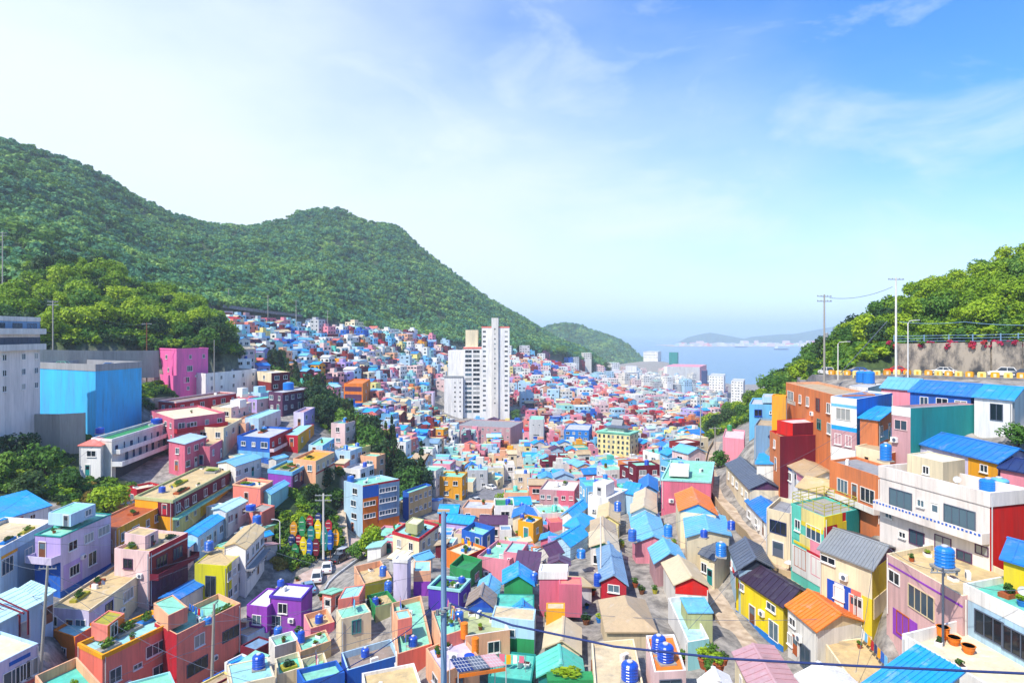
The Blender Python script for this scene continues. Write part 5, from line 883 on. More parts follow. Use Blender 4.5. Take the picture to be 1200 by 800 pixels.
for (x, y, r, k, lb) in [(126,603,3.7,'bright','big round bright green tree between lavender house and white guesthouse'),(436,652,3.2,'bright','round bright green tree below the orange and blue apartment block'),(420,656,2.4,'mid','smaller green tree at the car park wall beside the round bright one'),(462,580,2.6,'dark','dark tree behind the tan apartment block'),(490,592,2.4,'mid','green tree beside the mint roof of the tan apartment block'),
     (842,548,2.6,'mid','green tree at the bend of the steps beside the pink house'),(1118,552,1.7,'bright','bright shrub tree beside the teal metal wall'),(352,620,2.4,'bright','light green tree in the gully above the painted boards'),(381,572,3.0,'dark','dark tree at the top of the bushy gully'),(366,590,2.8,'dark','dark tree in the middle of the bushy gully'),(392,590,2.6,'mid','tree in the gully beside the pale ramp'),
     (50,484,2.6,'mid','bushy tree squeezed between pale pink apartment house and blue parking building'),(20,545,4.2,'dark','dark spreading tree below the pale pink apartment house'),(52,560,4.0,'mid','broad tree in the overgrown hollow beside the white guesthouse'),(75,530,2.8,'bright','small light green tree at the head of the overgrown hollow'),(36,585,3.4,'dark','dark bush tree above the blue pitched roof'),(84,575,2.8,'mid','green bush tree beside the steps'),
     (8,565,3.6,'mid','green tree at the left edge above the blue pitched roof'),(735,555,3.2,'mid','green tree beside the yellow pavilion-roofed hall'),(480,543,3.0,'mid','green tree among the small houses right of the pines'),(505,560,2.6,'mid','small tree among the mint roofs right of the pines'),(620,590,2.2,'bright','yellow green tree at the head of the plaza hedge'),(1192,524,2.0,'mid','dark tree behind the broad blue roof at the right edge'),(640,415,7,'mid','tree at the mountain foot behind the tower block'),(540,480,4.5,'dark','tree at the left foot of the white tower block'),(604,492,5,'mid','tree at the right foot of the white tower block')]:
    tpx(x, y, r, k, lb)
for (x, y, r) in [(350,462,3.2),(362,470,3),(470,420,4.5),(440,415,4),(455,425,4.5),(420,412,5),(400,405,5),(385,395,5),(340,385,4.5),(300,392,4),(270,398,4.5),(510,432,4.5),(530,438,4.5),(495,428,4.5),(465,405,5),(640,424,6),(655,430,6),(620,420,6),(675,440,6),(690,436,7),(660,425,7),(710,446,7),(640,436,6)]:
    tpx(x, y, r, q.choice(['mid', 'dark', 'mid']), 'green tree among the small houses at the foot of the mountain', 'trees in the upper village')
def shrubs(name, label, polys, n, rad, seed, kinds=SHRUB):
    r = random.Random(seed); pts = []
    for pg in polys:
        xs = [p[0] for p in pg]; ys = [p[1] for p in pg]
        for _ in range(n * 8):
            if len(pts) >= n * (polys.index(pg) + 1): break
            x, y = r.uniform(min(xs), max(xs)), r.uniform(min(ys), max(ys))
            if inpoly(x, y, pg):
                p = at(x, y)
                if clear_of_houses(p.x, p.y, rad * .4): pts.append((p.x, p.y, p.z + rad * .2, rad * r.uniform(.5, 1.3), r.uniform(0, 6.28), r.randrange(len(kinds))))
    return scatter_points(name, label, pts, kinds)
shrubs('undergrowth', 'tangled green undergrowth in the hollows between the houses', SCRUB + [[(1224,470),(1420,470),(1420,800),(1224,800)], [(-200,520),(-50,520),(-50,800),(-200,800)]], 170, 1.5, 6)
DRY = [crown_mesh('drycrown', 220, 1, .5, .14, 6, LEAF['dry'], 120)]
shrubs('dry_grass', 'yellow dry grass on the banks beside the steps and walls', [[(70,572),(110,560),(112,590),(70,592)], [(56,470),(98,470),(98,482),(56,486)], [(160,452),(196,452),(200,474),(160,476)], [(322,655),(345,640),(345,665),(325,668)]], 40, 1.1, 8, DRY)
def hedge(pts, rad, label):
    C2 = [at(*p) for p in pts]; vs = []; fs = []; r = np.random.RandomState(3)
    for i in range(len(C2) - 1):
        for _ in range(900):
            f = r.rand(); c = C2[i].lerp(C2[i + 1], f); d = r.normal(0, 1, 3); d /= np.linalg.norm(d); p = np.array(c) + d * np.array([rad, rad, rad * .9]) * r.uniform(.7, 1.05) + np.array([0, 0, rad * .8]); a = r.normal(0, 1, 3); a /= np.linalg.norm(a); b = np.cross(a, r.normal(0, 1, 3)); b /= np.linalg.norm(b); o = len(vs); s = .22
            vs += [tuple(p + a * s), tuple(p + b * s), tuple(p - a * s), tuple(p - b * s)]; fs.append((o, o + 1, o + 2, o + 3))
    me = bpy.data.meshes.new('hedge'); me.from_pydata(vs, [], fs); me.materials.append(LEAF['bright']); tag(link(me, 'hedge'), label, 'hedge')
hedge([(586,592),(600,591),(612,590),(624,589)], 1.9, 'long yellow green hedge beside the plaza')
# ------------------------------------------------------------------ the tower block
def tower():
    D = 430; zb = (YH - 489) / F * D; sx = D / F; X0 = (564 - CX) * sx; root = thing('apartment_tower', 'tall white apartment tower block with cream stair shaft and stepped lower wing', 'apartment tower', ((562 - CX) * sx, D + 8, zb)); o = root.location
    def X(px): return (px - CX) * sx - o.x
    def Z(py): return (YH - py) / F * D - o.z
    def blk(n, x0, x1, y0, y1, ptop, c, pbot=None):
        m = MB(); m.box(X(x0), X(x1), y0 - 8, y1 - 8, -6 if pbot is None else Z(pbot), Z(ptop)); return m.build(n, mat(c), root)
    blk('main_block', 564.5, 576, 0, 16, 384, 'white'); blk('main_block', 584, 597, 0, 16, 384, 'white'); blk('stair_shaft', 576.05, 583.95, -1.6, 14, 372.5, 'offwhite')
    blk('roof_band', 564.3, 575.9, -.15, 3, 382.5, 'coral', 384.0); blk('roof_band', 584.1, 597.2, -.15, 3, 382.5, 'coral', 384.0)
    blk('middle_block', 543, 564.4, 1, 17, 406.5, 'white'); blk('roof_house', 545, 559.5, 4, 14, 386.5, 'cream', 406.4); blk('roof_band', 542.8, 564.2, .8, 3, 406.6, 'coral', 408.6)
    blk('wing', 524, 542.9, 6, 22, 411, 'white'); blk('lower_wing', 521, 542.7, -2, 5.8, 442, 'white'); blk('lower_wing_roof', 520.6, 542.8, -2.3, 6, 440.8, 'steel', 441.95)
    def win(px, py, w, h, y): 
        fm, gm = window_mesh(w, h, 1 if w > 1.5 else 0, 'offwhite', 's'); f = link(fm, 'window', root, (X(px), y - 8, Z(py)), math.pi); link(gm, 'pane', f)
    for i in range(17):
        y = 388.5 + i * 5.75; win(567.6, y, 1.9, 1.2, 0); win(593.2, y, 2.0, 1.2, 0)
        if i < 16: win(580, y - 3, .9, 1.0, -1.6)
    for i in range(14):
        y = 411.8 + i * 5.4; win(548.8, y, 4.4, 1.8, 1); win(558.2, y, 4.4, 1.8, 1)
    for i in range(7):
        y = 448 + i * 5.5; win(533.5, y, 1.0, 1.0, -2); win(539.5, y, 1.0, 1.0, -2)
tower()
# ------------------------------------------------------------------ smaller houses filling the valley, each on its own plot
PAL = [('white', 6), ('offwhite', 5), ('cream', 4), ('palepink', 4), ('pink', 3), ('peach', 3), ('paleblue', 4), ('sky', 2), ('lilac', 1.5), ('mauve', 2), ('salmon', 2), ('brick', 2), ('crimson', 1.2), ('maroon', 1.2), ('cobalt', 1.2), ('aqua', 2.5), ('amber', 1), ('paleyellow', 2), ('plum', .8), ('palegrey', 3), ('brickorange', 1.2), ('rose', 1.5), ('teal', .6)]
RFP = [('mint', 7), ('aqua', 5), ('offwhite', 2.5), ('sand', 2), ('palegrey', 2), ('teal', 4), ('green', 1), ('cream', 2), ('mauve', .7)]
RPP = [('sky', 5), ('bright', 6), ('blue', 3), ('beige', 3), ('bluegrey', 2), ('palecyan', 2), ('coral', 1), ('plum', .8), ('tan', 2), ('orange', .4)]
def pick(r, P):
    t = r.uniform(0, sum(w for _, w in P))
    for c, w in P:
        t -= w
        if t <= 0: return c
    return P[-1][0]
TOWN = [(255,372),(330,380),(392,388),(440,394),(520,405),(548,440),(600,418),(640,420),(700,434),(735,442),(760,444),(785,446),(830,452),(868,462),(868,482),(836,520),(842,560),(860,620),(905,690),(960,750),(1010,790),(1210,800),(1210,835),(-60,835),(-60,600),(100,610),(215,560),(240,480),(262,445),(255,400)]
RIGHT = [(842,520),(905,470),(960,470),(1210,480),(1210,800),(1010,790),(905,690),(860,620)]
def road_near(x, y, m):
    for nm, w in (('car_park', 6.5), ('plaza', 8.5), ('lane', 2.6), ('alley', 2.4), ('valley_road', 3), ('hill_road', 5), ('mountain_road', 5)):
        for p in RLINE[nm]:
            if (p.x - x) ** 2 + (p.y - y) ** 2 < (w + m) ** 2: return True
    return False
SAMP = []
for s in HOUSES:
    P = s['poly']
    for a in (.1, .5, .9):
        for b in (.1, .5, .9):
            c = P[1] + (P[0] - P[1]) * a + (P[2] - P[1]) * b; SAMP.append((*proj(Vector((c.x, c.y, s['z']))), c.y))
    for f in ('ab', 'bc'):
        fc = s['faces'][f]
        if fc.n.y < .2:
            for u in (.1, .5, .9):
                for k in (.25, .6, .85): v = fc.pt(u, s['z'] + (s['zb'] - s['z']) * k); SAMP.append((*proj(v), v.y))
SAMP += [(x, y, 112.0) for x in range(358, 436, 4) for y in range(640, 690, 4) if inpoly(x, y, [(352,692),(352,676),(392,642),(436,634),(436,650),(404,672),(372,690)])]
SAMP = np.array(SAMP)
HC = [(sum(s['poly'], Vector((0, 0))) / 4, s) for s in HOUSES]
def in_house(pts):
    for c, s in HC:
        if min((p - c).length for p in pts) > 22: continue
        P = [(p.x, p.y) for p in inset(s['poly'], -.15)]
        for p in pts:
            if inpoly(p.x, p.y, P): return True
        Q = [(p.x, p.y) for p in (pts[:4])]
        for p in s['poly']:
            if inpoly(p.x, p.y, Q): return True
    return False
def turn(px): return float(np.interp(px, [0, 300, 480, 620, 720, 850, 1100], [-.62, -.5, -.25, .05, .25, .6, .85]))
CELL = {}
def free(x, y, r):
    k = (int(x // 8), int(y // 8))
    for i in (-1, 0, 1):
        for j in (-1, 0, 1):
            for (a, b, q_) in CELL.get((k[0] + i, k[1] + j), ()):
                if (a - x) ** 2 + (b - y) ** 2 < (r + q_) ** 2: return False
    return True
FILL = []
r = random.Random(21)
pts_c = []
yv = 56.0
while yv < 1250:
    step = 6.3 if yv < 300 else 7.6 if yv < 520 else 9.5 if yv < 800 else 14
    x0, x1 = (-60 - CX) / F * yv, (1210 - CX) / F * yv; x = x0 + r.uniform(0, step)
    while x < x1: pts_c.append((x + r.uniform(-1, 1), yv + r.uniform(-1.3, 1.3), step)); x += step * .98
    yv += step * .93
r.shuffle(pts_c)
pts_c.sort(key=lambda p: int(p[1] / 6))
arr = np.array(pts_c); ZG, WH = ground(arr[:, 0], arr[:, 1], True)
treeP = [(o.location.x, o.location.y) for o in SC.objects if o.get('category') == 'tree' and o.location.y < 260 and o.get('group') != 'trees in the upper village']
for (x, y, step), z, w in zip(pts_c, ZG, WH):
    if w: continue
    px, py = proj(Vector((x, y, z)))
    if px > 815 and 118 < y < 420: continue
    if px > 846 and y > 420: continue
    inT, inR = inpoly(px, py, TOWN), inpoly(px, py, RIGHT)
    if not (inT or inR): continue
    if any(inpoly(px, py, g) for g in SCRUB): continue
    if y < 170 and road_near(x, y, 1.5): continue
    if 170 <= y < 700 and road_near(x, y, 1.0): continue
    if abs(px - 560) < 52 and 425 < py < 497 and 405 < y < 470: continue
    if 515 < px < 606 and 440 < y < 470: continue
    big = step / 7.6; wd, dp = (r.uniform(3.9, 6.4), r.uniform(4.4, 6.8)) if y < 300 else (r.uniform(4.6, 7.2) * big, r.uniform(5.0, 7.6) * big)
    if any((x - a) ** 2 + (y - b) ** 2 < 9 for a, b in treeP): continue
    if y > 420 and r.random() < .10: wd, dp = wd * r.uniform(1.5, 2.2), dp * 1.3; slabby = True
    else: slabby = False
    if not free(x, y, min(wd, dp) * .46): continue
    ang = turn(px) + r.gauss(0, .09) + (math.pi / 2 if r.random() < .4 else 0)
    ca, sa = math.cos(ang), math.sin(ang); P = [Vector((x + ca * a * wd / 2 - sa * b * dp / 2, y + sa * a * wd / 2 + ca * b * dp / 2)) for a, b in ((-1, -1), (1, -1), (1, 1), (-1, 1))]
    if y < 420 and in_house(P + [Vector((x, y))]): continue
    H = r.choice((2.9, 3.2, 3.6, 5.6, 5.9, 6.2)) if y > 110 else r.choice((2.6, 2.9, 3.1)); 
    if y > 500: H = r.choice((3.4, 6.2, 6.4, 8.8, 9) if y < 800 else (6, 9, 9, 12, 15, 18, 24) if px < 812 else (6, 8, 9, 11))
    pitch = r.random() < (.42 if y < 140 else .34 if y < 330 else .2) and H < 11
    if slabby: H = r.choice((6.2, 8.8, 8.8, 11.5)); pitch = False
    gl = [z] + [float(v) for v in (ground([p.x for p in P], [p.y for p in P]))]; zb = min(gl); zt = max(gl) * .5 + z * .5 + H
    # leave the view of a surveyed house open
    if y < 420:
        cs = [proj(Vector((p.x, p.y, zz))) for p in P for zz in (zb, zt + (1 if pitch else 0))]; x0, x1, y0, y1 = min(c[0] for c in cs), max(c[0] for c in cs), min(c[1] for c in cs), max(c[1] for c in cs)
        k = (SAMP[:, 0] > x0) & (SAMP[:, 0] < x1) & (SAMP[:, 1] > y0) & (SAMP[:, 1] < y1) & (SAMP[:, 2] > y)
        if k.any():
            zt = max(gl) + 2.3; pitch = False; cs = [proj(Vector((p.x, p.y, zz))) for p in P for zz in (zb, zt)]; y0 = min(c[1] for c in cs)
            k = (SAMP[:, 0] > x0) & (SAMP[:, 0] < x1) & (SAMP[:, 1] > y0) & (SAMP[:, 1] < y1) & (SAMP[:, 2] > y)
            if k.any(): continue
    CELL.setdefault((int(x // 8), int(y // 8)), []).append((x, y, min(wd, dp) * .46))
    wc = pick(r, PAL)
    if px < 560 and y > 300 and r.random() < .45: wc = r.choice(('paleblue', 'sky', 'white', 'lavender', 'maroon', 'plum', 'aqua'))
    if px > 600 and y > 330 and r.random() < .5: wc = r.choice(('maroon', 'crimson', 'brick', 'rose', 'palegrey', 'white', 'pink', 'plum', 'white', 'palepink', 'cobalt', 'salmon'))
    rc = pick(r, RPP if pitch else RFP)
    if y > 330 and pitch and r.random() < .45: rc = r.choice(('coral', 'palegrey', 'beige', 'plum', 'offwhite', 'crimson', 'rust', 'slate'))
    if y > 330 and not pitch and r.random() < .35: rc = r.choice(('offwhite', 'palegrey', 'mauve', 'salmon', 'rose', 'sage', 'concrete'))
    if H > 10: wc = r.choice(('white', 'offwhite', 'palegrey', 'palepink', 'paleblue', 'white'))
    FILL.append(dict(P=P, zb=zb - .2, z=zt, wc=wc, rc=rc, pitch=pitch, size=(wd * (zt - zb + dp * .5)) / y / y, px=px, py=py, y=y, ridge=r.choice(('ab', 'bc')), tank=r.random() < .33))
FILL.sort(key=lambda f: -f['size'])
NOWN = 150
SHORTN = dict(bluebox='blue parking building', hotel='white guesthouse', hotpink='tall hot pink house', crimsonlong='long crimson building', bluered='blue and red house', darkbrick='dark brick house', yellowlong='long yellow house', lilac='big lavender house', salmonplant='salmon planter house', purpleblue='purple garden-roofed house', limehouse='lime yellow house', maroonpink='dark red galleried house', creamroof='tan-terraced cream house', salmon_b='salmon house with rooftop cabin', purple='purple house',
  apt_orange='orange and blue apartment block', apt_tan='tan apartment block', redtrim='red-trimmed corner house', bluepar='blue-parapet house', pinkcentre='plain pink house', olivewall='olive-fronted house', violet='violet house', bluewall='blue-walled house', mintlong='long mint roof', pinkalley='tall pink-red house', thatch='grey-tan hipped roof', redblue='red slate-roofed house', orangegable='orange gable', redmint='rose-walled mint-roofed house', whitecube='white cube house', cluster_c='large blue cluster roof', ambercube='amber cube house', pinkwide='wide pink house', hanok='pavilion-roofed yellow hall', mauvelong='mauve institute', whitebox='bare white house', bluefar='blue far house', orangefar='orange apartment house',
  pinknorth='pink house at the bend', greygable='grey gable house', mural='mural house', pinkbrick='pinkish brick house', orangeribs='ribbed orange roof', plumroof='yellow house with plum roof', redgable='red gable', maroon='maroon house', brickrow='brick row house', tealmetal='teal metal house', bigpink='large pinkish white house', whiteflats='stepped white flats', sky_b='middle sky blue roof', mossroof='rusty-roofed white house', skyhouse='sky blue house', bigblue='broad blue roof', tanroof='tan-roofed pink house')
LMK = [(k, *proj(Vector((*(sum(K[k]['poly'], Vector((0, 0))) / 4), K[k]['z'])))) for k in SHORTN] + [('tower', 562, 440)]; SHORTN['tower'] = 'white tower block'
USED = {s['label'] for s in HOUSES}
def relation(px, py, skip=()):
    out = []
    for k, x, y in LMK:
        dx, dy = px - x, (py - y) * 1.5; d = math.hypot(dx, dy); n = SHORTN[k]
        rel = ('right of' if dx > 0 else 'left of') if abs(dx) > abs(dy) else ('in front of' if dy > 0 else 'behind'); out.append((d, rel, n))
    out.sort(); return out
def unique_label(desc, px, py):
    R_ = relation(px, py); ok = lambda t: t not in USED and len(t.split()) <= 16
    ds = list(dict.fromkeys([desc, desc.replace('two-storey ', ''), desc.split(' with ')[0]])); cand = []
    for d_ in ds:
        for d, rel, n in R_[:3]: cand.append(f'{d_} {"just " if d < 22 and rel.endswith(("left of", "right of")) else ""}{rel} the {n}')
        for i in range(3):
            for j in range(i + 1, 6): cand.append(f'{d_} between the {R_[i][2]} and the {R_[j][2]}')
    for w in ('second', 'third', 'fourth', 'fifth', 'sixth', 'seventh', 'eighth', 'ninth'):
        for d_ in reversed(ds): cand.append(f'{w} {d_} {R_[0][1]} the {R_[0][2]}')
    for t in cand:
        if ok(t): USED.add(t); return t
    return cand[0]
def own_house(f):
    P = f['P']; c = sum(P, Vector((0, 0))) / 4; i = min(range(4), key=lambda i: P[i].y); poly = [P[i - 1], P[i], P[(i + 1) % 4], P[(i + 2) % 4]]
    if poly[0].x > poly[2].x: poly = [poly[2], poly[1], poly[0], poly[3]]
    st = '' if f['z'] - f['zb'] < 4.6 else 'two-storey '
    desc = f"{st}{CN[f['wc']]} house with {CN[f['rc']]} {'pitched' if f['pitch'] else 'flat'} roof"
    A, B, Cc = [proj(Vector((p.x, p.y, f['z']))) for p in poly[:3]]
    s = house(unique_label(desc, f['px'], f['py']), A, B, Cc, poly[1].y, proj(Vector((poly[1].x, poly[1].y, f['zb'])))[1], f['wc'], None, ('ab' if f['ridge'] == 'ab' else 'bc') if f['pitch'] else 'flat', f['rc'], rise=1.1, par=.4, ground_pt=False, extra_down=2, group='small houses of the village')
    HOUSES.pop(); s['poly'] = poly; s['z'] = f['z']; s['zb'] = f['zb']; raise_house(s); f['s'] = s; return s
own = FILL[:NOWN]
for f in own: own_house(f)
def far_houses(fs):
    names = list(dict.fromkeys([f['wc'] for f in fs] + [f['rc'] for f in fs])) + ['glassdark']; m = MB()
    for f in fs:
        w, rc = names.index(f['wc']), names.index(f['rc']); P = f['P']; z0, z1 = f['zb'] - 4, f['z']; rr = random.Random(f['px'])
        if f['pitch']:
            mm = MB(); rf = MB(); pitched(mm, rf, None, P, z0, z1, 1.2 + (f['y'] > 500) * .5, f['ridge'], [0] * 4); m.add(mm.v, mm.f, w); m.add(rf.v, rf.f, rc)
        else:
            mm = MB(); rf = MB(); flat_roof(mm, rf, P, z0, z1, .4, [0] * 4, 0); m.add(mm.v, mm.f, w); m.add(rf.v, rf.f, rc)
            if rr.random() < .5:
                c = sum(P, Vector((0, 0))) / 4; B = [c + (p - c) * .42 + (P[0] - c) * .3 for p in P]; bb = MB(); bb.prism(B, z1 - .5, z1 + 1.8); m.add(bb.v, bb.f, w)
        c = sum(P, Vector((0, 0))) / 4
        for i in range(4):
            fc = Face(P[i], P[(i + 1) % 4], c)
            if fc.n.y > -.15: continue
            n = max(1, int(fc.L / 2.6)); st = max(1, int((f['z'] - f['zb']) / 2.8)); ins = .26 if f['pitch'] else 0
            for a in range(n):
                for b in range(min(st, 3)):
                    if rr.random() < .2: continue
                    u = (a + .5) / n; zc = z1 - 1.6 - 2.8 * b; ww = rr.choice((.5, .7, .9)); e = fc.pt(u, zc, .04 - ins); d = Vector((fc.d.x, fc.d.y, 0)) * ww; up = Vector((0, 0, .55)); bk = Vector((fc.n.x, fc.n.y, 0)) * -.1
                    m.add([e - d - up, e + d - up, e + d + up, e - d + up, e - d - up + bk, e + d - up + bk, e + d + up + bk, e - d + up + bk], [(0, 1, 2, 3), (0, 4, 5, 1), (2, 6, 7, 3), (1, 5, 6, 2), (3, 7, 4, 0)], names.index('glassdark'))
    kind(m.build('distant_houses', [mat(n, 'plaster') for n in names]), 'stuff', 'mass of small coloured houses filling the valley towards the sea')
far_houses(FILL[NOWN:])
# sheds and lean-tos squeezed into the gaps between the near houses
SHEDS = []
for _ in range(5200):
    if len(SHEDS) >= 95: break
    y = 50 + 110 * r.random() ** .8; px = r.uniform(150, 1010); x = (px - CX) / F * y; z, w = ground([x], [y], True); z = float(z[0])
    if w[0]: continue
    px, py = proj(Vector((x, y, z)))
    if not inpoly(px, py, TOWN) or py > 830 or any(inpoly(px, py, g) for g in SCRUB) or road_near(x, y, .6): continue
    wd, dp = r.uniform(2.0, 3.6), r.uniform(2.2, 4.2)
    if not free(x, y, min(wd, dp) * .42): continue
    an = turn(px) + r.gauss(0, .1); ca, sa = math.cos(an), math.sin(an); P = [Vector((x + ca * a * wd / 2 - sa * b * dp / 2, y + sa * a * wd / 2 + ca * b * dp / 2)) for a, b in ((-1, -1), (1, -1), (1, 1), (-1, 1))]
    if in_house(P + [Vector((x, y))]): continue
    zt = z + r.uniform(1.9, 2.5); cs = [proj(Vector((p.x, p.y, zz))) for p in P for zz in (z, zt)]; x0, x1, y0, y1 = min(c[0] for c in cs), max(c[0] for c in cs), min(c[1] for c in cs), max(c[1] for c in cs)
    if ((SAMP[:, 0] > x0) & (SAMP[:, 0] < x1) & (SAMP[:, 1] > y0) & (SAMP[:, 1] < y1) & (SAMP[:, 2] > y)).any(): continue
    CELL.setdefault((int(x // 8), int(y // 8)), []).append((x, y, min(wd, dp) * .5)); SHEDS.append(1)
    i = min(range(4), key=lambda i: P[i].y); poly = [P[i - 1], P[i], P[(i + 1) % 4], P[(i + 2) % 4]]
    if poly[0].x > poly[2].x: poly = [poly[2], poly[1], poly[0], poly[3]]
    wc, rc, pt = pick(r, PAL), pick(r, RPP + RFP), r.random() < .6; A, B, Cc = [proj(Vector((p.x, p.y, zt))) for p in poly[:3]]
    s = house(unique_label(f"small {CN[wc]} shed with {CN[rc]} {'sloping' if pt else 'flat'} roof", px, py), A, B, Cc, poly[1].y, proj(Vector((poly[1].x, poly[1].y, z)))[1], wc, None, r.choice(('shed_ab', 'shed_bc', 'bc', 'shed_ce')) if pt else 'flat', rc, rise=.5, par=.2, ground_pt=False, extra_down=2, name='shed', cat='shed', group='sheds between the houses', win_ab=(1, 1), win_bc=(1, 1), ww=.7)
    HOUSES.pop(); s['poly'] = poly; s['z'] = zt; s['zb'] = z - .1; raise_house(s)
print('SHEDS', len(SHEDS))
print('FILL', len(FILL), 'smallest own at', own[-1]['y'], sum(f['y'] < 150 for f in FILL))
# ------------------------------------------------------------------ tanks, planting and other things on the roofs
EXTRA = dict(cementroof='broad cement-coloured roof', tankstand='white tank house', minttank='pale mint roof at the lower edge', tanfront='tan-fronted house', greyfront='grey-fronted house', minttan='paved tan terrace', sageroof='pale sage roof', whiteroof='bright white roof', whiteback='terrace behind the bright white roof', tankwhite='white stand block', creamnook='cream nook house', blueflat='wide sky blue roof', tan_c='yellowish tan gable', plum_a='plum roof with white gable',
  bluerail='turquoise roof terrace at the right edge', potterrace='white walled terrace with lilac partition', terracewest='cream terrace below the blue pitched roof', salmon_a='yellow-edged salmon house', yellowroof='peach house with amber roof', cargreen='green deck by the pines', redfront='orange-red edged terrace', tanterrace='tan terrace before the ribbed orange roof', orangesmall='orange rust-roofed house', mint_b='cream house with blue window', pinkterrace='terrace between pink and cream walls', mintpots='small mint terrace', tealcorner='turquoise terrace with peach parapets', bluemural='sunny cream terrace at the left edge', creambox='cream house before the crimson building', pinkcream='pink house with cream roof', slate_b='rear slate-roofed house')
def short(k): return SHORTN.get(k) or EXTRA.get(k) or k
def tank_meshes(r, h, c):
    key = ('tank', r, h, c)
    if key not in DOOR:
        n = 18; prof = [(r * .96, 0)]
        for i in range(5): z = h * (i + .5) / 5 * .86; prof += [(r * .97, z - .04), (r * 1.02, z), (r * .97, z + .04)]
        prof += [(r * .97, h * .86), (r * .8, h * .95), (r * .35, h)]
        b = MB(); b.lathe(prof, n); l = MB(); l.lathe([(r * .34, h + .002), (r * .36, h + .09), (r * .3, h + .13), (r * .05, h + .15)], 12); s = MB(); s.box(-r * 1.05, r * 1.05, -r * 1.05, r * 1.05, -.14, -.005)
        DOOR[key] = (b.mesh('body', mat(c, 'gloss')), l.mesh('lid', mat('palegrey', 'plain')), s.mesh('base', mat('concrete')))
    return DOOR[key]
def tank(loc, r, h, label, c='royal', group='water tanks on the roofs', stand=0):
    b, l, s = tank_meshes(round(r, 2), round(h, 2), c); t = thing('water_tank', label, 'water tank', loc, rnd.uniform(0, 3), group)
    link(b, 'body', t, (0, 0, .14 + stand)); link(l, 'lid', t, (0, 0, .14 + stand)); link(s, 'base', t, (0, 0, .14 + stand))
    if stand:
        m = MB()
        for x in (-.8, .8):
            for y in (-.8, .8): m.box(x * r - .06, x * r + .06, y * r - .06, y * r + .06, 0, stand)
        m.box(-r, r, -r, r, stand - .1, stand - .002); m.build('stand', mat('steel', 'plain'), t)
    return t
def on_roof(k, px, py): return onz(px, py, K[k]['zr'])
for k, px, py, r_, h_, c in [('cementroof',738,797,.72,1.45,'royal'),('tankstand',772,764,.62,1.3,'royal'),('tankstand',780,775,.68,1.35,'royal'),('minttank',303,783,.62,1.3,'royal'),('tanfront',353,753,.42,1.3,'royal'),('greyfront',326,744,.5,.9,'cobalt'),('tanroof',374,730,.5,.95,'royal'),('olivewall',449,675,.52,1.35,'cobalt'),('minttan',455,694,.52,1.4,'cobalt'),('minttan',440,709,.4,.9,'royal'),('mintlong',484,757,.5,.95,'royal'),('sageroof',538,729,.5,1.1,'cobalt'),
   ('pinknorth',855,505,.6,1.3,'green'),('tankwhite',1010,449,1.0,2.1,'blue'),('tankwhite',1018,450,1.0,2.2,'blue'),('creamnook',1038,540,.62,1.9,'blue'),('bigpink',1158,577,.75,1.2,'blue'),('bigpink',1171,576,.8,1.2,'sky'),('hotel',117,508,.9,1.2,'royal'),('hotel',184,497,1.3,1.3,'royal'),('darkbrick',338,457,1.7,2.4,'blue'),('lilac',67.5,619,.5,1.3,'teal'),('purple',329,687,.5,.9,'royal'),('maroon',930,498,.8,1.1,'blue'),('ambercube',612,608,.4,.8,'royal'),('pinkwide',652,570,.6,1.1,'white'),('redmint',798,549,.6,1.2,'blue'),('bluewall',428,770,.45,.9,'royal'),('yellowlong',190,577,.6,1.0,'royal'),('bluered',310,505,.6,1.0,'blue'),('violet',541,683,.45,.7,'royal'),('redtrim',486,621,.4,.8,'cobalt'),('salmon_b',243,731,.5,.7,'blue'),('apt_orange',411,565,.8,1.4,'cobalt'),('pinkcentre',573,649,.35,.7,'royal')]:
    p = on_roof(k, px, py); tank(p, r_, h_, unique_label(f"{CN.get(c, c)} plastic water tank on the {short(k)}", px, py) if f"{CN.get(c, c)} plastic water tank on the {short(k)}" in USED else f"{CN.get(c, c)} plastic water tank on the {short(k)}", c); USED.add(f"{CN.get(c, c)} plastic water tank on the {short(k)}")
for px, py, D, r_, h_, c, lb in [(845,652,73,.6,1.5,'blue','blue ribbed water tank with white cap beside the pale blue slate-roofed house'),(825,630,80,.45,.9,'royal','small royal blue tank on a concrete stand by the rear slate roof'),(724,599,105,.6,1.5,'cobalt','blue tank with white cap beside the yellowish tan gable'),(741,634,90,.6,1.6,'cobalt','blue tank at the left eave of the middle sky blue roof'),(783,629,88,.6,1.6,'blue','blue tank at the right eave of the middle sky blue roof'),(626,684,78,.5,1.3,'cobalt','upright blue tank beside the green cabin'),(700,687,77,.45,1.5,'royal','blue tank on the red side annex of the slate-roofed house'),(681,654,85,.6,1.1,'blue','square blue tank beside the low plum roof'),
   (294,598,117,.9,1.0,'royal','squat blue tank beside the pale sky cottage roof'),(301,614,114,.75,1.5,'cobalt','white-capped blue tank above the rusty-roofed white house'),(245,645,99,.7,1.4,'cobalt','blue tank in the alley beside the dark red galleried house'),(857,621,83,.5,1.1,'royal','blue tank at the edge of the wide sky blue roof, by the lane'),(1107,671,49,.68,1.5,'blue','large raised blue tank on the pinkish brick house')]:
    tank(unp(px, py, D), r_, h_, lb, c, stand=.4 if px == 1107 else 0)
def barrel(loc, r, h, c, label, name='barrel', group=None):
    t = thing(name, label, name, loc, 0, group); m = MB(); m.lathe([(r * .94, 0), (r, .05), (r, h * .33), (r * 1.05, h * .36), (r, h * .39), (r, h * .66), (r * 1.05, h * .69), (r, h * .72), (r, h)], 14); m.build('body', mat(c, 'plain'), t)
    l = MB(); l.lathe([(r * 1.03, h + .002), (r * 1.03, h + .05), (r * .9, h + .07)], 14); l.build('lid', mat(c, 'plain'), t)
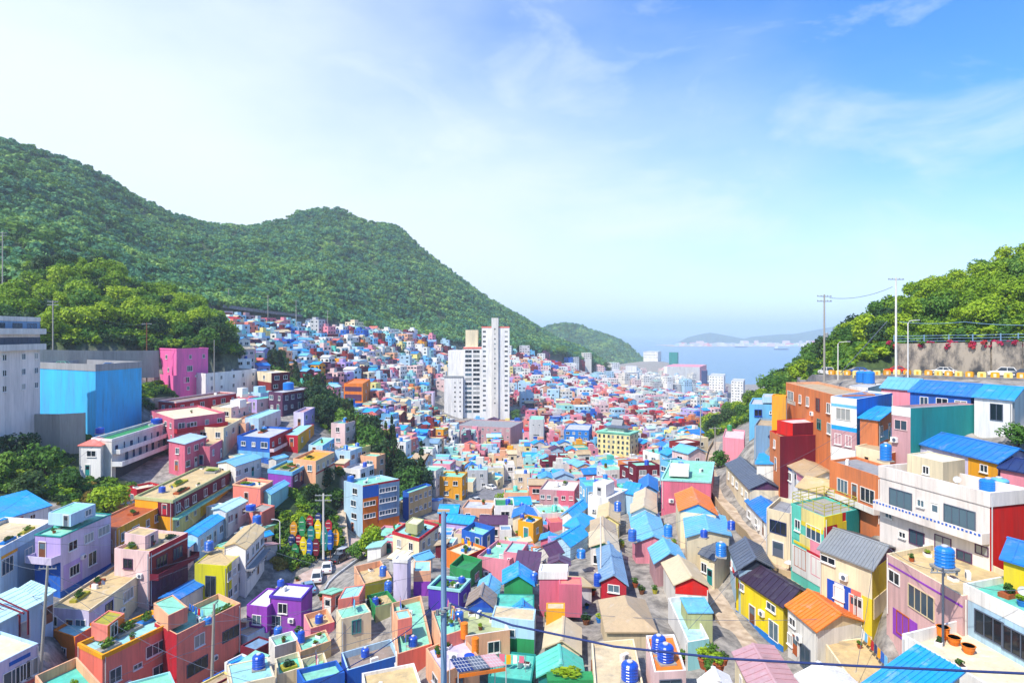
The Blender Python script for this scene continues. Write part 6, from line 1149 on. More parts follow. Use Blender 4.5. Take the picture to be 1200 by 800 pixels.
barrel(on_roof('sageroof', 544, 747), .38, 1.5, 'orange', 'upright orange barrel nearest the blue tank on the pale sage roof')
barrel(on_roof('whiteroof', 557, 765), .36, 1.5, 'orange', 'upright orange barrel at the right edge of the bright white roof')
barrel(on_roof('whiteroof', 550, 775), .5, .6, 'royal', 'squat royal blue tub on the bright white roof', 'tub')
POTM = {}
def pot_plant(loc, rad, label, c='rust', foliage=0, group='potted plants on roofs and steps', box=None):
    t = thing('potted_plant' if not box else 'planter', label, 'potted plant' if not box else 'planter', loc, rnd.uniform(-.3, .3) if box is None else box[2], group)
    if box is None:
        m = MB(); m.lathe([(rad * .42, 0), (rad * .6, rad * .75), (rad * .66, rad * .78), (rad * .55, rad * .8)], 10); m.build('pot', mat(c), t); link(SHRUB[foliage], 'foliage', t, (0, 0, rad * 1.25), 0, (rad * .9, rad * .9, rad * .9))
    else:
        m = MB(); L_, W_ = box[0], box[1]; m.box(-L_ / 2, L_ / 2, -W_ / 2, W_ / 2, 0, .35); m.build('box', mat(c), t); link(SHRUB[foliage], 'foliage', t, (0, 0, .35 + rad * .4), 0, (L_ * .48, W_ * .62, rad))
    return t
def rp(k, u, v):      # a spot on a flat roof, as fractions along the two sides
    s = K[k]; P = inset(s['poly'], .6); c = P[1] + (P[0] - P[1]) * u + (P[2] - P[1]) * v; return Vector((c.x, c.y, s['zr']))
def ang(k):
    s = K[k]; d = s['poly'][2] - s['poly'][1]; return math.atan2(d.y, d.x)
def lbl(t, p):
    if t not in USED: USED.add(t); return t
    return unique_label(t.split(' on the ')[0], *proj(p))
for k, u, v, L_, W_, rad in [('purpleblue',.5,.3,3.2,2.6,.5),('purpleblue',.5,.72,3.2,2.6,.5),('maroonpink',.75,.12,2.6,1.2,.6),('maroonpink',.15,.75,2.6,1.3,.6),('salmonplant',.7,.35,2.6,2.2,.6),('salmon_a',.3,.12,2.6,1.2,.9),('salmon_a',.75,.55,3.2,1.3,.9),('salmon_a',.8,.9,2.6,1.0,.9),('salmon_b',.1,.72,2.6,.8,.5),('salmon_b',.1,.9,2.4,.8,.5),('yellowlong',.2,.25,4.5,1.0,.4),('yellowlong',.7,.45,5,1.2,.4),('yellowlong',.4,.9,3,2.2,.5),('redtrim',.3,.25,1.8,1.0,.6),('redtrim',.75,.4,1.6,1.0,.6),('bluered',.7,.6,3.5,1.2,.6),('creamroof',.75,.25,3.2,.8,.7),('creamroof',.85,.6,2.4,.8,.6),('yellowroof',.6,.3,2.4,1.6,.5),('violet',.7,.6,1.2,.9,.5),('violet',.3,.4,1.2,.9,.5),('bluerail',.7,.3,1.6,.8,.6),('mintpots',.5,.5,1.5,1.2,.6),('pinkterrace',.2,.5,1.4,.6,.6),('ambercube',.5,.5,1.5,1.2,.5),('pinkwide',.4,.8,4,.8,.5),('tealcorner',.3,.5,1.2,.6,.4),('whiteback',.6,.5,1.2,.6,.5),('terracewest',.2,.35,2.8,.6,.5),('terracewest',.2,.75,2.8,.6,.5),('redfront',.5,.5,1.4,1.0,.5),('orangesmall',.4,.6,1.8,1.0,.5)]:
    p = rp(k, u, v); pot_plant(p, rad, lbl(f"leafy planter box on the {short(k)}", p), rnd.choice(('olive', 'rust', 'blue', 'concrete')), rnd.randrange(4), 'planter boxes on roof terraces', (L_, W_, ang(k)))
for k, u, v, rad in [('potterrace',.62,.86,.0),('whiteroof',.85,.1,.45),('whiteroof',.7,.08,.4),('salmon_a',.15,.45,.5),('terracewest',.1,.5,.4),('lilac',.6,.1,.4),('maroonpink',.35,.4,.5),('redtrim',.2,.7,.4),('bluerail',.4,.2,.5),('bluerail',.55,.6,.4),('mintlong',.5,.3,.4),('mintlong',.3,.45,.35),('whiteback',.4,.3,.4),('whiteback',.3,.7,.4),('greyfront',.5,.5,.4),('sageroof',.2,.4,.4),('tanterrace',.85,.5,.4),('tanterrace',.85,.75,.35),('pinkbrick',.9,.2,.4),('redfront',.3,.3,.4),('violet',.5,.2,.4),('minttan',.4,.3,.4),('cargreen',.5,.5,.5),('salmonplant',.3,.7,.4),('pinkcream',.5,.6,.4)]:
    if rad: p = rp(k, u, v); pot_plant(p, rad, lbl(f"potted shrub on the {short(k)}", p), rnd.choice(('rust', 'rust', 'brown', 'blue')), rnd.randrange(4))
for px, py, D, lb in [(1105,748,47.5,'tall orange pot, first of three on the white walled terrace'),(1118,755,46,'wide orange tub, middle of three on the white walled terrace'),(1135,765,44.5,'wide orange tub, last of three on the white walled terrace')]:
    p = onz(px, py, K['potterrace']['zr']); t = thing('pot', lb, 'pot', p, 0, 'orange pots on the white terrace'); m = MB(); tall = px == 1105; m.lathe([(.28, 0), (.42, .35), (.45, .55 if not tall else .9), (.5, .6 if not tall else .95), (.4, .6 if not tall else .95)], 14); m.build('body', mat('orange'), t)
    e = MB(); e.lathe([(.41, .0), (.41, .03)], 12); e.build('soil', mat('tan'), t, (0, 0, .57 if not tall else .92))
for i, (px, py, D, rad, f) in enumerate([(826,782,51,.9,0),(835,775,52,.8,1),(842,786,50,.8,0),(832,792,49,.7,3),(848,778,52,.6,2)]):
    p = unp(px, py, D); pot_plant(p, rad, 'bushy potted shrub in the cluster right of the paired blue tanks', 'rust', f, 'shrub pots beside the paired tanks')
p = unp(668, 796, 55); pot_plant(p, .7, 'big planter of yellow flowers with blue rim at the lower edge', 'green', 0, None, (4.0, 1.4, 0.03))
# tanks, coolers and pots on the smaller houses
ACM = None
def ac_unit(loc, rz, label, group='air conditioner units'):
    global ACM
    if ACM is None:
        a = MB(); a.box(-.42, .42, -.16, .16, 0, .62); f = MB(); f.lathe([(.24, 0), (.24, .03)], 14); me = f.mesh('fan', mat('slate', 'plain')); me.transform(Matrix.Rotation(R(-90), 4, 'X')); ACM = (a.mesh('casing', mat('white', 'plain')), me)
    t = thing('air_conditioner', label, 'air conditioner', loc, rz, group); link(ACM[0], 'casing', t); link(ACM[1], 'fan', t, (-.1, .16, .31)); return t
r = random.Random(77)
for f in own:
    s = f['s']; c = sum(f['P'], Vector((0, 0))) / 4
    if f['pitch']: continue
    if f['tank'] or r.random() < .25:
        P = inset(s['poly'], .9); q_ = P[1] + (P[0] - P[1]) * r.uniform(.1, .9) + (P[2] - P[1]) * r.uniform(.3, .9); p = Vector((q_.x, q_.y, s['zr'])); cc = r.choice(('royal', 'cobalt', 'blue', 'blue', 'teal')); tank(p, .55, 1.2, unique_label(f'{CN[cc]} water tank on a flat roof', *proj(p)), cc)
    if r.random() < .5:
        P = inset(s['poly'], .8); q_ = P[1] + (P[0] - P[1]) * r.uniform(.2, .9) + (P[2] - P[1]) * r.uniform(.1, .9); p = Vector((q_.x, q_.y, s['zr']))
        if r.random() < .55: pot_plant(p, r.uniform(.4, .8), unique_label('potted shrub on a flat roof', *proj(p)), 'rust', r.randrange(4))
        else: ac_unit(p, r.uniform(0, 6), unique_label('white air conditioner unit on a flat roof', *proj(p)))
for k in ('lilac', 'apt_orange', 'apt_orange', 'redtrim', 'pinkbrick', 'pinkbrick', 'tanterrace', 'salmon_b', 'bluewall', 'cementroof', 'whitewest', 'hotel', 'brownrow', 'violet', 'pinkcentre', 'sageroof', 'mintlong', 'tealterrace', 'beigelow', 'creamroof', 'limehouse', 'purple', 'redmint', 'whiteroof', 'bigpink', 'crimsonlong', 'bluerail'):
    p = rp(k, r.uniform(.15, .85), r.uniform(.15, .85)); ac_unit(p, r.uniform(0, 6.28), lbl(f"white air conditioner unit on the {short(k) if short(k) != k else 'flat roof'}", p))
for k, f, u, d in [('salmon_a','bc',.3,4.4),('salmon_b','bc',.55,5.0),('lilac','bc',.4,4.0),('purple','ab',.7,2.8),('maroonpink','ab',.75,3.2),('limehouse','ab',.2,3.0),('bigpink','ab',.5,6.6),('pinkbrick','ab',.7,4.2),('brickrow','ab',.6,3.6),('mural','bc',.6,4.0),('apt_tan','bc',.5,4.4),('redtrim','ab',.5,2.9),('greymetal','ab',.5,1.6),('orangeribs','ab',.45,1.9),('plumroof','ab',.6,2.0),('redmint','ab',.2,3.4),('pinkcentre','ab',.3,2.0),('creamroof','bc',.5,2.8),('tealmetal','ab',.2,3.8),('hotpink','bc',.6,8.4),('greyboxfront','ab',.3,1.2),('redgable','ab',.5,2.6),('bluelane','ab',.5,1.7),('sky_a','ab',.5,1.6),('whitecube','ab',.3,2.3)]:
    fc = K[k]['faces'][f]; p = fc.pt(u, K[k]['z'] - d - .62, .2); ac_unit(p, fc.rz, lbl(f"white air conditioner hanging on the wall of the {short(k)}" if len(short(k).split()) < 8 and short(k) != k else 'white air conditioner hanging on a wall', p), 'air conditioners on the walls')
def foam_box(p, label):
    global FOAM
    if 'FOAM' not in globals(): a = MB(); a.box(-.38, .38, -.26, .26, 0, .3); b_ = MB(); b_.box(-.33, .33, -.21, .21, .301, .33); FOAM = (a.mesh('box', mat('white', 'plain')), b_.mesh('soil', mat('darkbrown')))
    t = thing('planting_box', label, 'planting box', p, rnd.uniform(0, 6.28), 'white foam planting boxes'); link(FOAM[0], 'box', t); link(FOAM[1], 'soil', t)
    if rnd.random() < .6: link(SHRUB[rnd.randrange(4)], 'foliage', t, (0, 0, .45), 0, (.4, .28, .3))
for s in [f['s'] for f in own] + [K[k] for k in ('salmon_b', 'creamroof', 'tanfront', 'greyfront', 'tanroof', 'bluewall', 'mintlong', 'sageroof', 'whiteroof', 'cementroof', 'tealterrace', 'pinkbrick', 'bluerail', 'potterrace', 'tanterrace', 'beigelow', 'redfront', 'pinkcentre', 'olivewall', 'yellowlong', 'bluepar')]:
    if s['roof'] != 'flat' or s['poly'][1].y > 135: continue
    for _ in range(r.choice((0, 1, 2))):
        P = inset(s['poly'], .7); u = r.choice((.04, .96)); q_ = P[1] + (P[0] - P[1]) * (u if r.random() < .5 else r.random()) + (P[2] - P[1]) * (r.random()); p = Vector((q_.x, q_.y, s['zr'])); foam_box(p, unique_label('white foam planting box on a roof', *proj(p)))
# pots standing along the alleys
npot = 0
for _ in range(3000):
    if npot >= 70: break
    y = 50 + 75 * r.random(); px = r.uniform(280, 1000); x = (px - CX) / F * y; z = gz(x, y); py = proj(Vector((x, y, z)))[1]
    if not inpoly(px, py, TOWN) or py > 815 or in_house([Vector((x, y))]) or not free(x, y, .3): continue
    if ((abs(SAMP[:, 0] - px) < 5) & (abs(SAMP[:, 1] - py) < 7) & (SAMP[:, 2] > y)).any(): continue
    CELL.setdefault((int(x // 8), int(y // 8)), []).append((x, y, .5)); npot += 1; p = Vector((x, y, z)); pot_plant(p, r.uniform(.35, .8), unique_label('potted plant standing in an alley', px, py), r.choice(('rust', 'brown', 'blue', 'olive')), r.randrange(4))
def dish(p, rz, label):
    t = thing('satellite_dish', label, 'satellite dish', p, rz, 'satellite dishes on roofs'); m = MB(); m.tube([(0, 0, 0), (0, 0, .7)], .03); m.build('mast', mat('steel', 'plain'), t); b = MB(); b.lathe([(.02, 0), (.2, .04), (.33, .12), (.35, .15), (.3, .12), (.05, .03)], 14); me = b.mesh('bowl', mat('palegrey', 'plain')); me.transform(Matrix.Rotation(R(60), 4, 'X')); link(me, 'bowl', t, (0, -.05, .8))
for k in ('yellowlong', 'creamroof', 'salmon_b', 'bigpink', 'apt_orange', 'bluerail', 'tanroof', 'redmint', 'whiteroof'): p = rp(k, .5, r.uniform(.1, .9)); dish(p, r.uniform(0, 6), f"small satellite dish on a mast on the {short(k)}")
def laundry(k, v, label):
    a, b = rp(k, .05, v), rp(k, .95, v); t = thing('clothesline', label, 'clothesline', (a + b) / 2); o = t.location; m = MB()
    for p in (a, b): m.tube([p - o, p - o + Vector((0, 0, 1.7))], .03)
    m.build('posts', mat('steel', 'plain'), t).name = 'post_frame'; d = (b - a); n = max(3, int(d.length / .7)); w = MB(); w.tube([a - o + Vector((0, 0, 1.65)), (a + b) / 2 - o + Vector((0, 0, 1.55)), b - o + Vector((0, 0, 1.65))], .012); w.build('line', mat('steel', 'plain'), t)
    for i in range(n):
        c = a - o + d * ((i + .6) / (n + .2)) + Vector((0, 0, 1.57)); e = d.normalized() * r.uniform(.2, .3); h_ = r.uniform(.6, 1.0); m = MB(); nn = Vector((-e.y, e.x, 0)).normalized() * .03
        m.add([c - e, c + e, c + e - Vector((0, 0, h_)), c - e - Vector((0, 0, h_ * .9)), c - e + nn, c + e + nn, c + e + nn * 3 - Vector((0, 0, h_)), c - e + nn * 3 - Vector((0, 0, h_ * .9))], [(0, 1, 2, 3), (7, 6, 5, 4), (0, 4, 5, 1), (1, 5, 6, 2), (2, 6, 7, 3), (3, 7, 4, 0)]); m.build('garment', mat(r.choice(('rose', 'white', 'cobalt', 'navy', 'amber', 'sky', 'crimson')), 'plain'), t)
for k, v in (('whiteback', .8), ('redfront', .6), ('mintlong', .15), ('pinkterrace', .7), ('tealterrace', .3), ('bluewest', .2) if False else ('mint_b', .5), ('salmon_b', .45), ('tanterrace', .6)): laundry(k, v, f"clothesline of drying washing on the {short(k)}")
def solar():
    z = unp(552, 781, 56).z; Q = [onz(527, 776, z), onz(580, 769.5, z), onz(593, 778.5, z), onz(537, 787, z)]; Q[0].z += .35; Q[1].z += .35; c = sum(Q, Vector()) / 4; t = thing('solar_array', 'tilted array of solar panels on steel legs above an orange beam', 'solar panels', c - Vector((0, 0, 2.2))); o = t.location
    for i in range(3):
        a, b = i / 3 + .006, (i + 1) / 3 - .006; P = [Q[0].lerp(Q[1], a), Q[0].lerp(Q[1], b), Q[3].lerp(Q[2], b), Q[3].lerp(Q[2], a)]; P = [p - o for p in P]; m = MB(); m.slab(P, .06, 0)
        for j in range(1, 5): f = j / 5; m.slab([p + Vector((0, 0, .006)) for p in (P[0].lerp(P[1], f - .012), P[0].lerp(P[1], f + .012), P[3].lerp(P[2], f + .012), P[3].lerp(P[2], f - .012))], .004, 1)
        for j in range(1, 4): f = j / 4; m.slab([p + Vector((0, 0, .011)) for p in (P[0].lerp(P[3], f - .015), P[1].lerp(P[2], f - .015), P[1].lerp(P[2], f + .015), P[0].lerp(P[3], f + .015))], .004, 1)
        m.build('panel', [mat(('navy', 'slate', 'mauve')[i], 'gloss'), mat('palegrey', 'plain')], t)
    for q_ in Q:
        m = MB(); m.tube([q_ - o, q_ - o - Vector((0, 0, 3.2))], .05); m.build('leg', mat('palegrey', 'plain'), t)
    m = MB(); a, b = Q[3] - o - Vector((0, 0, .25)), Q[2] - o - Vector((0, 0, .25)); m.slab([a, b, b + Vector((0, .12, 0)), a + Vector((0, .12, 0))], .3); m.build('beam', mat('orange'), t)
solar()
# ------------------------------------------------------------------ poles, lamps, wires
def pole(px, ytop, D, rad, label, arms=1, py0=None, name='utility_pole', cat='utility pole', group=None, c='concrete', lean=0, armdir=0.0, ydrop=.9):
    top = unp(px, ytop, D); zb = gz(top.x, top.y) if py0 is None else unp(px, py0, D).z; zb = min(zb, top.z - 3)
    t = thing(name, label, cat, (top.x + lean, top.y, zb), 0, group); h = top.z - zb; m = MB(); m.tube([(0, 0, -1), (-lean, 0, h)], [rad, rad * .72], 10); m.build('shaft', mat(c), t)
    for k in range(arms):
        a = MB(); z = h - .35 - k * ydrop; ca, sa = math.cos(armdir), math.sin(armdir); L_ = .95 if D < 90 else 1.5; ar = .05 if D < 90 else .085; a.tube([(-ca * L_ - lean, -sa * L_ - .02, z), (ca * L_ - lean, sa * L_ - .02, z)], ar, 6); 
        for u in (-.9, -.45, .45, .9): a.tube([(ca * u * L_ - lean, sa * u * L_, z), (ca * u * L_ - lean, sa * u * L_, z + .22)], ar * .9, 6)
        a.build('crossarm', mat('steel', 'plain'), t)
    return t, Vector((top.x, top.y, top.z))
P0, T0 = pole(520, 598, 34, .19, 'tall grey pole standing in the middle of the view', 0, c='bluegrey')
m = MB(); o = P0.location
for z, x in ((-5.15, .3), (-5.5, -.25)): m.tube([(0, -.2, T0.z + z - o.z), (x * 1.6, -.3, T0.z + z - o.z + .05)], .05); m.tube([(x * 1.2, -.3, T0.z + z - o.z), (x * 1.2, -.3, T0.z + z - o.z + .3)], .09)
m.lathe([(.235, 0), (.235, .12)], 12, c=(0, 0, T0.z - 5.4 - o.z)); m.build('bracket', mat('steel', 'plain'), P0); m = MB(); m.box(-.32, .32, -.1, .1, -.05, .06); m.build('cap', mat('tan', 'plain'), P0, (0, 0, T0.z - o.z))
pole(251, 707, 72, .2, 'concrete pole in front of the salmon house wall', 0, lean=-.35)
pole(56, 662, 66, .17, 'leaning steel pole above the white house with blue drawings', 1, lean=-.9)
pole(1105, 665, 48, .1, 'thin dark pole looped with cables before the pinkish brick house', 1, c='slate')
pole(379, 578, 113, .2, 'white utility pole rising beside the painted boards', 2, 648, c='offwhite')
pole(62, 352, 172, .2, 'pole with crossarms behind the blue parking building', 2)
pole(172, 378, 186, .2, 'wooden pole between parking building and hot pink house', 1, c='brown')
pole(3, 272, 215, .22, 'tall pole at the left edge among the trees', 2)
pole(251, 398, 196, .15, 'thin pole beside the tall hot pink house', 0)
for i, (x, y, d) in enumerate([(268,338,420),(314,346,430),(347,352,440),(384,364,470)]): pole(x, y, d, .3, 'distant pole along the road at the mountain foot', 1, name='utility_pole', group='poles along the mountain road')
PA, TA = pole(966, 345, 116, .19, 'tall utility pole with transformer at the bend of the hill road', 2, 441, armdir=.2)
PB, TB = pole(1050, 325, 112, .2, 'tallest white pole beside the flowered retaining wall', 1, 442, c='offwhite', armdir=.1)
m = MB(); m.lathe([(.28, 0), (.3, .1), (.3, .75), (.2, .85)], 10, c=(.35, -.1, 0)); m.build('transformer', mat('steel', 'plain'), PA, (0, 0, 7.2))
PC, TC = pole(704, 605, 80, .12, 'slim white pole in front of the slate blue gable', 0, c='offwhite')
pole(821, 458, 160, .16, 'thin tall pole among the far houses before the wooded spur', 1)
for x, y, d in ((838, 500, 150), (432, 566, 160), (478, 612, 138), (600, 560, 190), (650, 500, 330), (740, 520, 280), (560, 560, 210), (690, 470, 420)): pole(x, y, d, .14, unique_label('slim grey utility pole among small houses', x, y), 1, group='poles among the houses')
def lamp(px, ytop, D, py0, label, side=1, reach=1.6):
    top = unp(px, ytop, D); zb = unp(px, py0, D).z; t = thing('street_lamp', label, 'street lamp', (top.x, top.y, zb), 0, 'street lamps'); h = top.z - zb; m = MB(); m.tube([(0, 0, -.8), (0, 0, h * .95), (side * .25, 0, h), (side * reach, 0, h + .15)], [.1, .08, .06, .05], 8); m.build('post', mat('offwhite', 'plain'), t); a = MB(); a.box(side * reach - .3, side * reach + .35, -.12, .12, h + .08, h + .2); a.build('head', mat('palegrey', 'plain'), t)
lamp(1064, 376, 107, 441, 'white street lamp nearer the flowered retaining wall'); lamp(982, 401, 117, 440, 'white street lamp at the bend of the hill road', 1, 1.9); lamp(328, 609, 112, 650, 'white street lamp beside the painted boards', -1, 1.2)
def wire(pts, r_, label, group=None, name='power_line', c='navy', sag=0):
    q_ = [unp(*p) for p in pts]; out = []
    for i in range(len(q_) - 1):
        for j in range(8): f = j / 8; v = q_[i].lerp(q_[i + 1], f); v.z -= sag * 4 * f * (1 - f); out.append(v)
    out.append(q_[-1]); m = MB(); m.tube(out, r_, 6); tag(m.build(name, mat(c, 'plain')), label, 'cable', group)
wire([(528,707,33.8),(600,732,31.5),(720,757,29),(850,771,27.5),(1000,779.5,26.5),(1230,790,25)], .05, 'thick dark cable sweeping from the tall grey pole to the lower right')
wire([(514,704,33.8),(480,737,32),(440,764,30.5),(400,786,29),(350,812,27.5)], .022, 'thin dark cable falling from the tall grey pole to the left')
wire([(972,349,116),(1046,336,112)], .05, 'wire strung between the two tallest poles on the hill road', sag=.8, c='slate'); wire([(1054,377,112),(1130,377,100),(1240,380,88)], .04, 'long wire running right from the white pole before the trees', c='bluegrey', sag=.3)
wire([(985,437,117),(1040,376,113)], .07, 'slanting stay wire below the tallest white pole', c='slate')
for i, (a, b, s_) in enumerate([((56,670,66),(251,712,72),1.2),((56,676,66),(300,800,60),1.5),((48,668,66),(-30,640,80),.5),((251,715,72),(460,740,70),1.0),((251,720,72),(120,800,58),.8),((62,356,172),(172,381,186),1.5),((62,356,172),(3,300,200),1.0),((172,381,186),(251,400,196),1.5),((379,582,113),(328,640,112),1.0),((379,582,113),(432,570,160),1.2),((704,612,80),(627,690,76),.8),((704,612,80),(745,650,90),.6),((1105,668,48),(1200,690,44),.6),((1105,668,48),(1040,640,60),.5)]):
    wire([a, b], .02 if i != 5 else .035, unique_label('thin sagging wire over roofs', (a[0] + b[0]) / 2, (a[1] + b[1]) / 2), 'wires over the roofs', c='slate', sag=s_)
rw = random.Random(31); ends = [s for s in HOUSES if 50 < s['poly'][1].y < 130]
for i in range(34):
    s1 = rw.choice(ends); c1 = s1['poly'][1]; near = [s for s in ends if 8 < (s['poly'][1] - c1).length < 30]
    if not near: continue
    c2 = rw.choice(near)['poly']; a = Vector((c1.x, c1.y, s1['z'] + 1.2)); b_ = Vector((c2[1].x, c2[1].y, [s for s in near if s['poly'] is c2][0]['z'] + 1.2)); pa, pb = proj(a), proj(b_)
    wire([(*pa, a.y), (*pb, b_.y)], .02, unique_label('thin sagging wire between two roofs', (pa[0] + pb[0]) / 2, (pa[1] + pb[1]) / 2), 'wires over the roofs', c='slate', sag=.5)
# ------------------------------------------------------------------ hill road: wall, fence, flowers, barrier blocks
def offset_line(pts, d):
    out = []
    for i, p in enumerate(pts):
        t = pts[min(i + 1, len(pts) - 1)] - pts[max(i - 1, 0)]; t.z = 0; t.normalize(); n = Vector((-t.y, t.x, 0)); 
        if n.y < 0: n = -n
        out.append(p + n * d)
    return out
HR = [p for p in RLINE['hill_road']]
def wall_along(name, label, pts, h, th=.5, c='concrete', base=2.0):
    m = MB()
    for i in range(len(pts) - 1):
        a, b = pts[i], pts[i + 1]; t = (b - a); t.z = 0; t.normalize(); n = Vector((-t.y, t.x, 0)) * th; ha, hb = (h(i), h(i + 1)) if callable(h) else (h, h)
        A0, B0 = a - Vector((0, 0, base)), b - Vector((0, 0, base)); A1, B1 = a + Vector((0, 0, ha)), b + Vector((0, 0, hb)); m.add([A0, B0, B1, A1, A0 + n, B0 + n, B1 + n, A1 + n], [(0, 1, 2, 3), (5, 4, 7, 6), (3, 2, 6, 7)])
    return tag(m.build(name, STAINED if c == 'stained' else mat(c)), label, 'wall')
def stained():
    m = bpy.data.materials.new('stained_concrete'); m.use_nodes = True; N = m.node_tree.nodes; L = m.node_tree.links; b = N['Principled BSDF']; b.inputs['Roughness'].default_value = .9; g = N.new('ShaderNodeNewGeometry'); mp = N.new('ShaderNodeMapping'); mp.inputs['Scale'].default_value = (1, 1, .5); L.new(g.outputs['Position'], mp.inputs['Vector'])
    n = N.new('ShaderNodeTexNoise'); n.inputs['Scale'].default_value = .3; n.inputs['Detail'].default_value = 9; n.inputs['Roughness'].default_value = .7; L.new(mp.outputs['Vector'], n.inputs['Vector']); r_ = N.new('ShaderNodeValToRGB'); e = r_.color_ramp.elements; e[0].color = (.05, .05, .055, 1); e[0].position = .40; e[1].color = (.36, .31, .25, 1); e[1].position = .56; L.new(n.outputs['Fac'], r_.inputs['Fac']); L.new(r_.outputs['Color'], b.inputs['Base Color']); return m
STAINED = stained()
WL = [p for p in offset_line(HR, 5.2) if CX + F * p.x / p.y > 1040]
wall_along('retaining_wall', 'tall stained concrete retaining wall topped with red flowers', WL, lambda i: 5.6 + .6 * math.sin(i * .2), .6, 'stained')
def fence():
    t = thing('fence', 'grey railing fence on top of the flowered retaining wall', 'fence', WL[len(WL) // 2]); o = t.location; FL = [p + Vector((0, .9, 6.2)) for p in WL]; m = MB()
    for dz in (.2, .75, 1.3): m.tube([p - o + Vector((0, 0, dz)) for p in FL], .045, 5)
    m.build('rail', mat('bluegrey', 'plain'), t).name = 'rails'; acc = 0
    for i in range(1, len(FL)):
        acc += (FL[i] - FL[i - 1]).length
        if acc > 2.3: acc = 0; m = MB(); p = FL[i] - o; m.box(p.x - .07, p.x + .07, p.y - .07, p.y + .07, p.z - 1, p.z + 1.5); m.build('post', mat('bluegrey', 'plain'), t)
fence()
FLW = crown_mesh('flowerclump', 160, 1, .7, .2, 6, LEAF['flower'], 200); GRN = crown_mesh('greenclump', 160, 1, .7, .2, 6, LEAF['mid'], 201); rr = random.Random(9)
scatter_points('flower_bed', 'strip of red and pink flowers spilling over the retaining wall top', [(p.x + rr.uniform(-1.3, 1.3), p.y + rr.uniform(-.25, .5), p.z + 5.7 + rr.uniform(-.6, .5), rr.uniform(.45, .85), rr.uniform(0, 6), 0 if rr.random() < .75 else 1) for p in WL for _ in range(12)], [FLW, GRN])
def blocks():
    L_ = offset_line(HR, -3.2); acc = 0; n = 0; protos = {}
    for i in range(1, len(L_)):
        a, b = L_[i - 1], L_[i]; d = (b - a); steps = max(1, int(d.length / .25))
        for j in range(steps):
            acc += d.length / steps
            if acc < 1.75: continue
            acc = 0; p = a.lerp(b, j / steps); px = CX + F * p.x / p.y
            if not 972 < px < 1215: continue
            n += 1; c = ('amber', 'paleyellow')[n % 2]
            t = thing('barrier_block', f"{'amber' if n % 2 == 0 else 'pale yellow'} concrete block in the row along the hill road edge", 'barrier block', p, math.atan2(d.y, d.x), f"{'amber' if n % 2 == 0 else 'pale yellow'} blocks edging the hill road")
            if c not in protos: m = MB(); m.box(-.62, .62, -.22, .22, -.5, .85); m.box(-.5, .5, -.16, .16, .852, .95); k = MB(); k.box(-.2, .2, -.235, .235, .1, .7); protos[c] = (m.mesh('body', mat(c)), k.mesh('stripe', mat('cream' if c == 'amber' else 'amber')))
            link(protos[c][0], 'body', t); link(protos[c][1], 'stripe', t)
blocks()
def line_wall(name, label, pts, h, c, th=.4): return wall_along(name, label, [unp(*p) for p in pts], h, th, c, 3)
line_wall('retaining_wall', 'long pale streaked retaining wall below the left wood', [(-20,430,162),(42,432,165),(80,432,170),(120,432,176),(160,431,183),(186,430,189)], 5.0, 'concrete')
line_wall('retaining_wall', 'grey streaked concrete wall left of the blue parking building', [(36,516,134),(70,516,134),(100,514,136)], 5.6, 'concrete')
line_wall('retaining_wall', 'low dark concrete wall between parking building and hot pink house', [(158,480,172),(180,480,174),(205,478,178)], 3.2, 'stained')
wall_along('retaining_wall', 'long bluish wall along the road at the mountain foot', [p for p in offset_line(RLINE['mountain_road'], 5)], 5.5, .5, 'bluegrey')
wall_along('parapet_wall', 'pale parapet wall curving along the car park edge', offset_line(RLINE['car_park'], -5.0), .9, .25, 'palegrey')
wall_along('parapet_wall', 'low tan wall edging the narrow lane', offset_line(RLINE['lane'], 1.5), .8, .2, 'tan', .6)
wall_along('parapet_wall', 'pale wall curving round the grey square', offset_line(RLINE['plaza'], -6.2), 1.2, .3, 'offwhite')
# ------------------------------------------------------------------ painted boards in the gully
for px, y0, y1, c in [(344,610,627,'amber'),(354,604,627,'green'),(363,603,617,'crimson'),(373,600,611,'navy'),(364.5,615,632,'deepteal'),(372.5,608,630,'yellow'),(342,625,638,'navy'),(350,626,637,'crimson'),(355.5,628,650,'yellow'),(346,636,657,'green'),(362.5,630,650,'cobalt'),(370.5,630,650,'maroon'),(380,616,644,'deepteal'),(385,608,622,'crimson'),(387,620,643,'cobalt'),(393.5,619,638,'amber')]:
    D = 113 + (660 - y1) * .09; a, b = unp(px, y0, D), unp(px, y1, D); t = thing('painted_board', unique_label(f"tall {CN.get(c, c)} leaf-shaped painted board in the gully", px, (y0 + y1) / 2), 'painted board', (b.x, b.y, b.z - .1), rnd.uniform(-.15, .15), 'painted leaf-shaped boards'); h = a.z - b.z; w = .62; m = MB()
    out = [(-w * .55, 0), (w * .55, 0), (w, h * .3), (w, h * .75), (w * .3, h), (-w * .3, h), (-w, h * .75), (-w, h * .3)]; n = len(out); vs = [(x, -.07, z) for x, z in out] + [(x, .07, z) for x, z in out]; m.add(vs, [tuple(range(n)), tuple(range(2 * n - 1, n - 1, -1))] + [(i, (i + 1) % n, n + (i + 1) % n, n + i) for i in range(n)]); m.build('board', mat(c), t)
    for k in range(3): s_ = MB(); z = h * (.3 + .2 * k); s_.box(-w * .7, w * .5, -.085, -.072, z, z + .12); s_.build('stripe', mat('offwhite' if k != 1 else 'navy', 'plain'), t)
    s_ = MB(); s_.box(-.06, .06, .072, .17, -2.5, h * .7); s_.build('post', mat('brown', 'plain'), t)
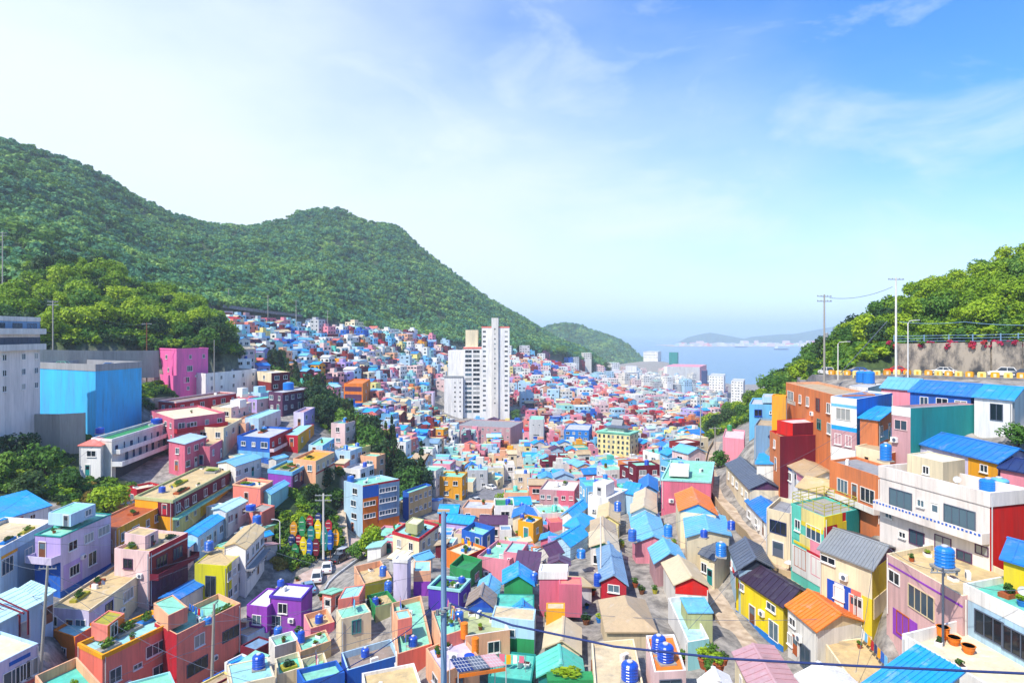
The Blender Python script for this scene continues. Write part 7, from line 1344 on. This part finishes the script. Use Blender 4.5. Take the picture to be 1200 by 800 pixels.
# ------------------------------------------------------------------ vehicles
CARM = {}
def car(loc, rz, c, label, suv=False, name='parked_car', group='parked cars'):
    L_, W_, H_ = (4.4, 1.8, 1.68) if suv else (4.4, 1.76, 1.42); key = (c, suv)
    if key not in CARM:
        lo = [(-2.2, .28), (-2.22, .6), (-2.1, .86 if not suv else .95), (-1.5, .92 if not suv else 1.0), (1.0, .92 if not suv else 1.0), (1.9, .78 if not suv else .9), (2.2, .6), (2.2, .28)]; b = MB(); n = len(lo)
        for y0, y1, k0, k1 in ((-.88, -.7, .97, 1), (-.7, .7, 1, 1), (.7, .88, 1, .97)):
            vs = [(x * k0, y0, z) for x, z in lo] + [(x * k1, y1, z) for x, z in lo]; b.add(vs, [(i, (i + 1) % n, n + (i + 1) % n, n + i) for i in range(n)]); 
        b.add([(x * .97, -.88, z) for x, z in lo], [tuple(range(n))]); b.add([(x * .97, .88, z) for x, z in lo], [tuple(range(n))])
        rx = (-1.95, -1.5, .25, .95) if suv else (-1.55, -.85, .3, 1.05); zr = H_; y = .74; yt = .6; zb = .9 if not suv else .98
        g = MB(); P = [(rx[0], -y, zb), (rx[3], -y, zb), (rx[3], y, zb), (rx[0], y, zb), (rx[1], -yt, zr - .06), (rx[2], -yt, zr - .06), (rx[2], yt, zr - .06), (rx[1], yt, zr - .06)]; g.add(P, [(0, 1, 5, 4), (1, 2, 6, 5), (2, 3, 7, 6), (3, 0, 4, 7), (4, 5, 6, 7)]); rf = MB(); rf.slab([(rx[1] - .06, -yt - .04, zr), (rx[2] + .08, -yt - .04, zr), (rx[2] + .08, yt + .04, zr), (rx[1] - .06, yt + .04, zr)], .09)
        for x0, x1 in ((rx[0], rx[1]), ((rx[1] + rx[2]) / 2, (rx[1] + rx[2]) / 2), (rx[3], rx[2])):
            for s_ in (-1, 1): rf.tube([(x0, s_ * (y + .01), zb), (x1, s_ * (yt + .02), zr - .03)], .045, 5)
        wt, wr = MB(), MB(); wt.lathe([(.2, -.1), (.32, -.1), (.33, 0), (.32, .1), (.2, .1)], 14); wr.lathe([(.2, -.105), (.2, .105)], 10); me1, me2 = wt.mesh('tyre', mat('rubber', 'plain')), wr.mesh('rim', mat('palegrey', 'plain'))
        for me_ in (me1, me2): me_.transform(Matrix.Rotation(R(90), 4, 'X'))
        h_ = MB(); h_.box(-.04, .03, -.16, .16, -.07, .07); CARM[key] = (b.mesh('body', mat(c, 'car')), g.mesh('glazing', mat('glassdark', 'gloss')), rf.mesh('cabin_roof', mat(c, 'car')), me1, me2, h_.mesh('headlight', mat('white', 'gloss')), h_.mesh('tail_light', mat('crimson', 'gloss')))
    M_ = CARM[key]; t = thing(name, label, 'car', loc, rz, group); link(M_[0], 'body', t); link(M_[1], 'glazing', t); link(M_[2], 'cabin_roof', t)
    for x in (-1.35, 1.35):
        for y in (-.8, .8): w = link(M_[3], 'tyre', None, (0, 0, 0)); w.name = 'wheel'; w.parent = t; w.location = (x, y, .33); link(M_[4], 'rim', w)
    for y in (-.58, .58): link(M_[5], 'headlight', t, (2.2, y, .66)); link(M_[6], 'tail_light', t, (-2.2, y, .7))
    return t
def road_pos(line, px, off):
    L_ = offset_line(RLINE[line], off); i = min(range(len(L_)), key=lambda i: abs(CX + F * L_[i].x / L_[i].y - px)); d = L_[min(i + 1, len(L_) - 1)] - L_[max(i - 1, 0)]; return L_[i] + Vector((0, 0, .01)), math.atan2(d.y, d.x)
for px, off, c, lb, suv, flip in [(1172,1.8,'white','white estate car beside the retaining wall near the right edge',True,0),(1118,1.8,'white','white saloon parked under the retaining wall, middle of the road',False,0),(1062,1.8,'red','red car below the wall end beside the tallest white pole',False,0),(1198,1.8,'slate','dark car leaving the frame behind the white estate car',False,0),(1008,1.2,'cobalt','blue car on the hill road behind the paired blue tanks',False,0),(970,.8,'white','white van-like car at the bend of the hill road',True,0)]:
    p, a = road_pos('hill_road', px, off); car(p, a, c, lb, suv)
for px, off, c, lb, suv, da in [(372,-1.6,'white','white hatchback nearest the car park wall',True,.5),(382,-1.2,'white','white car behind the hatchback in the car park',False,.5),(398,-1.0,'black','black car in the village car park',False,-.1),(407,-.2,'palegrey','silver car behind the black one in the car park',True,-.1),(362,-1.8,'bluegrey','dark blue-grey car at the lower end of the car park',False,.5)]:
    p, a = road_pos('car_park', px, off); car(p, a + da, c, lb, suv)
for px, off, c, lb in [(558,3,'palegrey','silver car parked on the grey square'),(571,-3,'cobalt','small blue car on the grey square'),(580,3.5,'white','white car at the far end of the grey square')]:
    p, a = road_pos('plaza', px, off); car(p, a + .9, c, lb)
for px, py, c, lb, a, suv in [(76,427,'mint','pale green van on the roof of the blue parking building',.1,True),(128,427,'blue','blue car on the roof of the blue parking building',.3,False),(140,426.5,'white','white car on the roof of the blue parking building',.3,False)]:
    zz = K['bluebox']['zr']; D = 160 if px < 100 else 158; p = Vector(((px - CX) / F * D, D, zz)); car(p, a, c, lb, suv)
# ------------------------------------------------------------------ odds and ends
def railing():
    s = K['mural']; P = inset(s['poly'], .15); o = s['root'].location; m = MB(); z = s['z'] - o.z
    ring = [Vector((p.x - o.x, p.y - o.y, z)) for p in P] ; ring.append(ring[0])
    for i in range(4):
        a, b = ring[i], ring[i + 1]; n = max(2, int((b - a).length / 1.5))
        for j in range(n): p = a.lerp(b, j / n); m.tube([p, p + Vector((0, 0, 1.3))], .045, 5)
        for dz in (.5, .9, 1.3): m.tube([a + Vector((0, 0, dz)), b + Vector((0, 0, dz))], .04, 5)
    m.build('railing', mat('olive', 'plain'), s['root'])
railing()
def diamond():
    s = K['diamond']; fc = s['faces']['ab']; o = s['root'].location; z = s['z'] - 1.9 - o.z; m = MB(); c = fc.pt(.55, 0, .03) - o; d = Vector((fc.d.x, fc.d.y, 0)) * .8; n = Vector((fc.n.x, fc.n.y, 0)) * .05; c.z = z; up = Vector((0, 0, .9)); q_ = [c - d, c - up, c + d, c + up]; m.add(q_ + [p + n for p in q_], [(3, 2, 1, 0), (4, 5, 6, 7)] + [(i, (i + 1) % 4, 4 + (i + 1) % 4, 4 + i) for i in range(4)]); m.build('diamond_sign', mat('navy'), s['root'])
diamond()
def pavilion():
    s = K['hanok']; P = s['poly']; root = s['root']; o = root.location; c = sum(P, Vector((0, 0))) / 4; u, v = (P[2] - P[1]) , (P[0] - P[1]); z = s['z'] - o.z
    Q = [Vector((c.x - o.x, c.y - o.y)) + ((p - c) * .5) for p in P]; m = MB(); m.prism(Q, z - .4, z + 1.8); m.build('pavilion_wall', mat('offwhite'), root); m = MB(); cz = Vector((c.x - o.x, c.y - o.y)); E = [cz + (p - c) * .74 for p in P]; I = [cz + (p - c) * .34 for p in P]; ax = v if v.length > u.length else u; rd = ax.normalized() * ax.length * .17
    E3 = [Vector((p.x, p.y, z + 2.2)) for p in E]; I3 = [Vector((p.x, p.y, z + 3.3)) for p in I]; r0, r1 = Vector((cz.x, cz.y, z + 6.2)) + Vector((rd.x, rd.y, 0)), Vector((cz.x, cz.y, z + 6.2)) - Vector((rd.x, rd.y, 0)); vs = E3 + I3 + [r0, r1]
    fs = [(i, (i + 1) % 4, 4 + (i + 1) % 4, 4 + i) for i in range(4)]; dots = [(I3[i] - (r0 + r1) / 2).dot(r0 - r1) for i in range(4)]; near = [8 if d > 0 else 9 for d in dots]
    for i in range(4):
        j = (i + 1) % 4; fs.append((4 + i, 4 + j, near[i]) if near[i] == near[j] else (4 + i, 4 + j, near[j], near[i]))
    fs.append((3, 2, 1, 0)); m.add(vs, fs); m.build('pavilion_roof', mat('slate', 'metal'), root); m = MB(); m.tube([r0 + Vector((0, 0, .1)), r1 + Vector((0, 0, .1))], .35, 8); m.build('ridge', mat('darkslate', 'plain'), root)
    pe = MB()
    Eo = [Vector((c.x - o.x, c.y - o.y)) + (p - c) * 1.08 for p in P]; pe.slab([Vector((p.x, p.y, z + .25)) for p in Eo], .3); pe.build('eave', mat('mint'), root)
pavilion()
def pergola():
    t = thing('pergola', 'dark red wooden pergola beams between the pale cyan roofs', 'pergola', unp(12, 716, 72)); o = t.location
    for a, b in (((-6, 698), (33, 716)), ((-6, 704), (28, 718.5)), ((-8, 710), (23, 721))):
        m = MB(); p, q_ = unp(*a, 73) - o, unp(*b, 71) - o; m.tube([p, q_], .11, 4); m.build('beam', mat('maroon'), t)
    for x, y in ((33, 716), (23, 721)): m = MB(); p = unp(x, y, 71) - o; m.tube([p, p - Vector((0, 0, 2.6))], .1, 6); m.build('post', mat('maroon'), t)
pergola()
for px, py in ((925, 663), (938, 672), (951, 681)):
    p = at(px, py + 9); t = thing('parasol', unique_label('small pink topped parasol beside the lane', px, py), 'parasol', p, 0, 'pink parasols along the lane'); m = MB(); m.tube([(0, 0, -.5), (0, 0, 1.5)], .05); m.build('pole', mat('brown', 'plain'), t); m = MB(); m.lathe([(.6, 1.3), (.62, 1.34), (.4, 1.55), (.05, 1.68)], 14); m.build('canopy', mat('palepink', 'plain'), t)
def harbour():
    m = MB(); q_ = random.Random(4); cs = ['white', 'offwhite', 'palegrey', 'coral', 'paleblue', 'palepink']
    for _ in range(170):
        px = q_.uniform(792, 960); D = q_.uniform(5300, 5900); w, h_ = q_.uniform(12, 60), q_.uniform(8, 30) if q_.random() < .9 else 45; x = (px - CX) / F * D; m.box(x - w / 2, x + w / 2, D, D + 30, SEA - 1, SEA + h_, q_.randrange(len(cs)))
    kind(m.build('distant_harbour_buildings', [mat(c, 'plain') for c in cs]), 'stuff', 'white harbour town along the far shore of the bay')
    l = MB(); l.box((790 - CX) / F * 5300, (985 - CX) / F * 5300, 5290, 5990, SEA - 3, SEA + 3); kind(l.build('shore', mat('tan', 'plain')), 'structure', 'far shore quay')
harbour()
def ship(px, D, label):
    x = (px - CX) / F * D; t = thing('ship', label, 'ship', (x, D, SEA)); m = MB(); m.prism([Vector((-45, -7)), Vector((35, -7)), Vector((52, 0)), Vector((35, 7)), Vector((-45, 7))], -2, 9); m.build('hull', mat('navy', 'plain'), t); m = MB(); m.box(-40, -20, -6, 6, 9.01, 26); m.build('bridge_house', mat('white', 'plain'), t)
ship(915, 4300, 'dark ship moored in the bay before the right headland'); ship(868, 5000, 'ship lying off the far harbour town')
def pavers():
    s = K['bigpink']; fc = s['faces']['ab']; o = s['root'].location; z = s['z'] - 4.35 + .8; n = 30
    m = MB()
    for i in range(n):
        u0, u1 = (i + .15) / n, (i + .7) / n; a, b = fc.pt(u0, z - .28, .905) - o, fc.pt(u1, z - .28, .905) - o; nn = Vector((fc.n.x, fc.n.y, 0)) * .02; up = Vector((0, 0, .22 if i % 2 else .16)); m.add([a, b, b + up, a + up, a + nn, b + nn, b + up + nn, a + up + nn], [(4, 5, 6, 7), (0, 1, 5, 4), (2, 3, 7, 6)])
    m.build('balcony_pattern', mat('cobalt', 'plain'), s['root'])
pavers()
